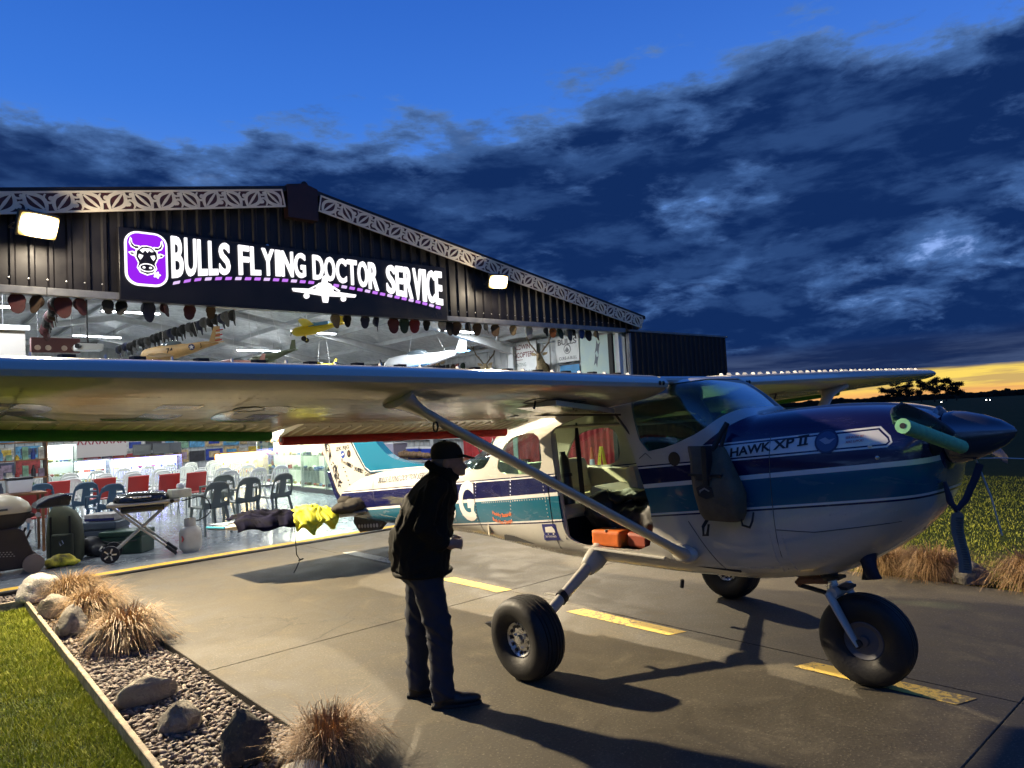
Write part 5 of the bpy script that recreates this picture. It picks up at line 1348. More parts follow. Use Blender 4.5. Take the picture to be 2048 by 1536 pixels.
# jeans
JN = mat("blue jeans", (.018, .023, .038), .8, var=.3, vs=9, bump=.2, bs=120); mb = MB(); mb.ell((-.11, 0, .86), (.165, .185, .13), 18, 12)
for s_ in (-1, 1):
    cap(mb, HIP[s_], KNE[s_], .108, .083); cap(mb, KNE[s_], Vector(ANK[s_]) + Vector((.005, 0, .03)), .080, .070); mb.tube([Vector(ANK[s_]) + Vector((.005, 0, .05)), Vector(ANK[s_]) + Vector((.01, 0, -.035))], [.072, .074], 14)
def jfold(p):
    e = 1 - abs(noise.noise(Vector((p.x * 5, p.y * 5, p.z * 11 + p.x * 8)))); return .016 * (e ** 3 - .4) * (1.3 if p.z < .25 or .40 < p.z < .60 else .6)
finish(remesh(mb, .012, 4), "jeans", JN, PSN, jfold)
SHO = mat("black shoe leather", (.014, .012, .011), .45)
for s_ in (-1, 1):
    a = Vector(ANK[s_]); mb = MB(); mb.ell((a.x + .0, a.y, .055), (.060, .043, .055), 14, 10); mb.ell((a.x + .13, a.y, .040), (.125, .047, .040), 16, 10); mb.ell((a.x + .06, a.y, .05), (.09, .042, .05), 14, 8); mb.bx(a.x - .055, a.x + .20, a.y - .036, a.y + .036, .004, .03)
    sh = finish(remesh(mb, .009, 4), "shoe", SHO, PSN); sh.rotation_euler = (0, 0, 0)
    mb = MB(); mb.prism([(a.x - .068, -.03), (a.x - .068, .03), (a.x + .02, .038), (a.x + .13, .050), (a.x + .235, .032), (a.x + .255, 0), (a.x + .235, -.032), (a.x + .13, -.050), (a.x + .02, -.038)], lambda u, v, q: Vector((u, a.y + v, q)), .0, .022); mb.build("sole", mat("shoe sole", (.02, .018, .016), .8), sh, bevel=.006)
CAPM = mat("black cap cloth", (.010, .010, .011), .8)
mb = MB(); R_ = []
for zz_, k in ((-.016, 1.0), (.012, 1.01), (.040, .97), (.064, .87), (.083, .68), (.094, .40), (.098, .04)): R_.append([Vector((.082 - zz_ * .12 + .106 * k * cos(q), .086 * k * sin(q), 1.580 + zz_)) for q in [2 * pi * i / 26 for i in range(26)]])
mb.loft(R_); cp = mb.build("cap", CAPM, PSN, smooth=60)
mb = MB(); P = [(.084 + .106 * cos(q), .086 * sin(q)) for q in [radians(-58 + 116 * i / 12) for i in range(13)]]; Q = [(.150 + .118 * max(0, cos(q)) ** .7, .078 * sin(q)) for q in [radians(-80 + 160 * i / 12) for i in range(13)]]
V = [Vector((a, b, 1.578 - (a - .19) * .34 - b * b * 2.0)) for a, b in P + Q]; V += [v + Vector((0, 0, .006)) for v in V]; n = 13
mb.add(V, [(i, i + 1, n + i + 1, n + i) for i in range(12)] + [(26 + i, 26 + i + 1, 39 + i + 1, 39 + i) for i in range(12)] + [(13 + i, 14 + i, 40 + i, 39 + i) for i in range(12)]); mb.build("cap_peak", CAPM, cp, smooth=50)
MB().ell((.070, 0, 1.680), (.012, .012, .006), 8, 6).build("cap_button", CAPM, cp)
HR = mat("grey hair", (.16, .15, .14), .8); mb = MB(); mb.ell((.055, 0, 1.545), (.080, .077, .055), 16, 10); finish(mb.mesh("hair", HR), "hair", HR, PSN)
hv = MB(); hv.box((0, 0, 0), (.05, .035, .025)); o = hv.build("pocket_torch", mat("lime plastic", (.38, .55, .05), .45), None, bevel=.008); o.location = (2.735 + .125 * .835 - .05, 3.87 - .125 * .55 - .06, 1.0)
tag(o, "small lime green gadget held in the man's hands", "gadget")

# ---------------------------------------------------------------- things lying on the tailplane
def heap(name, label, cat, blobs, m, seed, amp=.022, vox=.014, group=None, fr=7):
    c = Vector(blobs[0][0]); base = Vector((c.x, c.y, min(b[0][2] - b[1][2] for b in blobs))); mb = MB(base)
    for p, r_ in blobs: mb.ell(p, r_, 12, 8)
    off = Vector((seed * 7.1, seed * 2.3, seed))
    def dsp(p): e = 1 - abs(noise.noise(p * fr + off)); return amp * (e ** 3 - .45) + amp * .3 * noise.noise(p * fr * 2.5 + off)
    o = finish(remesh(mb, vox, 3), name, m, None, dsp); o.location = base
    return tag(o, label, cat, group)
def stz(X_, Y_):
    s0 = abs(X_ - CX); le = 7.90 + .82 * s0 / 1.6; x = max(0, min(1, (Y_ - le) / (9.5 - le))); return .730 - (Y_ - 8.0) * .075 + .05 * (2.4 * sqrt(x) * (1 - x) + .12 * (1 - x))
def drape(name, label, x0, x1, back, drop, m, seed, lump, n=46):
    base = Vector(((x0 + x1) / 2, 8.4, .70)); mb = MB(base); V = []; off = Vector((seed * 3.3, seed * 1.7, seed))
    for j in range(n + 1):
        v = j / n
        for i in range(n + 1):
            u = i / n; wob = .16 * noise.noise(Vector((v * 3.2, u * 1.5, seed * 2 + 1.3))) * (1 if .15 < u < .85 else 1.25); X_ = x0 + (x1 - x0) * (u + wob); le = 7.90 + .82 * abs(X_ - CX) / 1.6
            bk_ = back * (.8 + .45 * noise.noise(Vector((u * 3.0 + seed, 7, 0)))); arcl = bk_ + drop * max(.05, .8 + 1.3 * noise.noise(Vector((u * 3.6 + seed * 2, 0, 0)))); d = bk_ - v * arcl
            f1 = 1 - abs(noise.noise(Vector((u * 2.3 + v * 1.6, v * 2.6 - u, 0)) + off)); f2 = 1 - abs(noise.noise(Vector((u * 5.2 - v * 3, v * 6.5 + u * 2, 3)) + off)); h = lump * (f1 ** 2.2 * .9 + f2 ** 3 * .45 + .25) * (.35 + .65 * sin(pi * min(1, max(0, u))) ** .5)
            if d > 0: p = Vector((X_ + .03 * noise.noise(Vector((u * 7, v * 7, 9)) + off), le + d, stz(X_, le + d) + .006 + h * (.4 + .6 * min(1, d / .1))))
            else: p = Vector((X_ + .05 * noise.noise(Vector((u * 6, v * 6, 5)) + off), le - .012 - h * .9, stz(X_, le) - .02 + d))
            V.append(p)
    mb.add(V, [(j * (n + 1) + i, j * (n + 1) + i + 1, (j + 1) * (n + 1) + i + 1, (j + 1) * (n + 1) + i) for j in range(n) for i in range(n)])
    o = mb.build(name, m, None, smooth=180, fix=False); o.location = base; sm = o.modifiers.new("t", 'SOLIDIFY'); sm.thickness = .006
    return tag(o, label, "jacket")
drape("jacket", "bright yellow hi-vis jacket thrown over the tailplane", 3.80, 4.24, .46, .13, mat("hi-vis yellow", (.55, .54, .02), .6), 1, .075)
drape("jacket", "crumpled black and navy rain jacket on the outer half of the tailplane", 3.22, 3.82, .50, .06, mat("navy rain shell", (.006, .006, .018), .8, var=.8, vs=9, col2=(.002, .002, .003), spec=.08), 2, .075)
heap("rolled_bag", "grey rolled bag lying at the root of the tailplane", "bag", [((4.34, 8.12, .80), (.18, .13, .07)), ((4.50, 8.14, .82), (.16, .13, .085)), ((4.44, 8.3, .87), (.10, .10, .06))], mat("grey canvas", (.055, .05, .042), .8, spec=.1), 3, .02)
mp_ = thing("folded_map", "folded blue and white air chart lying on the tailplane tip", "map", (3.28, 9.10, .672)); MB().box((0, 0, .012), (.32, .56, .006), Matrix.Rotation(-.06, 3, 'X')).build("sheet", mat("chart paper", (.55, .58, .60), .7, var=.5, vs=9, col2=(.10, .28, .42)), mp_)
MB().box((.08, -.12, .027), (.14, .10, .003)).build("cover", mat("chart red", (.55, .14, .10), .6), mp_)
mb = MB((3.80, 8.42, .0)); mb.tube([(3.80, 8.46, .72), (3.80, 8.41, .66), (3.80, 8.40, .45), (3.81, 8.40, .28), (3.85, 8.40, .21), (3.83, 8.40, .17), (3.79, 8.39, .11), (3.76, 8.39, .07)], .006, 6); mb.tube([(3.83, 8.40, .205), (3.89, 8.39, .22)], .010, 6)
o = mb.build("drawcord", DKM, smooth=60); o.location = (3.80, 8.42, 0); tag(o, "thin black cord dangling from the tailplane", "cord")

# ---------------------------------------------------------------- bag on the cowl, nose straps
CAN = mat("canvas grey-brown", (.12, .095, .06), .8, var=.3, vs=8, bump=.3, bs=50); bg_ = thing("canvas_bag", "dark canvas backpack hung by its strap on the engine cowl", "backpack", (4.05, 2.62, 1.06))
bo = (4.05, 2.62, 1.06); mb = MB(bo); R_ = []
for z, ya, yb, xa, xb in ((1.07, 2.715, 2.47, 4.03, 4.165), (1.12, 2.735, 2.44, 4.00, 4.165), (1.25, 2.765, 2.43, 3.99, 4.165), (1.36, 2.79, 2.48, 4.01, 4.165), (1.45, 2.81, 2.53, 4.05, 4.17), (1.52, 2.845, 2.57, 4.09, 4.175), (1.55, 2.86, 2.59, 4.115, 4.165)):
    yc, xc, hy, hx = (ya + yb) / 2, (xa + xb) / 2, (ya - yb) / 2, (xb - xa) / 2
    R_.append([Vector((xc + hx * math.copysign(abs(cos(q)) ** .5, cos(q)), yc + hy * math.copysign(abs(sin(q)) ** .5, sin(q)), z)) for q in [2 * pi * i / 28 for i in range(28)]])
mb.loft(R_); mb.build("bag_body", CAN, bg_, smooth=50, bevel=.01)
fl_ = MB(bo); fl_.bx(4.0, 4.02, 2.53, 2.78, 1.36, 1.375); fl_.build("bag_seam", DKM, bg_)
mb = MB(bo); mb.bx(3.985, 4.055, 2.62, 2.66, 1.30, 1.56); mb.build("closing_strap", DKM, bg_, bevel=.004)
mb = MB(bo); mb.tube([(4.09, 2.64, 1.52), (4.13, 2.60, 1.62), (4.165, 2.56, 1.70)], .018, 8, sx=.5); mb.tube([(4.12, 2.60, 1.52), (4.15, 2.58, 1.62), (4.175, 2.57, 1.69)], .014, 8, sx=.5); mb.build("shoulder_strap", DKM, bg_, smooth=60)
MB(bo).tube([(4.10, 2.70, 1.09), (4.07, 2.735, 1.02), (4.06, 2.73, .965), (4.06, 2.70, .97), (4.07, 2.69, 1.04)], .012, 8, sx=.6).build("web_loop", DKM, bg_, smooth=60)
MB(bo).tube([(4.10, 2.47, 1.10), (4.08, 2.45, 1.05), (4.08, 2.40, 1.04), (4.09, 2.385, 1.08), (4.12, 2.39, 1.13)], .009, 8, sx=.6).build("web_loop", DKM, bg_, smooth=60)
pt_ = MB(bo).prism([(2.70 + .0, 1.235), (2.715, 1.285), (2.66, 1.315), (2.60, 1.29), (2.585, 1.235), (2.64, 1.215)], lambda u, v, q: Vector((3.992 - q, u, v)), 0, .005).build("badge_patch", mat("patch black", (.012, .012, .014), .7), bg_)
MB(bo).prism([(2.685, 1.25), (2.69, 1.27), (2.65, 1.29), (2.61, 1.27), (2.62, 1.265), (2.65, 1.28), (2.68, 1.262)], lambda u, v, q: Vector((3.986 - q, u, v)), 0, .002).build("patch_stitching", mat("patch grey", (.22, .22, .22), .7), pt_)
MB(bo).prism([(2.71, 1.335), (2.71, 1.365), (2.60, 1.37), (2.60, 1.34)], lambda u, v, q: Vector((3.996 - q, u, v)), 0, .005).build("badge_patch", mat("patch black", (.012, .012, .014), .7), bg_)
sn = thing("nose_strap", "grey ribbed streamer strap hanging from the front of the cowl", "strap", (4.60, 1.40, .79)); so = (4.60, 1.40, .79)
mb = MB(so); n = 34; V = []
for i in range(n + 1):
    z = 1.145 - .355 * i / n; w = .030 if i > 2 else .012 * i; y = 1.385 + .012 * sin(i * .16); V += [(4.60 + w * .3, y - w, z), (4.60 - w * .3, y + w, z)]
mb.add(V, [(2 * i, 2 * i + 1, 2 * i + 3, 2 * i + 2) for i in range(n)]); o = mb.build("streamer", mat("grey webbing", (.17, .17, .16), .75), sn); sm = o.modifiers.new("t", 'SOLIDIFY'); sm.thickness = .004
mb = MB(so)
for i in range(22): z = 1.10 - .30 * i / 22; mb.box((4.597, 1.386 + .012 * sin(i * .25), z), (.006, .052, .005))
tag(mb.build("stitch_ribs", mat("webbing rib", (.10, .10, .10), .8), sn), kind='stuff')
MB(so).tube([(4.56, 1.43, 1.31), (4.56, 1.41, 1.20), (4.60, 1.392, 1.145), (4.66, 1.36, 1.20), (4.70, 1.31, 1.33), (4.72, 1.29, 1.40)], .022, 8, sx=.35).build("loop", mat("navy webbing", (.02, .025, .05), .7), sn, smooth=60)
mb = MB((4.75, 1.25, .95)); mb.tube([(4.72, 1.31, 1.43), (4.80, 1.27, 1.20), (4.83, 1.24, .98)], .005, 6); mb.tube([(4.72, 1.31, 1.43), (4.9, 1.24, 1.42), (5.1, 1.16, 1.40)], .004, 6)
o = mb.build("white_cord", mat("white cord", (.65, .64, .58), .7), smooth=60); o.location = (4.75, 1.25, .95); tag(o, "thin white cord hanging below the propeller hub", "cord")

# ---------------------------------------------------------------- gear stowed in the cabin
o = MB().box((0, 0, .065), (.17, .28, .13)).build("pouch", mat("orange nylon", (.72, .16, .02), .55, var=.15, vs=9), bevel=.025, seg=3); o.location = (4.36, 3.79, .75); o.rotation_euler = (0, 0, .1); tag(o, "bright orange pouch on the cabin floor at the door sill", "bag")
MB().box((0, 0, .128), (.174, .01, .012)).build("zip", mat("pale zip", (.6, .5, .35), .6), o)
o = MB().box((0, 0, .065), (.16, .2, .12)).build("pouch", mat("dark red nylon", (.30, .05, .02), .6), bevel=.025); o.location = (4.42, 3.52, .75); tag(o, "dull red-orange pouch behind the bright orange one on the cabin floor", "bag")
heap("duffel_bag", "black duffel bag piled in the cabin behind the orange pouch", "bag", [((4.62, 3.75, .90), (.20, .30, .17)), ((4.60, 3.50, .95), (.17, .2, .15)), ((4.55, 4.0, 1.0), (.2, .15, .16))], mat("black nylon", (.012, .012, .013), .5), 5, .03, .02)
heap("blanket", "dark olive jacket lying across the front seat in the cabin", "jacket", [((4.72, 3.75, 1.12), (.18, .22, .05)), ((4.60, 3.95, 1.10), (.14, .16, .06))], mat("dark olive cloth", (.03, .032, .02), .7), 6, .03, .016)
def canister(label, x, y, z0, z1, r_, lean, m):
    c = thing("canister", label, "canister", (x, y, z0)); h = z1 - z0
    MB().tube([(0, 0, 0), (0, lean, h * .85), (0, lean * 1.1, h * .93), (0, lean * 1.15, h)], [r_, r_, r_ * .6, r_ * .55], 16).build("cylinder", m, c, smooth=50); MB().tube([(0, lean * .5, h * .52), (0, lean * .56, h * .58)], r_ * 1.08, 16).build("band", DKM, c, smooth=50)
canister("dark grey canister strapped to the rear door post in the cabin", 4.33, 4.20, 1.06, 1.50, .048, .05, mat("grey-black enamel", (.03, .032, .03), .35)); canister("black canister with a pale band at the front of the cabin", 4.95, 3.35, 1.28, 1.60, .05, 0, mat("black enamel", (.012, .013, .014), .3))
heap("red_sling", "red nylon sling bag hanging inside the front of the doorway", "bag", [((4.42, 3.30, 1.10), (.05, .06, .17)), ((4.45, 3.33, .95), (.07, .08, .10)), ((4.42, 3.34, 1.30), (.03, .04, .10))], mat("red nylon", (.28, .012, .015), .5), 8, .02)
# ================================================================== inside the hangar
def ordn(i): return ["first", "second", "third", "fourth", "fifth", "sixth", "seventh", "eighth", "ninth", "tenth", "eleventh", "twelfth", "thirteenth", "fourteenth", "fifteenth", "sixteenth", "seventeenth", "eighteenth", "nineteenth", "twentieth", "twenty-first", "twenty-second", "twenty-third", "twenty-fourth", "twenty-fifth", "twenty-sixth", "twenty-seventh", "twenty-eighth", "twenty-ninth", "thirtieth", "thirty-first", "thirty-second", "thirty-third", "thirty-fourth", "thirty-fifth", "thirty-sixth"][i]
def cloth(c, n): return mat("cloth " + n, c, .85, var=.25, vs=12)
CC_ = {"maroon": (.10, .02, .025), "black": (.012, .012, .013), "brown": (.09, .05, .025), "navy": (.015, .02, .06), "grey": (.12, .12, .115), "tan": (.30, .22, .12), "red": (.28, .03, .025), "dark green": (.02, .05, .03), "blue": (.03, .08, .30), "white": (.6, .58, .54), "orange": (.45, .14, .03)}
CC = {k: tuple(c * .55 for c in v) for k, v in CC_.items()}
def cap_mesh(m):
    mb = MB(); mb.lathe([(.088, 0), (.09, .02), (.08, .06), (.05, .09), (.003, .10)], (0, .0, -.07), (0, 1, 0), 14)
    mb2 = mb; P = []
    for i in range(9):
        q = radians(-90 + 180 * i / 8); P.append((.078 * sin(q), -.10 - .135 * cos(q) ** .8 if cos(q) > 0.01 else -.10))
    poly = [(-.078, -.05)] + P + [(.078, -.05)]
    mb.prism(poly, lambda u, v, q: Vector((u, q + .35 * u * u * 8, v)), -.012, -.004)
    return mb.mesh("cap", m, 50)
CM = {k: cap_mesh(cloth(v, k)) for k, v in CC.items()}
hx = [1.06, 1.3, 1.54, 1.79, 2.04, 2.31, 2.54, 2.85, 3.08, 3.42, 3.74, 5.74, 6.0, 6.33, 6.6, 6.89, 7.14, 7.35, 7.65, 7.92, 8.14, 8.32, 8.58, 8.83, 9.07, 9.30, 9.77, 10.21, 10.71, 10.95, 11.16, 11.43, 11.62, 11.86, 12.1, 12.35]
hc = ["maroon", "maroon", "brown", "maroon", "maroon", "black", "black", "navy", "maroon", "maroon", "brown", "tan", "black", "navy", "navy", "maroon", "dark green", "red", "black", "white", "black", "brown", "black", "brown", "grey", "brown", "tan", "white", "black", "orange", "dark green", "grey", "black", "blue", "black", "tan"]
rr = random.Random(21)
for i, (x, c_) in enumerate(zip(hx, hc)):
    o = link("cap", CM[c_]); s = rr.uniform(.8, 1.2); o.location = (x + rr.uniform(-.03, .03), Y0 - .03 + rr.uniform(-.03, .03), 3.715); o.rotation_euler = (rr.uniform(-.3, .2), rr.uniform(-.12, .12), rr.uniform(-1.0, 1.0)); o.scale = (s, s, s)
    tag(o, f"{c_} cap hung under the door header, {ordn(i)} from the left", "cap", "caps hung under the door header")
def cap_row(lab, a, b, n, cols, seed):
    q = random.Random(seed); a, b = Vector(a), Vector(b)
    for i in range(n):
        p = a.lerp(b, (i + .5) / n); o = link("cap", CM[q.choice(cols)]); o.location = p + Vector((q.uniform(-.02, .02), 0, q.uniform(-.03, .0))); o.rotation_euler = (0, q.uniform(-.2, .2), q.uniform(-.5, .5) + 1.2); o.scale = (1.1,) * 3
        tag(o, f"{ordn(i)} cap from the far end of the " + {"dark caps strung in": "slanting row under the roof", "dark caps strung ne": "dark row beside the white screen", "coloured caps lined": "coloured row along the right wall"}[lab[:19]], "cap", lab)
    mb = MB(a); mb.tube([a, b], .012, 5); w = mb.build("cap_wire", GALV, smooth=60); w.location = a; tag(w, "wire carrying " + lab.replace("dark caps", "dark caps"), "wire")
cap_row("dark caps strung in a slanting row under the roof", (4.05, 17.8, 3.92), (4.55, 12.0, 3.92), 26, ["black", "navy", "grey", "black", "black"], 3)
cap_row("dark caps strung near the white screen", (2.15, 14.3, 3.80), (1.9, 11.6, 3.90), 12, ["maroon", "black", "brown"], 4)
cap_row("coloured caps lined up along the right wall", (13.5, 22.5, 3.62), (13.5, 17.2, 3.62), 22, ["red", "dark green", "black", "tan", "brown", "navy", "black"], 5)

# white screen, projector, spot bar
sc_ = thing("projection_screen", "white projection screen hanging under the roof at the left", "screen", (.9, 14.0, 2.5)); so_ = (.9, 14.0, 2.5)
MB(so_).bx(-.3, 1.80, 13.99, 14.0, 2.62, 3.68).build("screen_cloth", mat("screen white", (.40, .38, .36), .8), sc_); MB(so_).bx(-.35, 1.86, 13.93, 14.05, 3.68, 3.76).build("case", mat("white enamel", (.75, .76, .77), .4), sc_); MB(so_).bx(-.3, 1.80, 13.98, 14.01, 2.59, 2.62).build("bottom_bar", DKM, sc_)
for x in (0, 1.5): MB(so_).tube([(x, 14.0, 3.76), (x, 14.0, roofz(x) - .2)], .006, 5).build("hanger", GALV, sc_)
pj = thing("projector", "white projector on a black drop pole under the roof", "projector", (3.1, 16.0, 3.6)); po = (3.1, 16.0, 3.6)
MB(po).box((3.1, 16.0, 3.66), (.46, .36, .13)).build("body", mat("projector white", (.7, .7, .68), .4), pj, bevel=.02); MB(po).tube([(2.90, 15.80, 3.66), (2.86, 15.76, 3.66)], .05, 12).build("lens", DKM, pj); MB(po).tube([(3.1, 16, 3.72), (3.08, 16, 3.9), (3.08, 16, roofz(3.08) - .2)], .02, 8).build("drop_pole", DKM, pj)
MB(po).box((3.1, 16, 3.745), (.3, .06, .03)).build("mount", DKM, pj)
sb = thing("spot_bar", "dark red bar with four round lamps under the roof", "light bar", (2.7, 17.0, 3.7)); bo_ = (2.7, 17.0, 3.7)
MB(bo_).box((2.7, 17.0, 3.80), (.86, .18, .30)).build("housing", mat("dark red enamel", (.09, .025, .025), .5), sb, bevel=.015)
for x in (-.32, -.14, .14, .32): MB(bo_).lathe([(.055, 0), (.05, .02), (.01, .025)], (2.7 + x, 16.91, 3.74), (0, -1, 0), 14).build("lamp", mat("dull lamp glass", (.5, .38, .30), .3), sb, smooth=40)
for x in (-.3, .3): MB(bo_).tube([(2.7 + x, 17, 3.95), (2.7 + x, 17, roofz(2.7) - .2)], .008, 5).build("hanger", GALV, sb)

# hanging model aircraft
def model(label, loc, rz, L, span, cb, cw_, high=False, strip=None, tilt=(0, 0)):
    t = thing("model_aircraft", label, "model aeroplane", loc, (tilt[0], tilt[1], rz), "model aeroplanes hanging from the roof")
    mb = MB(); R_ = []
    for u, r_ in ((-.5, .005), (-.47, .05), (-.42, .075), (-.30, .085), (-.1, .088), (.1, .07), (.3, .045), (.48, .015)): R_.append([Vector((u * L, r_ * L * .85 * cos(q), r_ * L * sin(q) * (1.15 if u < .1 else 1) + (.02 * L if u > .2 else 0))) for q in [2 * pi * i / 14 for i in range(14)]])
    mb.loft(R_); bd_ = mb.build("body", cb, t, smooth=60)
    z = .075 * L if high else -.05 * L; mb = MB(); R_ = []
    for s in (-1, -.9, 0, .9, 1): c_ = .22 * L * (1 - .25 * abs(s)) * (.6 if abs(s) == 1 else 1); R_.append([Vector((-.16 * L + c_ * cos(q) * .5, s * span / 2, z + abs(s) * .03 * L + .012 * L * sin(q))) for q in [2 * pi * i / 12 for i in range(12)]])
    mb.loft(R_); mb.build("wing", cw_, t, smooth=60)
    MB().prism([(.36 * L, 0), (.46 * L, .20 * L), (.53 * L, .19 * L), (.50 * L, 0)], lambda u, v, q: Vector((u, q, v + .03 * L)), -.008 * L, .008 * L).build("fin", strip or cw_, t); MB().prism([(.36 * L, -.17 * L), (.36 * L, .17 * L), (.50 * L, .15 * L), (.50 * L, -.15 * L)], lambda u, v, q: Vector((u, v, q + .03 * L)), -.006 * L, .006 * L).build("tailplane", cw_, t)
    MB().box((-.505 * L, 0, 0), (.01 * L, .30 * L, .025 * L), Matrix.Rotation(.5, 3, 'X')).build("propeller", DKM, t); MB().ell((-.10 * L, 0, .085 * L), (.13 * L, .045 * L, .05 * L), 12, 8).build("canopy", mat("model canopy", (.10, .13, .15), .1), t, smooth=180)
    if high:
        for s in (-1, 1): MB().tube([(-.25 * L, 0, -.05 * L), (-.27 * L, s * .12 * L, -.17 * L)], .012 * L, 6).build("undercarriage", cb, t); MB().lathe([(.05 * L, -.015 * L), (.05 * L, .015 * L)], (-.27 * L, s * .13 * L, -.17 * L), (0, 1, 0), 12).build("wheel", DKM, t)
    zz_ = roofz(loc[0]) - loc[2] - .15
    for u in (-.2, .25): MB().tube([(u * L, 0, .05 * L), (u * L * .4, .02, zz_)], .004, 4).build("string", mat("white string", (.7, .7, .7), .7), t)
    return t
yl = mat("model yellow", (.70, .55, .03), .4); tanm = mat("model tan", (.52, .34, .15), .5, var=.2); wht = mat("model white", (.70, .72, .74), .35); blu = mat("model sky blue", (.14, .36, .66), .4); olv = mat("model olive", (.10, .12, .07), .5); pnk = mat("model pink", (.55, .28, .25), .5)
CAMYAW = radians(-41.7)
m1 = model("yellow high-wing model aeroplane with blue windows hanging under the sign", (6.62, 13.2, 3.83), CAMYAW + .1, 1.05, 1.5, yl, yl, True, yl, (0, -.12)); MB().bx(-.17, .22, -.075, .075, .055, .115).build("window_band", blu, m1)
m2 = model("tan model warplane with a star and red striped tail", (3.92, 13.0, 3.30), CAMYAW + .05, 1.38, 1.3, tanm, tanm, False, None, (.1, -.12))
for k in range(5): MB().box((.485 * 1.38 + .012 * k, 0, .07 + .042 * k), (.115, .026, .019)).build("tail_stripe", mat("stripe red", (.5, .04, .04), .5) if k % 2 == 0 else wht, m2)
mb = MB(); mb.lathe([(.055, 0), (.055, .004)], (.22, -.072, .02), (0, -1, 0), 18); mb.build("roundel", mat("roundel navy", (.02, .03, .12), .5), m2); mb = MB(); mb.prism([(.22 + (.045 if i % 2 == 0 else .019) * sin(2 * pi * i / 10), .02 + (.045 if i % 2 == 0 else .019) * cos(2 * pi * i / 10)) for i in range(10)], lambda u, v, q: Vector((u, -.0765 - q, v)), 0, .002); mb.build("star", wht, m2)
for tx, x0 in (("74", -.20), ("J", .36)): mb = MB(); letters(mb, tx, lambda u, v, q: Vector((x0 + u, -.105 + (u + x0 + .2) * .075, -.02 + v)), None, .085, .02); mb.build("number", BLKP, m2, fix=False)
model("white and blue model aeroplane hanging before the right wall", (10.9, 15.6, 3.50), CAMYAW + .35, 2.3, 2.4, wht, blu, False, wht, (.12, -.14))
model("olive model warplane half hidden by the wing edge", (6.5, 15.2, 3.46), CAMYAW, 1.1, 1.2, olv, olv, False, None, (0, -.2)); model("pink model aeroplane peeping over the wing edge", (5.75, 15.0, 3.28), CAMYAW + .4, .9, 1.0, pnk, pnk, False, None, (0, 0)); model("small yellow model aeroplane low under the roof", (9.9, 19.5, 3.70), CAMYAW, .8, .8, yl, yl, True)

# signs and trophies on the right wall
WX = 13.69
def wallsign(name, label, cat, y0, y1, z0, z1, m): t = thing(name, label, cat, (WX, (y0 + y1) / 2, z0)); MB((WX, (y0 + y1) / 2, z0)).bx(WX - .015, WX, y0, y1, z0, z1).build("board", m, t); return t
def wtext(t, txt, yl_, z, w, h, m, bold=.01, dx=.017):
    o = (WX, t.location.y, t.location.z); mb = MB(o); letters(mb, txt, lambda u, v, q: Vector((WX - dx, yl_ - u, z + v)), w, h, bold); mb.build("lettering", m, t, fix=False)
WB = mat("white sign board", (.72, .73, .72), .5, var=.08); RDK = mat("sign dark red", (.16, .03, .03), .5); GRT = mat("sign grey text", (.25, .30, .27), .5)
t = wallsign("wall_sign", "large white board with dark red serif lettering high on the right wall", "sign", 14.22, 15.44, 2.9, 3.97, WB)
wtext(t, "BALDWIN", 15.24, 3.76, .76, .14, RDK, .02); wtext(t, "HELICOPTERS", 15.38, 3.53, 1.06, .15, RDK, .02); wtext(t, "HUNTING", 15.22, 3.27, .55, .11, GRT); wtext(t, "AGRICULTURAL", 15.22, 3.05, .86, .11, GRT)
MB((WX, t.location.y, 2.9)).bx(WX - .018, WX - .0155, 14.8, 15.1, 3.46, 3.475).build("underline", RDK, t)
t = wallsign("wall_sign", "white board with bold black lettering over a round crest on the right wall", "sign", 12.62, 13.46, 3.24, 3.93, WB)
wtext(t, "BULLS", 13.38, 3.70, .68, .16, BLKP, .03); wtext(t, "CURE-A-BULL", 13.36, 3.30, .66, .085, BLKP, .015)
MB((WX, t.location.y, 3.24)).lathe([(.13, 0), (.13, .004)], (WX - .0155, 13.04, 3.58), (-1, 0, 0), 20).build("crest", BLKP, t); MB((WX, t.location.y, 3.24)).lathe([(.105, 0), (.105, .002)], (WX - .0198, 13.04, 3.575), (-1, 0, 0), 20).build("crest_face", WB, t)
MB((WX, t.location.y, 3.24)).prism([(13.12, 3.55), (13.04, 3.64), (12.97, 3.55), (13.0, 3.50), (13.08, 3.50)], lambda u, v, q: Vector((WX - .0225 - q, u, v)), 0, .003).build("crest_mark", BLKP, t)
t = wallsign("framed_poster", "pale green poster of two dark diving shapes at the right end of the hangar mouth", "poster", 11.30, 12.58, 2.5, 3.80, mat("poster pale green", (.50, .60, .50), .5, var=.25, vs=1.5, col2=(.42, .58, .60)))
for (y, z, s) in ((11.98, 3.48, 1), (12.04, 3.16, .9)): MB((WX, t.location.y, 2.5)).prism([(y + .02 * s, z + .22 * s), (y - .03 * s, z + .10 * s), (y - .10 * s, z + .16 * s), (y - .05 * s, z), (y - .02 * s, z - .18 * s), (y + .02 * s, z - .05 * s), (y + .10 * s, z - .12 * s), (y + .05 * s, z + .04 * s)], lambda u, v, q: Vector((WX - .0155 - q, u, v)), 0, .003).build("diving_shape", mat("poster slate", (.12, .15, .19), .6), t)
t = wallsign("blue_picture", "small bright blue picture below the black lettered white board", "picture", 12.64, 13.34, 2.8, 3.17, mat("picture blue", (.03, .25, .55), .4, var=.3, vs=3)); MB((WX, t.location.y, 2.8)).bx(WX - .02, WX - .0155, 12.62, 13.36, 3.15, 3.18).build("frame_edge", BLKP, t)
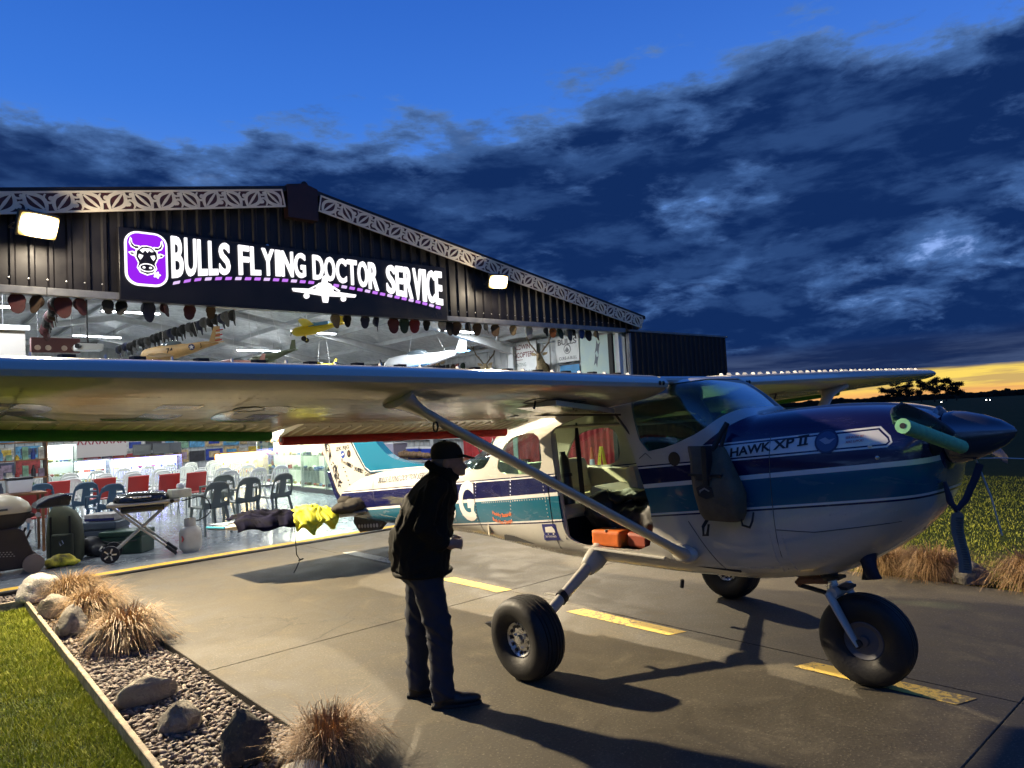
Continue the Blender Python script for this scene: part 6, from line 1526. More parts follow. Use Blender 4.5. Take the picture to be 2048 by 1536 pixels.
t = wallsign("tan_sign", "tan lettered board behind the left stag head", "sign", 16.2, 17.5, 2.9, 3.45, mat("tan board", (.48, .38, .22), .6)); wtext(t, "BULLETS HOOKS", 17.3, 3.22, .8, .10, mat("sign brown", (.12, .07, .03), .6))
FUR = mat("stag fur", (.36, .27, .15), .9, var=.4, vs=18, bump=.5, bs=90); ANT = mat("antler bone", (.20, .15, .10), .7, var=.3, vs=15)
def stag(label, y, z, yaw, s, x=13.60):
    t = thing("stag_head", label, "stag head", (x, y, z), (0, 0, yaw), "stag heads on the right wall"); mb = MB()
    cap(mb, (-.02, 0, -.16), (.16, 0, .02), .17 * s, .12 * s); cap(mb, (.16, 0, .02), (.34, 0, .16), .12 * s, .085 * s); mb.ell((.38, 0, .20), (.11 * s, .075 * s, .085 * s)); cap(mb, (.42, 0, .18), (.60, 0, .08), .062 * s, .038 * s)
    finish(remesh(mb, .018, 3), "head", FUR, t)
    MB().lathe([(.20, 0), (.20, .03), (.17, .04)], (-.06, 0, -.14), (1, 0, 0), 20).build("shield", mat("trophy shield", (.10, .045, .02), .45), t); MB().ell((.605, 0, .075), (.025, .03, .022), 10, 6).build("nose", BLKP, t)
    for q in (-1, 1):
        MB().prism([(0, 0), (.05, .05), (.16, .06), (.13, -.01), (.05, -.035)], lambda u, v, k: Vector((.34 + k, q * (.07 + u), .24 + v)), -.012, .012).build("ear", FUR, t); MB().ell((.445, q * .062, .215), (.012, .010, .012), 8, 6).build("eye", BLKP, t)
        P = [Vector((.36, q * .05, .27)), Vector((.30, q * .14, .40)), Vector((.26, q * .26, .55)), Vector((.26, q * .33, .72)), Vector((.32, q * .30, .88)), Vector((.36, q * .24, .98))]
        an = MB().tube(P, [.024, .022, .021, .019, .015, .006], 8).build("antler", ANT, t, smooth=60)
        for k, d in ((1, (.16, .02, .10)), (2, (.12, .03, .12)), (3, (-.04, .10, .16)), (4, (-.10, .06, .13))): MB().tube([P[k], P[k] + Vector((d[0] * .6, q * d[1] * .5, d[2] * .4)), P[k] + Vector((d[0], q * d[1], d[2]))], [.016, .012, .004], 6).build("tine", ANT, an, smooth=60)
stag("stag head with wide antlers between the two white lettered boards", 13.95, 3.26, radians(215), 1.0); stag("stag head with dark antlers left of the red lettered white board", 16.35, 3.20, radians(225), 1.0)
stag("distant stag head above the caps on the right wall", 18.6, 3.45, radians(215), .9)

# ---------------------------------------------------------------- plastic chairs
def leg(t, x, y, x2, y2, m, h=.44, r_=.022): MB().tube([(x, y, h), (x2, y2, 0)], [r_, r_ * .75], 6).build("leg", m, t)
def chair_proto(kind, m):
    t = thing("plastic_chair", "x", "chair")
    if kind == "red":
        MB().bx(-.21, .21, -.20, .20, .42, .45).build("seat", m, t, bevel=.02); mb = MB(); mb.box((0, -.24, .66), (.42, .035, .40), Matrix.Rotation(.18, 3, 'X')); b_ = mb.build("backrest", m, t, bevel=.03)
        for sx in (-1, 1):
            for sy in (-1, 1): leg(t, sx * .18, sy * .17, sx * .21, sy * .21, GALV, .42, .012)
        return t
    MB().add([(-.21, .21, .43), (.21, .21, .43), (.20, -.20, .415), (-.20, -.20, .415), (-.21, .21, .455), (.21, .21, .455), (.20, -.20, .44), (-.20, -.20, .44)], [(0, 1, 2, 3), (4, 5, 6, 7), (0, 1, 5, 4), (1, 2, 6, 5), (2, 3, 7, 6), (3, 0, 4, 7)]).build("seat", m, t, bevel=.008, seg=1)
    bk = lambda z: -.20 - (z - .44) * .26
    arcp = [Vector((.215 * math.copysign(abs(cos(q)) ** .6, cos(q)), 0, .44 + .40 * abs(sin(q)) ** .6)) for q in [pi * i / 16 for i in range(17)]]; arcp = [Vector((p.x, bk(p.z), p.z)) for p in arcp]
    mb = MB(); mb.tube(arcp, .020, 6)
    if kind == "green":
        mb.prism([(-.195, .70), (-.19, .79), (-.11, .832), (.11, .832), (.19, .79), (.195, .70), (.12, .735), (-.12, .735)], lambda u, v, q: Vector((u, bk(v) + q, v)), -.010, .010); mb.prism([(-.075, .44), (-.06, .74), (.06, .74), (.075, .44)], lambda u, v, q: Vector((u, bk(v) + q, v)), -.010, .010); mb.prism([(-.20, .44), (-.20, .53), (-.07, .50), (-.07, .44)], lambda u, v, q: Vector((u, bk(v) + q, v)), -.009, .009); mb.prism([(.20, .44), (.20, .53), (.07, .50), (.07, .44)], lambda u, v, q: Vector((u, bk(v) + q, v)), -.009, .009)
    else:
        mb.prism([(-.19, .74), (-.13, .832), (.13, .832), (.19, .74), (.1, .77), (-.1, .77)], lambda u, v, q: Vector((u, bk(v) + q, v)), -.010, .010)
        for k in range(-2, 3): mb.prism([(k * .062 - .017, .44), (k * .068 - .017, .78), (k * .068 + .017, .78), (k * .062 + .017, .44)], lambda u, v, q: Vector((u, bk(v) + q, v)), -.007, .007)
    mb.build("backrest", m, t, smooth=40)
    for sx in (-1, 1):
        leg(t, sx * .19, .19, sx * .235, .235, m, .44, .026); leg(t, sx * .18, -.18, sx * .225, -.27, m, .44, .026)
        MB().tube([(sx * .21, bk(.66), .66), (sx * .245, -.05, .655), (sx * .235, .17, .64), (sx * .225, .21, .45)], [.018, .022, .022, .02], 6).build("arm", m, t, smooth=60)
    return t
PL = {"green": mat("grey-green plastic", (.17, .19, .165), .45), "blue": mat("slate blue plastic", (.045, .095, .16), .45), "red": mat("red plastic", (.42, .035, .03), .4), "white": mat("white plastic", (.72, .72, .70), .4)}
PROTO = {"green": chair_proto("green", PL["green"]), "blue": chair_proto("green", PL["blue"]), "red": chair_proto("red", PL["red"]), "white": chair_proto("white", PL["white"])}
used = set()
def chair(col, x, y, label, rz=radians(13)):
    p = PROTO[col]
    o = p if col not in used else copy_tree(p); used.add(col)
    o.location = (x, y, 0); o.scale = (1.12, 1.12, 1.12); o.rotation_euler = (0, 0, rz + RND.uniform(-.12, .12)); o['label'] = label; o['group'] = "plastic chairs set out in rows in the hangar"
chair("green", 4.50, 13.55, "dark grey-green plastic chair just right of the gas bottle"); chair("green", 5.25, 13.95, "dark grey-green plastic chair in the middle of the front row"); chair("green", 5.98, 14.15, "dark grey-green plastic chair at the right end of the front row"); chair("green", 5.35, 15.6, "dark grey-green plastic chair half hidden behind the front row")
chair("blue", 3.30, 15.9, "blue plastic chair behind the gas barbecue, nearest the red chairs"); chair("blue", 3.15, 17.4, "blue plastic chair behind the other blue one"); chair("blue", 2.55, 18.6, "blue plastic chair farthest left, beyond the big barbecue")
for k, (x, y, w) in enumerate(((1.95, 15.4, "leftmost"), (3.75, 18.5, "second from the left"), (4.35, 18.2, "in the middle"), (4.95, 17.9, "fourth from the left"), (5.45, 17.6, "rightmost"), (2.9, 18.9, "behind the barbecue lid"))): chair("red", x, y, f"red plastic chair with a solid back, {w} of the red row")
for k, (x, y) in enumerate(((3.2, 23.2), (3.9, 23.4), (4.6, 23.6), (5.3, 23.8), (6.0, 24.0), (6.7, 24.2), (7.4, 24.4), (8.1, 24.6))): chair("white", x, y, f"white slatted plastic chair in the farthest row, {ordn(k)} from the left")
for k, (x, y) in enumerate(((3.5, 21.0), (4.25, 21.2), (5.0, 21.4), (5.75, 21.6), (6.5, 21.8))): chair("white", x, y, f"white slatted plastic chair in the row before the farthest, {ordn(k)} from the left")
for k, (x, y) in enumerate(((3.3, 19.7), (4.0, 19.9), (4.7, 20.0), (5.4, 20.2), (7.3, 21.9), (8.0, 22.1))): chair("white", x, y, f"white slatted plastic chair in the row right behind the red ones, {ordn(k)} from the left")
for k, (x, y) in enumerate(((5.9, 18.9), (6.6, 19.1), (7.3, 19.3), (6.05, 17.2), (6.75, 17.3), (7.4, 17.5))): chair("white", x, y, f"white slatted plastic chair on the right side behind the green ones, {ordn(k)} of six")

# ---------------------------------------------------------------- display cabinets
CG = glass_mat("cabinet glass", (.93, .97, .95), .6, .01); ALF = mat("aluminium frame", (.60, .61, .61), .35, .7)
rr = random.Random(9)
TOY = [mat(f"ornament {i}", c_, .5) for i, c_ in enumerate([(.55, .48, .20), (.45, .30, .12), (.20, .26, .16), (.55, .55, .50), (.35, .08, .06), (.10, .16, .32), (.30, .20, .10)])]
SHORT = {"tall lit glass cabinet nearest the tail fin": "glass cabinet nearest the fin", "tall lit glass cabinet in the middle of the three by the tail": "middle glass cabinet by the tail", "tall lit glass cabinet left of the three by the tail": "left glass cabinet by the tail",
         "low wooden lit counter cabinet with an orange glow": "orange lit counter", "low counter cabinet lit violet under the monitors": "violet lit counter", "low counter cabinet lit white at the left of the violet one": "white lit counter", "tall narrow glass cabinet at the left of the counters": "narrow glass cabinet", "small glass case beside the bench behind the tail cone": "small glass case"}
def cabinet(name, label, x0, x1, y0, y1, h, shelves, lit, power, base=.12, n=6, frame=ALF, back=None):
    o = ((x0 + x1) / 2, (y0 + y1) / 2, 0); t = thing(name, label, "display cabinet", o, group="display cabinets in the hangar"); B = lambda *a: MB(o).bx(*a)
    B(x0, x1, y0, y1, .0, base).build("plinth", mat("cabinet plinth", (.10, .10, .10), .5), t)
    f = .018
    for xx in (x0, x1 - f):
        for yy in (y0, y1 - f): B(xx, xx + f, yy, yy + f, base, h).build("upright", frame, t)
    B(x0, x1, y0, y1, h, h + .03).build("top", frame, t)
    for (a, b, c_, d) in ((x0 + f, x1 - f, y0 + .006, y0 + .01), (x0 + f, x1 - f, y1 - .01, y1 - .006), (x0 + .006, x0 + .01, y0 + f, y1 - f), (x1 - .01, x1 - .006, y0 + f, y1 - f)): B(a, b, c_, d, base, h).build("glass_pane", CG, t)
    if lit:  # white backs added to bounce the cabinet light forward
        if (y1 - y0) > (x1 - x0): B(x1 - .034, x1 - .020, y0 + .03, y1 - .03, base, h).build("back_panel", mat("cabinet back", (.75, .74, .70), .6), t)
        else: B(x0 + .03, x1 - .03, y1 - .034, y1 - .020, base, h).build("back_panel", mat("cabinet back", (.75, .74, .70), .6), t)
    for z in shelves:
        B(x0 + .02, x1 - .034, y0 + .02, y1 - .02, z, z + .008).build("shelf", CG if z > base + .05 else mat("shelf board", (.6, .58, .5), .6), t)
        L = max(x1 - x0, y1 - y0); along = (y1 - y0) > (x1 - x0)
        for k in range(n):
            s = .09 + rr.random() * .10; q = .06 + (L - .14) * (k + .5) / n + rr.uniform(-.03, .03); px, py = ((x0 + x1) / 2 + rr.uniform(-.05, .05), y0 + q) if along else (x0 + q, (y0 + y1) / 2 + rr.uniform(-.05, .05))
            mb = MB(o)
            if k % 2: mb.ell((px, py, z + .008 + s * .35), (s * .5, s * .4, s * .35), 8, 6)
            else: mb.box((px, py, z + .010 + s * .3), (s * 1.2, s * .35, s * .6), Matrix.Rotation(rr.uniform(0, 3), 3, 'Z'))
            orn = mb.build("ornament", rr.choice(TOY)); orn.location = o; tag(orn, f"{ordn(k)} small ornament on the {ordn(list(shelves).index(z))} shelf up in the " + SHORT[label], "ornament", "ornaments in the " + SHORT[label])
    if lit:
        B(x0 + .03, x1 - .03, y0 + .03, y1 - .03, h - .02, h - .006).build("light_strip", emis("cabinet strip " + label[:12], lit, 6.0), t)
        l = bpy.data.lights.new("cabinet_lamp", 'AREA'); l.shape = 'RECTANGLE'; l.size = x1 - x0 - .08; l.size_y = y1 - y0 - .08; l.energy = power; l.color = lit; ob = bpy.data.objects.new("cabinet_lamp", l); COL.objects.link(ob); ob.parent = t; ob.location = (0, 0, h - .03)
WARM = (1.0, .93, .70)
cabinet("glass_cabinet", "tall lit glass cabinet nearest the tail fin", 9.15, 9.75, 16.8, 18.2, 1.85, (.14, .62, 1.05, 1.45), (.85, .95, 1.0), 130); cabinet("glass_cabinet", "tall lit glass cabinet in the middle of the three by the tail", 9.25, 9.85, 18.25, 19.9, 1.85, (.14, .62, 1.05, 1.45), WARM, 150); cabinet("glass_cabinet", "tall lit glass cabinet left of the three by the tail", 9.35, 9.95, 19.95, 23.4, 1.85, (.14, .62, 1.05, 1.45), WARM, 260, n=10)
WD = mat("orange varnished wood", (.42, .17, .045), .45, var=.3, vs=5); DWD = mat("brown varnished wood", (.20, .085, .03), .45, var=.3, vs=5)
cabinet("counter_cabinet", "low wooden lit counter cabinet with an orange glow", 9.4, 11.4, 27.0, 27.6, 1.08, (.30, .66), (1.0, .62, .25), 110, frame=WD); cabinet("counter_cabinet", "low counter cabinet lit violet under the monitors", 6.1, 8.4, 28.0, 28.6, 1.14, (.40, .74), (.35, .32, 1.0), 120, frame=DWD, n=9); cabinet("counter_cabinet", "low counter cabinet lit white at the left of the violet one", 4.9, 6.0, 28.0, 28.6, 1.14, (.40, .74), (.85, .97, 1.0), 60); cabinet("glass_cabinet", "tall narrow glass cabinet at the left of the counters", 3.75, 4.65, 26.0, 26.6, 1.74, (.3, .75, 1.2), (.9, .97, 1.0), 25)
mn = thing("flat_monitor", "row of dark monitors standing on the violet counter", "monitor", (7.6, 28.3, 1.17))
for k, (x, w, a) in enumerate(((7.1, .62, .1), (7.75, .60, .05), (8.25, .40, -.1))): MB((7.6, 28.3, 1.17)).box((x, 28.3, 1.40), (w, .05, .40), Matrix.Rotation(a, 3, 'Z')).build("screen_panel", mat("screen grey", (.05, .055, .075), .3), mn, bevel=.01); MB((7.6, 28.3, 1.17)).bx(x - .08, x + .08, 28.25, 28.35, 1.17, 1.22).build("foot", DKM, mn)

# ---------------------------------------------------------------- clutter on the back wall and along the right side
pc = [(.02, .05, .30), (.55, .52, .45), (.60, .60, .58), (.05, .06, .12), (.35, .05, .05), (.10, .30, .50), (.48, .36, .20), (.03, .03, .04), (.20, .36, .24), (.60, .42, .06), (.30, .22, .30)]
PM = [mat(f"picture tone {i}", c_, .5, var=.6, vs=7) for i, c_ in enumerate(pc)]
TN = ["deep blue", "cream", "white", "near black", "dark red", "sky blue", "tan", "black", "green", "amber", "mauve"]; RN = {.75: "lowest", 1.33: "second", 1.87: "third", 2.55: "top"}
x = 2.6; i = 0
while x < 13.2:
    w = rr.uniform(.35, .85)
    for z0, z1 in ((.75, 1.28), (1.33, 1.82), (1.87, 2.5), (2.55, 3.1)):
        h = (z1 - z0) * rr.uniform(.8, 1.0); ti = rr.randrange(len(PM)); o = MB().bx(-w / 2 + .02, w / 2 - .02, -.012, 0, 0, h).build("pinned_picture", PM[ti]); o.location = (x + w / 2, Y1 - .10, z0)
        if rr.random() < .5:
            MB().bx(-w * .3, w * .3, -.016, -.0125, h * .25, h * .8).build("image", rr.choice(PM), o)
        tag(o, f"{TN[ti]} picture on the back wall, {ordn(i)} column from the left, {RN[z0]} row", "picture", "pictures crowding the back wall")
    x += w; i += 1
bn_ = thing("red_banner", "white banner with red angular lettering on the back wall", "banner", (6.3, Y1 - .14, 1.2)); MB().bx(-.9, .9, -.01, 0, 0, .95).build("cloth", mat("banner white", (.66, .60, .58), .7), bn_)
for k in range(7): mb2 = MB(); mb2.prism([(-.78 + k * .24, .48), (-.73 + k * .24, .48), (-.60 + k * .24, .88), (-.66 + k * .24, .88)], lambda u, v, q: Vector((u, -.012 - q, v)), 0, .003); mb2.build("red_stroke", mat("banner red", (.32, .03, .06), .6), bn_)
for k in range(7): mb2 = MB(); mb2.prism([(-.60 + k * .24, .48), (-.55 + k * .24, .48), (-.68 + k * .24, .70), (-.72 + k * .24, .68)], lambda u, v, q: Vector((u, -.012 - q, v)), 0, .0025); mb2.build("red_stroke", mat("banner red", (.32, .03, .06), .6), bn_)
# shelving with goods
def rack(label, where, x0, y0, w, seed):
    q = random.Random(seed); o = (x0, y0, 0); t = thing("shelf_unit", label, "shelf", o)
    for z in (.35, .80, 1.25, 1.70): MB().bx(-w / 2, w / 2, -.25, .25, z, z + .03).build("shelf_board", ALF, t)
    for xx in (-w / 2, w / 2 - .03): MB().bx(xx, xx + .03, -.25, .25, 0, 2.0).build("side_panel", ALF, t)
    for j, z in enumerate((.381, .831, 1.281)):
        n = int(w / .2)
        for k in range(n):
            h = q.uniform(.14, .36); ob = MB().bx(-.075, .075, -.1, .1, 0, h).build("carton", q.choice(PM + TOY), bevel=.008, seg=1); ob.location = (x0 - w / 2 + .13 + k * (w - .1) / n, y0, z); tag(ob, f"{ordn(k)} carton on the {['lowest', 'middle', 'upper'][j]} filled shelf of the {where}", "carton", "cartons on the " + where)
rack("metal shelf rack of cartons at the back right behind the lit cabinets", "back right rack", 12.0, 26.2, 2.4, 31); rack("metal shelf rack of cartons against the right wall bench end", "rack beyond the bench", 11.6, 22.4, 1.8, 32)
# shelving with goods at the far left
sh = thing("shelf_unit", "open shelf unit crowded with goods behind the big barbecue", "shelf", (2.2, 21.8, 0)); sho = (2.2, 21.8, 0)
for z in (.5, .95, 1.4, 1.85): MB(sho).bx(1.6, 3.2, 21.5, 22.1, z, z + .03).build("shelf_board", DWD, sh)
for xx in (1.6, 3.17): MB(sho).bx(xx, xx + .03, 21.5, 22.1, 0, 2.0).build("side_panel", DWD, sh)
for z in (.53, .98, 1.43):
    for k in range(9):
        c_ = rr.choice(PM); h = rr.uniform(.12, .36); mb = MB(); mb.lathe([(.05, 0), (.052, h * .6), (.022, h * .8), (.02, h)], (0, 0, 0), (0, 0, 1), 10) if k % 2 else mb.bx(-.06, .06, -.06, .06, 0, h); o = mb.build("bottle" if k % 2 else "carton", c_, smooth=40 if k % 2 else None); o.location = (1.72 + k * .17, 21.7, z); tag(o, f"{ordn(k)} item, a " + ("bottle" if k % 2 else "carton") + ", on the " + {.53: "lowest", .98: "middle", 1.43: "upper"}[z] + " filled shelf behind the barbecue", "bottle" if k % 2 else "carton", "goods on the shelf unit")
# bench along the right wall
wb = thing("workbench", "long bench loaded with bins and hides along the right wall", "workbench", (12.9, 17.5, 0)); wo = (12.9, 17.5, 0); MB(wo).bx(12.3, 13.6, 14.6, 21.0, .62, .66).build("bench_top", DWD, wb)
for yy in (14.7, 17.8, 20.9): MB(wo).bx(12.35, 13.5, yy - .03, yy + .03, 0, .62).build("trestle", DKM, wb)
def tub(label, x, y, z, sx, sy, sz, m, lid): t = thing("storage_tub", label, "storage tub", (x, y, z)); MB().add([(-sx * .44, -sy * .44, 0), (sx * .44, -sy * .44, 0), (sx * .44, sy * .44, 0), (-sx * .44, sy * .44, 0), (-sx / 2, -sy / 2, sz), (sx / 2, -sy / 2, sz), (sx / 2, sy / 2, sz), (-sx / 2, sy / 2, sz)], [(0, 1, 2, 3), (4, 5, 6, 7), (0, 1, 5, 4), (1, 2, 6, 5), (2, 3, 7, 6), (3, 0, 4, 7)]).build("tub", m, t, bevel=.012); MB().bx(-sx * .52, sx * .52, -sy * .52, sy * .52, sz, sz + .04).build("lid", lid, t, bevel=.01)
BT = mat("blue tub plastic", (.02, .05, .42), .35); CT = mat("clear tub plastic", (.45, .42, .55), .3); WL = mat("white lid", (.7, .7, .72), .4)
tub("blue storage tub with a white lid behind the man's cap", 12.6, 17.7, .70, .55, .9, .34, BT, WL); tub("blue storage tub on top of the bench beyond the first", 12.7, 18.8, .70, .5, .7, .34, BT, WL); tub("clear lilac storage tub above the tail fillet", 12.6, 20.1, .70, .55, .8, .50, CT, WL)
heap("animal_hide", "brown furry hide heaped on the bench behind the tail", "hide", [((12.4, 18.6, .86), (.15, .6, .10)), ((12.35, 17.9, .84), (.13, .4, .09)), ((12.45, 19.2, .87), (.14, .4, .11))], mat("hide fur", (.22, .13, .07), .95, var=.5, vs=12), 11, .03, .03)
cabinet("counter_cabinet", "small glass case beside the bench behind the tail cone", 11.2, 11.7, 16.6, 18.2, .72, (.5,), None, 0, n=3)
RC = mat("red ribbed curtain", (.42, .03, .035), .7, var=.25, vs=6)
def curtain(label, y0, y1, z0, z1, x=13.55):
    t = thing("red_curtain", label, "curtain", (x, (y0 + y1) / 2, z0)); o = (x, (y0 + y1) / 2, z0); n = 80; mb = MB(o); V = []
    for i in range(n + 1): y = y0 + (y1 - y0) * i / n; V += [(x + .035 * sin(i * .9) + .01 * sin(i * 2.3), y, z0), (x + .03 * sin(i * .9 + .3), y, z1)]
    mb.add(V, [(2 * i, 2 * i + 2, 2 * i + 3, 2 * i + 1) for i in range(n)]); mb.build("cloth", RC, t, smooth=180); MB(o).tube([(x, y0 - .05, z1 + .01), (x, y1 + .05, z1 + .01)], .014, 8).build("rail", GALV, t)
curtain("red curtain on the right wall seen through the cabin windows", 11.5, 13.9, .1, 2.1); curtain("red curtain on the right wall behind the flap edge", 14.2, 17.6, .1, 1.9)
cn = thing("traffic_cone", "orange and white traffic cone seen through the cabin", "traffic cone", (13.2, 11.95, 0)); MB().lathe([(.13, .03), (.085, .40)], n=20).build("cone_base", mat("cone orange", (.70, .12, .03), .5), cn, smooth=60); MB().lathe([(.085, .401), (.055, .70)], n=20).build("white_band", WL, cn, smooth=60); MB().lathe([(.055, .701), (.025, 1.0), (.02, 1.0)], n=20).build("cone_tip", mat("cone orange", (.70, .12, .03), .5), cn, smooth=60); MB().bx(-.19, .19, -.19, .19, 0, .03).build("foot", mat("cone orange", (.70, .12, .03), .5), cn, bevel=.01)
ws = thing("wet_floor_sign", "yellow folding caution sign seen through the cabin", "floor sign", (13.05, 11.5, 0), (0, 0, radians(-25))); YS_ = mat("caution yellow", (.75, .58, .02), .45)
for q in (-1, 1):
    MB().prism([(-.15, 0), (.15, 0), (.05, 1.02), (-.05, 1.02)], lambda u, v, k: Vector((-(.02 + .13 * (1 - v / 1.02)) * q + k, u, v)), -.006, .006).build("leaf", YS_, ws)
    for k, ch_ in enumerate("CAUTION"): mb = MB(); z = .86 - k * .10; letters(mb, ch_, lambda u, v, r_: Vector((-(.02 + .13 * (1 - (z + v) / 1.02)) * q - .009 * q, .032 - u, z + v)), .064, .072, .02); mb.build("lettering", BLKP, ws, fix=False)

# ---------------------------------------------------------------- barbecues and luggage at the left of the mouth
BK = mat("barbecue black enamel", (.012, .012, .013), .22, coat=.5); CRM = mat("barbecue cream lid", (.42, .36, .24), .35); BRN = mat("barbecue brown cart", (.018, .010, .008), .5, var=.2); AL2 = mat("brushed grey frame", (.36, .34, .28), .4, .5)
ro = (1.15, 12.35, 0); bq = thing("kettle_cart_barbecue", "large barbecue on a brown cart with cream lid at the left edge", "barbecue", ro)
mb = MB(ro); R_ = []
for z, k in ((.86, 1.0), (.90, 1.0), (.98, .93), (1.06, .75), (1.11, .45), (1.125, .05)): R_.append([Vector((1.10 + .52 * k * math.copysign(abs(cos(q)) ** .7, cos(q)), 12.35 + .34 * k * math.copysign(abs(sin(q)) ** .7, sin(q)), z)) for q in [2 * pi * i / 28 for i in range(28)]])
mb.loft(R_); mb.build("lid", CRM, bq, smooth=60)
mb = MB(ro); R_ = []
for z, k in ((.855, 1.0), (.78, .96), (.68, .80), (.60, .60)): R_.append([Vector((1.10 + .52 * k * math.copysign(abs(cos(q)) ** .7, cos(q)), 12.35 + .34 * k * math.copysign(abs(sin(q)) ** .7, sin(q)), z)) for q in [2 * pi * i / 28 for i in range(28)]])
mb.loft(R_); mb.build("firebowl", BRN, bq, smooth=60)
MB(ro).tube([(.9, 11.98, .93), (1.3, 11.96, .93)], .014, 8).build("lid_handle", DKM, bq)
mb = MB(ro); mb.prism([(.72, .08), (1.52, .08), (1.66, .12), (1.50, .60), (1.40, .66), (.80, .66)], lambda u, v, q: Vector((u, 12.35 + q, v)), -.24, .24); mb.build("cart_body", BRN, bq, bevel=.02)
mb = MB(ro)
for i in range(9):
    for j in range(3): mb.box((1.02 + i * .04 + j * .02, 12.104, .36 - j * .03 - i * .004), (.018, .012, .010))
tag(mb.build("vent_slots", mat("slot pale", (.35, .32, .28), .6), bq), kind='stuff')
for q in (-1, 1): MB(ro).lathe([(.13, -.03), (.13, .03), (.11, .035), (.02, .045)], (1.60, 12.35 + q * .26, .13), (0, q, 0), 24).build("wheel", mat("tan plastic wheel", (.22, .16, .11), .5), bq, smooth=40)
MB(ro).prism([(1.5, .84), (1.62, .83), (1.66, .80), (1.58, .76), (1.48, .72)], lambda u, v, q: Vector((u, 12.35 + q, v)), -.2, .2).build("control_panel", BRN, bq, bevel=.01)
for q in (-.12, .02): MB(ro).lathe([(.035, 0), (.033, .03), (.02, .035)], (1.56 + (q + .12) * .8, 12.14, .80 - (.02 - q) * .5), (0, -1, 0), 16).build("knob", mat("knob grey", (.42, .38, .34), .4), bq, smooth=40)
for q in (-1, 1): MB(ro).tube([(1.60 - .02, 12.35 + q * .22, .60), (1.36, 12.35 + q * .22, .1)], .016, 6).build("leg_rail", BRN, bq)
sh_ = thing("side_shelf_tray", "black folding tray on the side of the big barbecue", "tray", (1.85, 12.35, .87)); mb = MB((1.85, 12.35, .87)); mb.prism([(1.64, .88), (2.06, .885), (2.10, 1.02), (2.02, 1.06), (1.80, 1.02), (1.66, .94)], lambda u, v, q: Vector((u, 12.35 + q, v)), -.22, .22); mb.build("tray", BK, sh_, bevel=.02)
tub("white tub of kitchen tools on a shelf behind the big barbecue", 1.75, 14.6, 1.0, .36, .3, .22, WL, DKM); MB((1.75, 14.6, .96)).bx(1.4, 2.1, 14.3, 14.9, .96, .995).build("shelf_top", DWD); bpy.data.objects["shelf_top"].location = (1.75, 14.6, .96); sd_ = bpy.data.objects["shelf_top"]; sd_.name = "side_table"; tag(sd_, "small table holding the white tub behind the big barbecue", "table")
for xx in (1.45, 2.05):
    for yy in (14.35, 14.85): MB((1.75, 14.6, .96)).bx(xx - .02, xx + .02, yy - .02, yy + .02, 0, .96).build("leg", DWD, sd_)
# portable barbecue on crossed legs
qo = (3.0, 12.0, 0); pb = thing("portable_barbecue", "black portable barbecue on silver crossed legs with wheels", "barbecue", qo)
ax = Vector((.80, -.25, 0)).normalized(); bx_ = Vector((.25, .80, 0)).normalized(); c0 = Vector((3.0, 11.95, 0))
Pq = lambda a, b, z: c0 + ax * a + bx_ * b + Vector((0, 0, z))
mb = MB(qo); R_ = []
for z, k in ((.86, 1), (.90, 1), (.94, .94), (.975, .78), (.995, .4), (1.0, .04)): R_.append([Pq(-.02 + .38 * k * math.copysign(abs(cos(q)) ** .6, cos(q)), .25 * k * math.copysign(abs(sin(q)) ** .6, sin(q)), z) for q in [2 * pi * i / 28 for i in range(28)]])
mb.loft(R_); mb.build("lid", BK, pb, smooth=60)
MB(qo).tube([Pq(-.12, -.27, .93), Pq(.12, -.27, .93)], .012, 8).build("lid_handle", ALU, pb)
mb = MB(qo); mb.add([Pq(a, b, z) for z in (.80, .855) for a, b in ((-.48, -.24), (.50, -.24), (.50, .24), (-.48, .24))], [(0, 1, 2, 3), (4, 5, 6, 7), (0, 1, 5, 4), (1, 2, 6, 5), (2, 3, 7, 6), (3, 0, 4, 7)]); mb.build("table_frame", AL2, pb, bevel=.02)
mb = MB(qo); mb.add([Pq(a, b, z) for z in (.70, .80) for a, b in ((-.30, -.2), (.30, -.2), (.30, .2), (-.30, .2))], [(0, 1, 2, 3), (4, 5, 6, 7), (0, 1, 5, 4), (1, 2, 6, 5), (2, 3, 7, 6), (3, 0, 4, 7)]); mb.build("firebox", BK, pb, bevel=.03)
for b in (-.20, .20):
    MB(qo).tube([Pq(-.40, b, .80), Pq(.42, b * .98, .05)], .018, 8, up=(0, 1, 0)).build("leg", AL2, pb, smooth=60); MB(qo).tube([Pq(.36, b * .88, .80), Pq(-.42, b * .86, .12)], .018, 8, up=(0, 1, 0)).build("leg", AL2, pb, smooth=60)
    MB(qo).tube([Pq(.30, b * .98, .16), Pq(.44, b * .98, .03)], .026, 8).build("foot_grip", DKM, pb, smooth=60)
    wc = Pq(-.44, b * 1.15, .125); w_ = MB(qo).lathe([(.125, -.022), (.125, .022), (.10, .026), (.095, .015), (.03, .018), (.0, .02)], wc, bx_ * (1 if b > 0 else -1), 24).build("wheel", RUBBER, pb, smooth=40)
    for k in range(5): q = 2 * pi * k / 5; MB(qo).box(wc + ax * .055 * cos(q) + Vector((0, 0, .055 * sin(q))) + bx_ * (.018 if b > 0 else -.018), (.02, .014, .07), Matrix.Rotation(pi / 2 - q, 3, 'Y')).build("spoke", ALU, w_)
MB(qo).tube([Pq(-.44, -.24, .125), Pq(-.44, .24, .125)], .012, 8).build("axle", AL2, pb); MB(qo).tube([Pq(-.50, -.16, .14), Pq(-.58, -.16, .20), Pq(-.58, .16, .20), Pq(-.50, .16, .14)], .012, 8).build("cart_handle", AL2, pb)
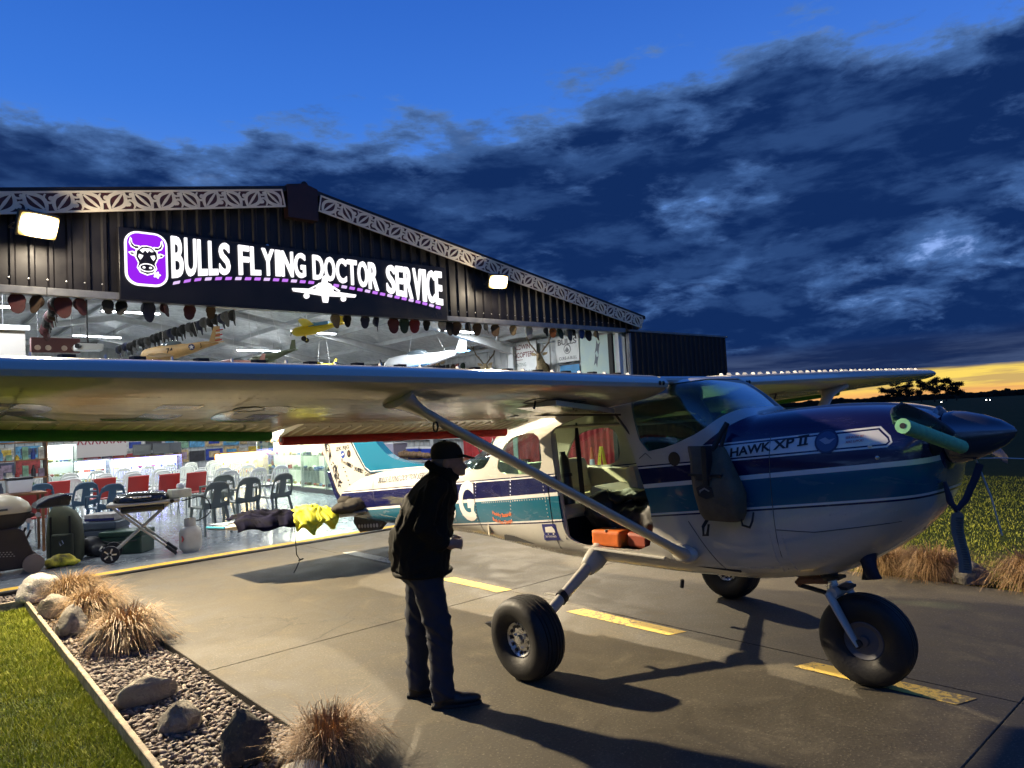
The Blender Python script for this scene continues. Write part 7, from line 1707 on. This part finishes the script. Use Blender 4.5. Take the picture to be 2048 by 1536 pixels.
MB(qo).tube([Pq(-.02, -.22, .44), Pq(-.02, .22, .44)], .012, 8).build("cross_pin", AL2, pb); kn = MB(qo).lathe([(.035, 0), (.03, .03)], Pq(.40, -.245, .83), -bx_, 14).build("knob", BK, pb)
ft = thing("food_tub", "clear tub of food with a white bag on the end of the portable barbecue", "tub", Pq(.50, 0, .86)); MB().bx(-.15, .15, -.12, .12, 0, .13).build("tub", mat("food tub", (.55, .56, .42), .35, var=.2, vs=9), ft, bevel=.02)
mb = MB(); mb.ell((.02, 0, .17), (.07, .05, .05)); finish(remesh(mb, .012, 1), "bag_knot", mat("white bag", (.7, .7, .68), .5), ft, lambda p: .015 * noise.noise(p * 25))
gb = thing("gas_bottle", "white gas bottle standing beside the portable barbecue", "gas bottle", (3.62, 11.80, 0)); GB = mat("gas bottle enamel", (.50, .50, .43), .4, var=.12, vs=7)
MB().lathe([(.12, .0), (.13, .03), (.155, .05), (.165, .09), (.165, .29), (.15, .35), (.11, .39), (.06, .405), (.03, .41), (.03, .46)], n=28).build("cylinder", GB, gb, smooth=50)
mb = MB(); mb.lathe([(.085, .40), (.085, .52), (.078, .52), (.078, .40)], n=24, caps=False); mb.build("collar", GB, gb, smooth=50); MB().tube([(0, 0, .44), (0, 0, .52)], .022, 8).build("valve", mat("brass", (.45, .33, .12), .35, .8), gb)
MB().prism([(-.05, 0), (0, .05), (.05, 0), (0, -.05)], lambda u, v, q: Vector((-.148 + abs(u) * .3, -.085 + u, .22 + v)) + Vector((-.012 * q, -.008 * q, 0)), 0, 1).build("hazard_label", mat("label red", (.55, .05, .06), .5), gb)
hs = MB(); P = [Vector((3.62, 11.80, .50)), Vector((3.74, 11.74, .48)), Vector((3.90, 11.72, .58)), Vector((3.90, 11.74, .74)), Vector((3.78, 11.76, .84)), Vector((3.50, 11.78, .80))]
from mathutils import geometry
PP = []
for k in range(len(P) - 1):
    h0 = P[k - 1] if k else P[k]; h1 = P[k + 2] if k + 2 < len(P) else P[k + 1]
    PP += list(geometry.interpolate_bezier(P[k], P[k] + (P[k + 1] - h0) / 6, P[k + 1] - (h1 - P[k]) / 6, P[k + 1], 7))[:-1]
hs = MB((3.62, 11.80, .5)); hs.tube(PP + [P[-1]], .010, 8); o = hs.build("gas_hose", DKM, smooth=60); o.location = (3.62, 11.80, .5); tag(o, "black gas hose looping from the bottle to the barbecue", "hose")
OG = mat("olive canvas pack", (.055, .062, .035), .75, var=.25, vs=7); bo2 = (2.10, 12.75, 0); bk_ = thing("travel_pack", "tall olive green travel pack standing on the hangar floor", "backpack", bo2, (0, 0, radians(-30)))
mb = MB(); R_ = []
for z, a, b_, sh0 in ((0, .20, .14, 0), (.05, .235, .165, 0), (.35, .24, .17, 0), (.60, .22, .15, .0), (.75, .17, .12, -.03), (.83, .09, .06, -.07), (.86, .03, .03, -.09)): R_.append([Vector((sh0 + a * math.copysign(abs(cos(q)) ** .55, cos(q)), b_ * math.copysign(abs(sin(q)) ** .55, sin(q)), z)) for q in [2 * pi * i / 28 for i in range(28)]])
mb.loft(R_); mb.build("pack_body", OG, bk_, smooth=55); MB().box((.03, -.19, .26), (.30, .06, .36)).build("front_pocket", OG, bk_, bevel=.025); MB().tube([(.03, -.225, .36), (.06, -.235, .30), (.02, -.235, .27), (.0, -.225, .33)], .006, 6).build("carabiner", ALU, bk_)
for q in (-.13, .13): MB().bx(q - .015, q + .015, -.180, -.172, .06, .70).build("strap", DKM, bk_)
heap("yellow_bag", "small black and yellow bag slumped on the hangar floor", "bag", [((1.98, 12.30, .09), (.17, .12, .09)), ((1.86, 12.28, .07), (.12, .10, .07)), ((2.08, 12.24, .05), (.12, .07, .04))], mat("black-yellow bag", (.60, .52, .03), .6, var=1.0, vs=6, col2=(.03, .03, .02)), 14, .02)
def crate(label, x, y, z, sx, sy, sz, m, rz=0): t = thing("cool_box", label, "cool box", (x, y, z), (0, 0, rz)); MB().bx(-sx / 2, sx / 2, -sy / 2, sy / 2, 0, sz * .75).build("box", m, t, bevel=.02); MB().bx(-sx * .52, sx * .52, -sy * .52, sy * .52, sz * .755, sz).build("lid", m, t, bevel=.02); MB().tube([(-sx * .4, -sy * .53, sz * .6), (-sx * .2, -sy * .57, sz * .55), (sx * .2, -sy * .57, sz * .55), (sx * .4, -sy * .53, sz * .6)], .012, 6).build("handle", DKM, t)
crate("green cool box on the floor behind the crossed legs", 2.95, 12.75, 0, .66, .42, .36, mat("dark green plastic", (.025, .06, .04), .4), CAMYAW); crate("grey-blue cool box stacked behind the green one", 2.72, 13.25, 0, .62, .44, .50, mat("grey blue plastic", (.07, .09, .12), .4), CAMYAW)
o = MB().box((0, 0, .06), (.48, .34, .11)).build("carton", mat("printed carton", (.42, .38, .34), .6, var=.4, vs=9), bevel=.006); o.location = (2.74, 13.22, .505); o.rotation_euler = (0, 0, CAMYAW); tag(o, "flat cardboard carton lying on the grey-blue cool box", "carton"); MB().bx(-.24, .24, -.172, -.170, .01, .05).build("print_band", mat("navy print", (.02, .02, .12), .5), o)
heap("black_holdall", "black holdall squeezed between the olive pack and the cool boxes", "bag", [((2.48, 12.85, .16), (.18, .14, .15)), ((2.55, 12.75, .10), (.15, .12, .10))], mat("black holdall", (.015, .015, .016), .6), 15, .02, .02)

# ---------------------------------------------------------------- far field: pines, hedge, lights
LEAF = mat("pine foliage", (.016, .022, .010), .9, var=.4, vs=2); BARK = mat("pine bark", (.03, .022, .016), .9)
def pine(label, x, y, h, w, seed, n=4200):
    q = random.Random(seed); t = thing("pine_tree", label, "pine tree", (x, y, -.07), group="pines on the skyline")
    MB().tube([(0, 0, 0), (.1, .05, h * .5), (.05, .1, h * .92)], [h * .03, h * .022, h * .006], 7).build("trunk", BARK, t); lm = MB(); V, F = [], []
    limbs = [(q.uniform(.30, .95), q.uniform(0, 6.28)) for _ in range(16)]
    mb = MB()
    for zf, a in limbs:
        L = w * .5 * (1.05 - abs(zf - .62) * 1.2) * q.uniform(.7, 1.1); e = Vector((cos(a) * L, sin(a) * L, h * zf + L * .18)); mb.tube([(0.05, .05, h * zf - L * .1), e], [h * .008, h * .003], 5)
        for k in range(n // 16):
            p = Vector((0, 0, h * zf)).lerp(e, q.uniform(.35, 1.1)) + Vector((q.gauss(0, .10 * w), q.gauss(0, .10 * w), q.gauss(0, .035 * h))); s = q.uniform(.14, .34); d1 = Vector((q.uniform(-1, 1), q.uniform(-1, 1), q.uniform(-.6, .6))).normalized() * s; d2 = Vector((q.uniform(-1, 1), q.uniform(-1, 1), q.uniform(-.6, 1))).normalized() * s * .5
            b = len(V); V += [p - d1, p + d2, p + d1, p - d2]; F.append((b, b + 1, b + 2, b + 3))
    mb.build("limbs", BARK, t); lm.add(V, F); lm.build("crown", LEAF, t, fix=False)
q = random.Random(77)
for i, (a, hh, nm) in enumerate(((20.6, 6.2, "leftmost"), (19.9, 7.6, "second from the left"), (19.2, 8.2, "third from the left"), (18.4, 8.4, "fourth from the left"), (17.6, 8.6, "fifth from the left"), (16.9, 8.0, "second from the right"), (16.3, 7.2, "rightmost"))):
    d = 300 + q.uniform(-8, 8); pine(f"dark pine on the skyline at sunset, {nm} of the clump", d * cos(radians(a)), d * sin(radians(a)), hh, 4.6, 100 + i)
mb = MB(); V, F = [], []                                             # the hedge line and scrub that closes the field
for i in range(26000):
    a = radians(q.uniform(-14, 62)); d = q.uniform(470, 500); top = 3.0 + 1.5 * noise.noise(Vector((a * 40, 0, 0))) + 1.6 * max(0, noise.noise(Vector((a * 160, 3, 0)))); z = q.random() ** .7 * top; s = q.uniform(.5, 1.1); p = Vector((d * cos(a), d * sin(a), z - .07)); t1 = Vector((-sin(a), cos(a), 0)) * s; t2 = Vector((q.uniform(-.3, .3), q.uniform(-.3, .3), 1)) * s * .5; b = len(V); V += [p - t1, p - t2, p + t1, p + t2]; F.append((b, b + 1, b + 2, b + 3))
mb.add(V, F); tag(mb.build("far_hedge", LEAF, fix=False), "distant dark hedge and scrub along the horizon", "hedge", kind='stuff')
mb = MB(); mb.loft([[Vector((506 * cos(radians(a)), 506 * sin(radians(a)), z)) for a in range(-16, 65, 1)] for z in (-.1, 2.6)], False, False); mb.loft([[Vector((r_ * cos(radians(a)), r_ * sin(radians(a)), 2.6)) for a in range(-16, 65, 1)] for r_ in (506, 520)], False, False); struct(mb.build("far_rise", LEAF))
FL = emis("distant lamp", (1.0, .93, .8), 14.0)
for i, (dx_, dy_, d, lb) in enumerate(((.9552, .2959, 200, "small distant white light left of the propeller hub"), (.9676, .2525, 198, "left one of a pair of distant lights at the right edge"), (.9685, .2491, 198, "right one of a pair of distant lights at the right edge"), (.9017, .4324, 220, "small distant light under the far wing"), (.8871, .4615, 220, "small distant light beside the windscreen"))):
    t = thing("distant_lamp", lb, "lamp", (dx_ * d, dy_ * d, -.07)); MB().tube([(0, 0, 0), (0, 0, .35)], .05, 6).build("post", DKM, t); MB().ell((0, 0, .42), (.11, .11, .11), 10, 8).build("bulb", FL, t)
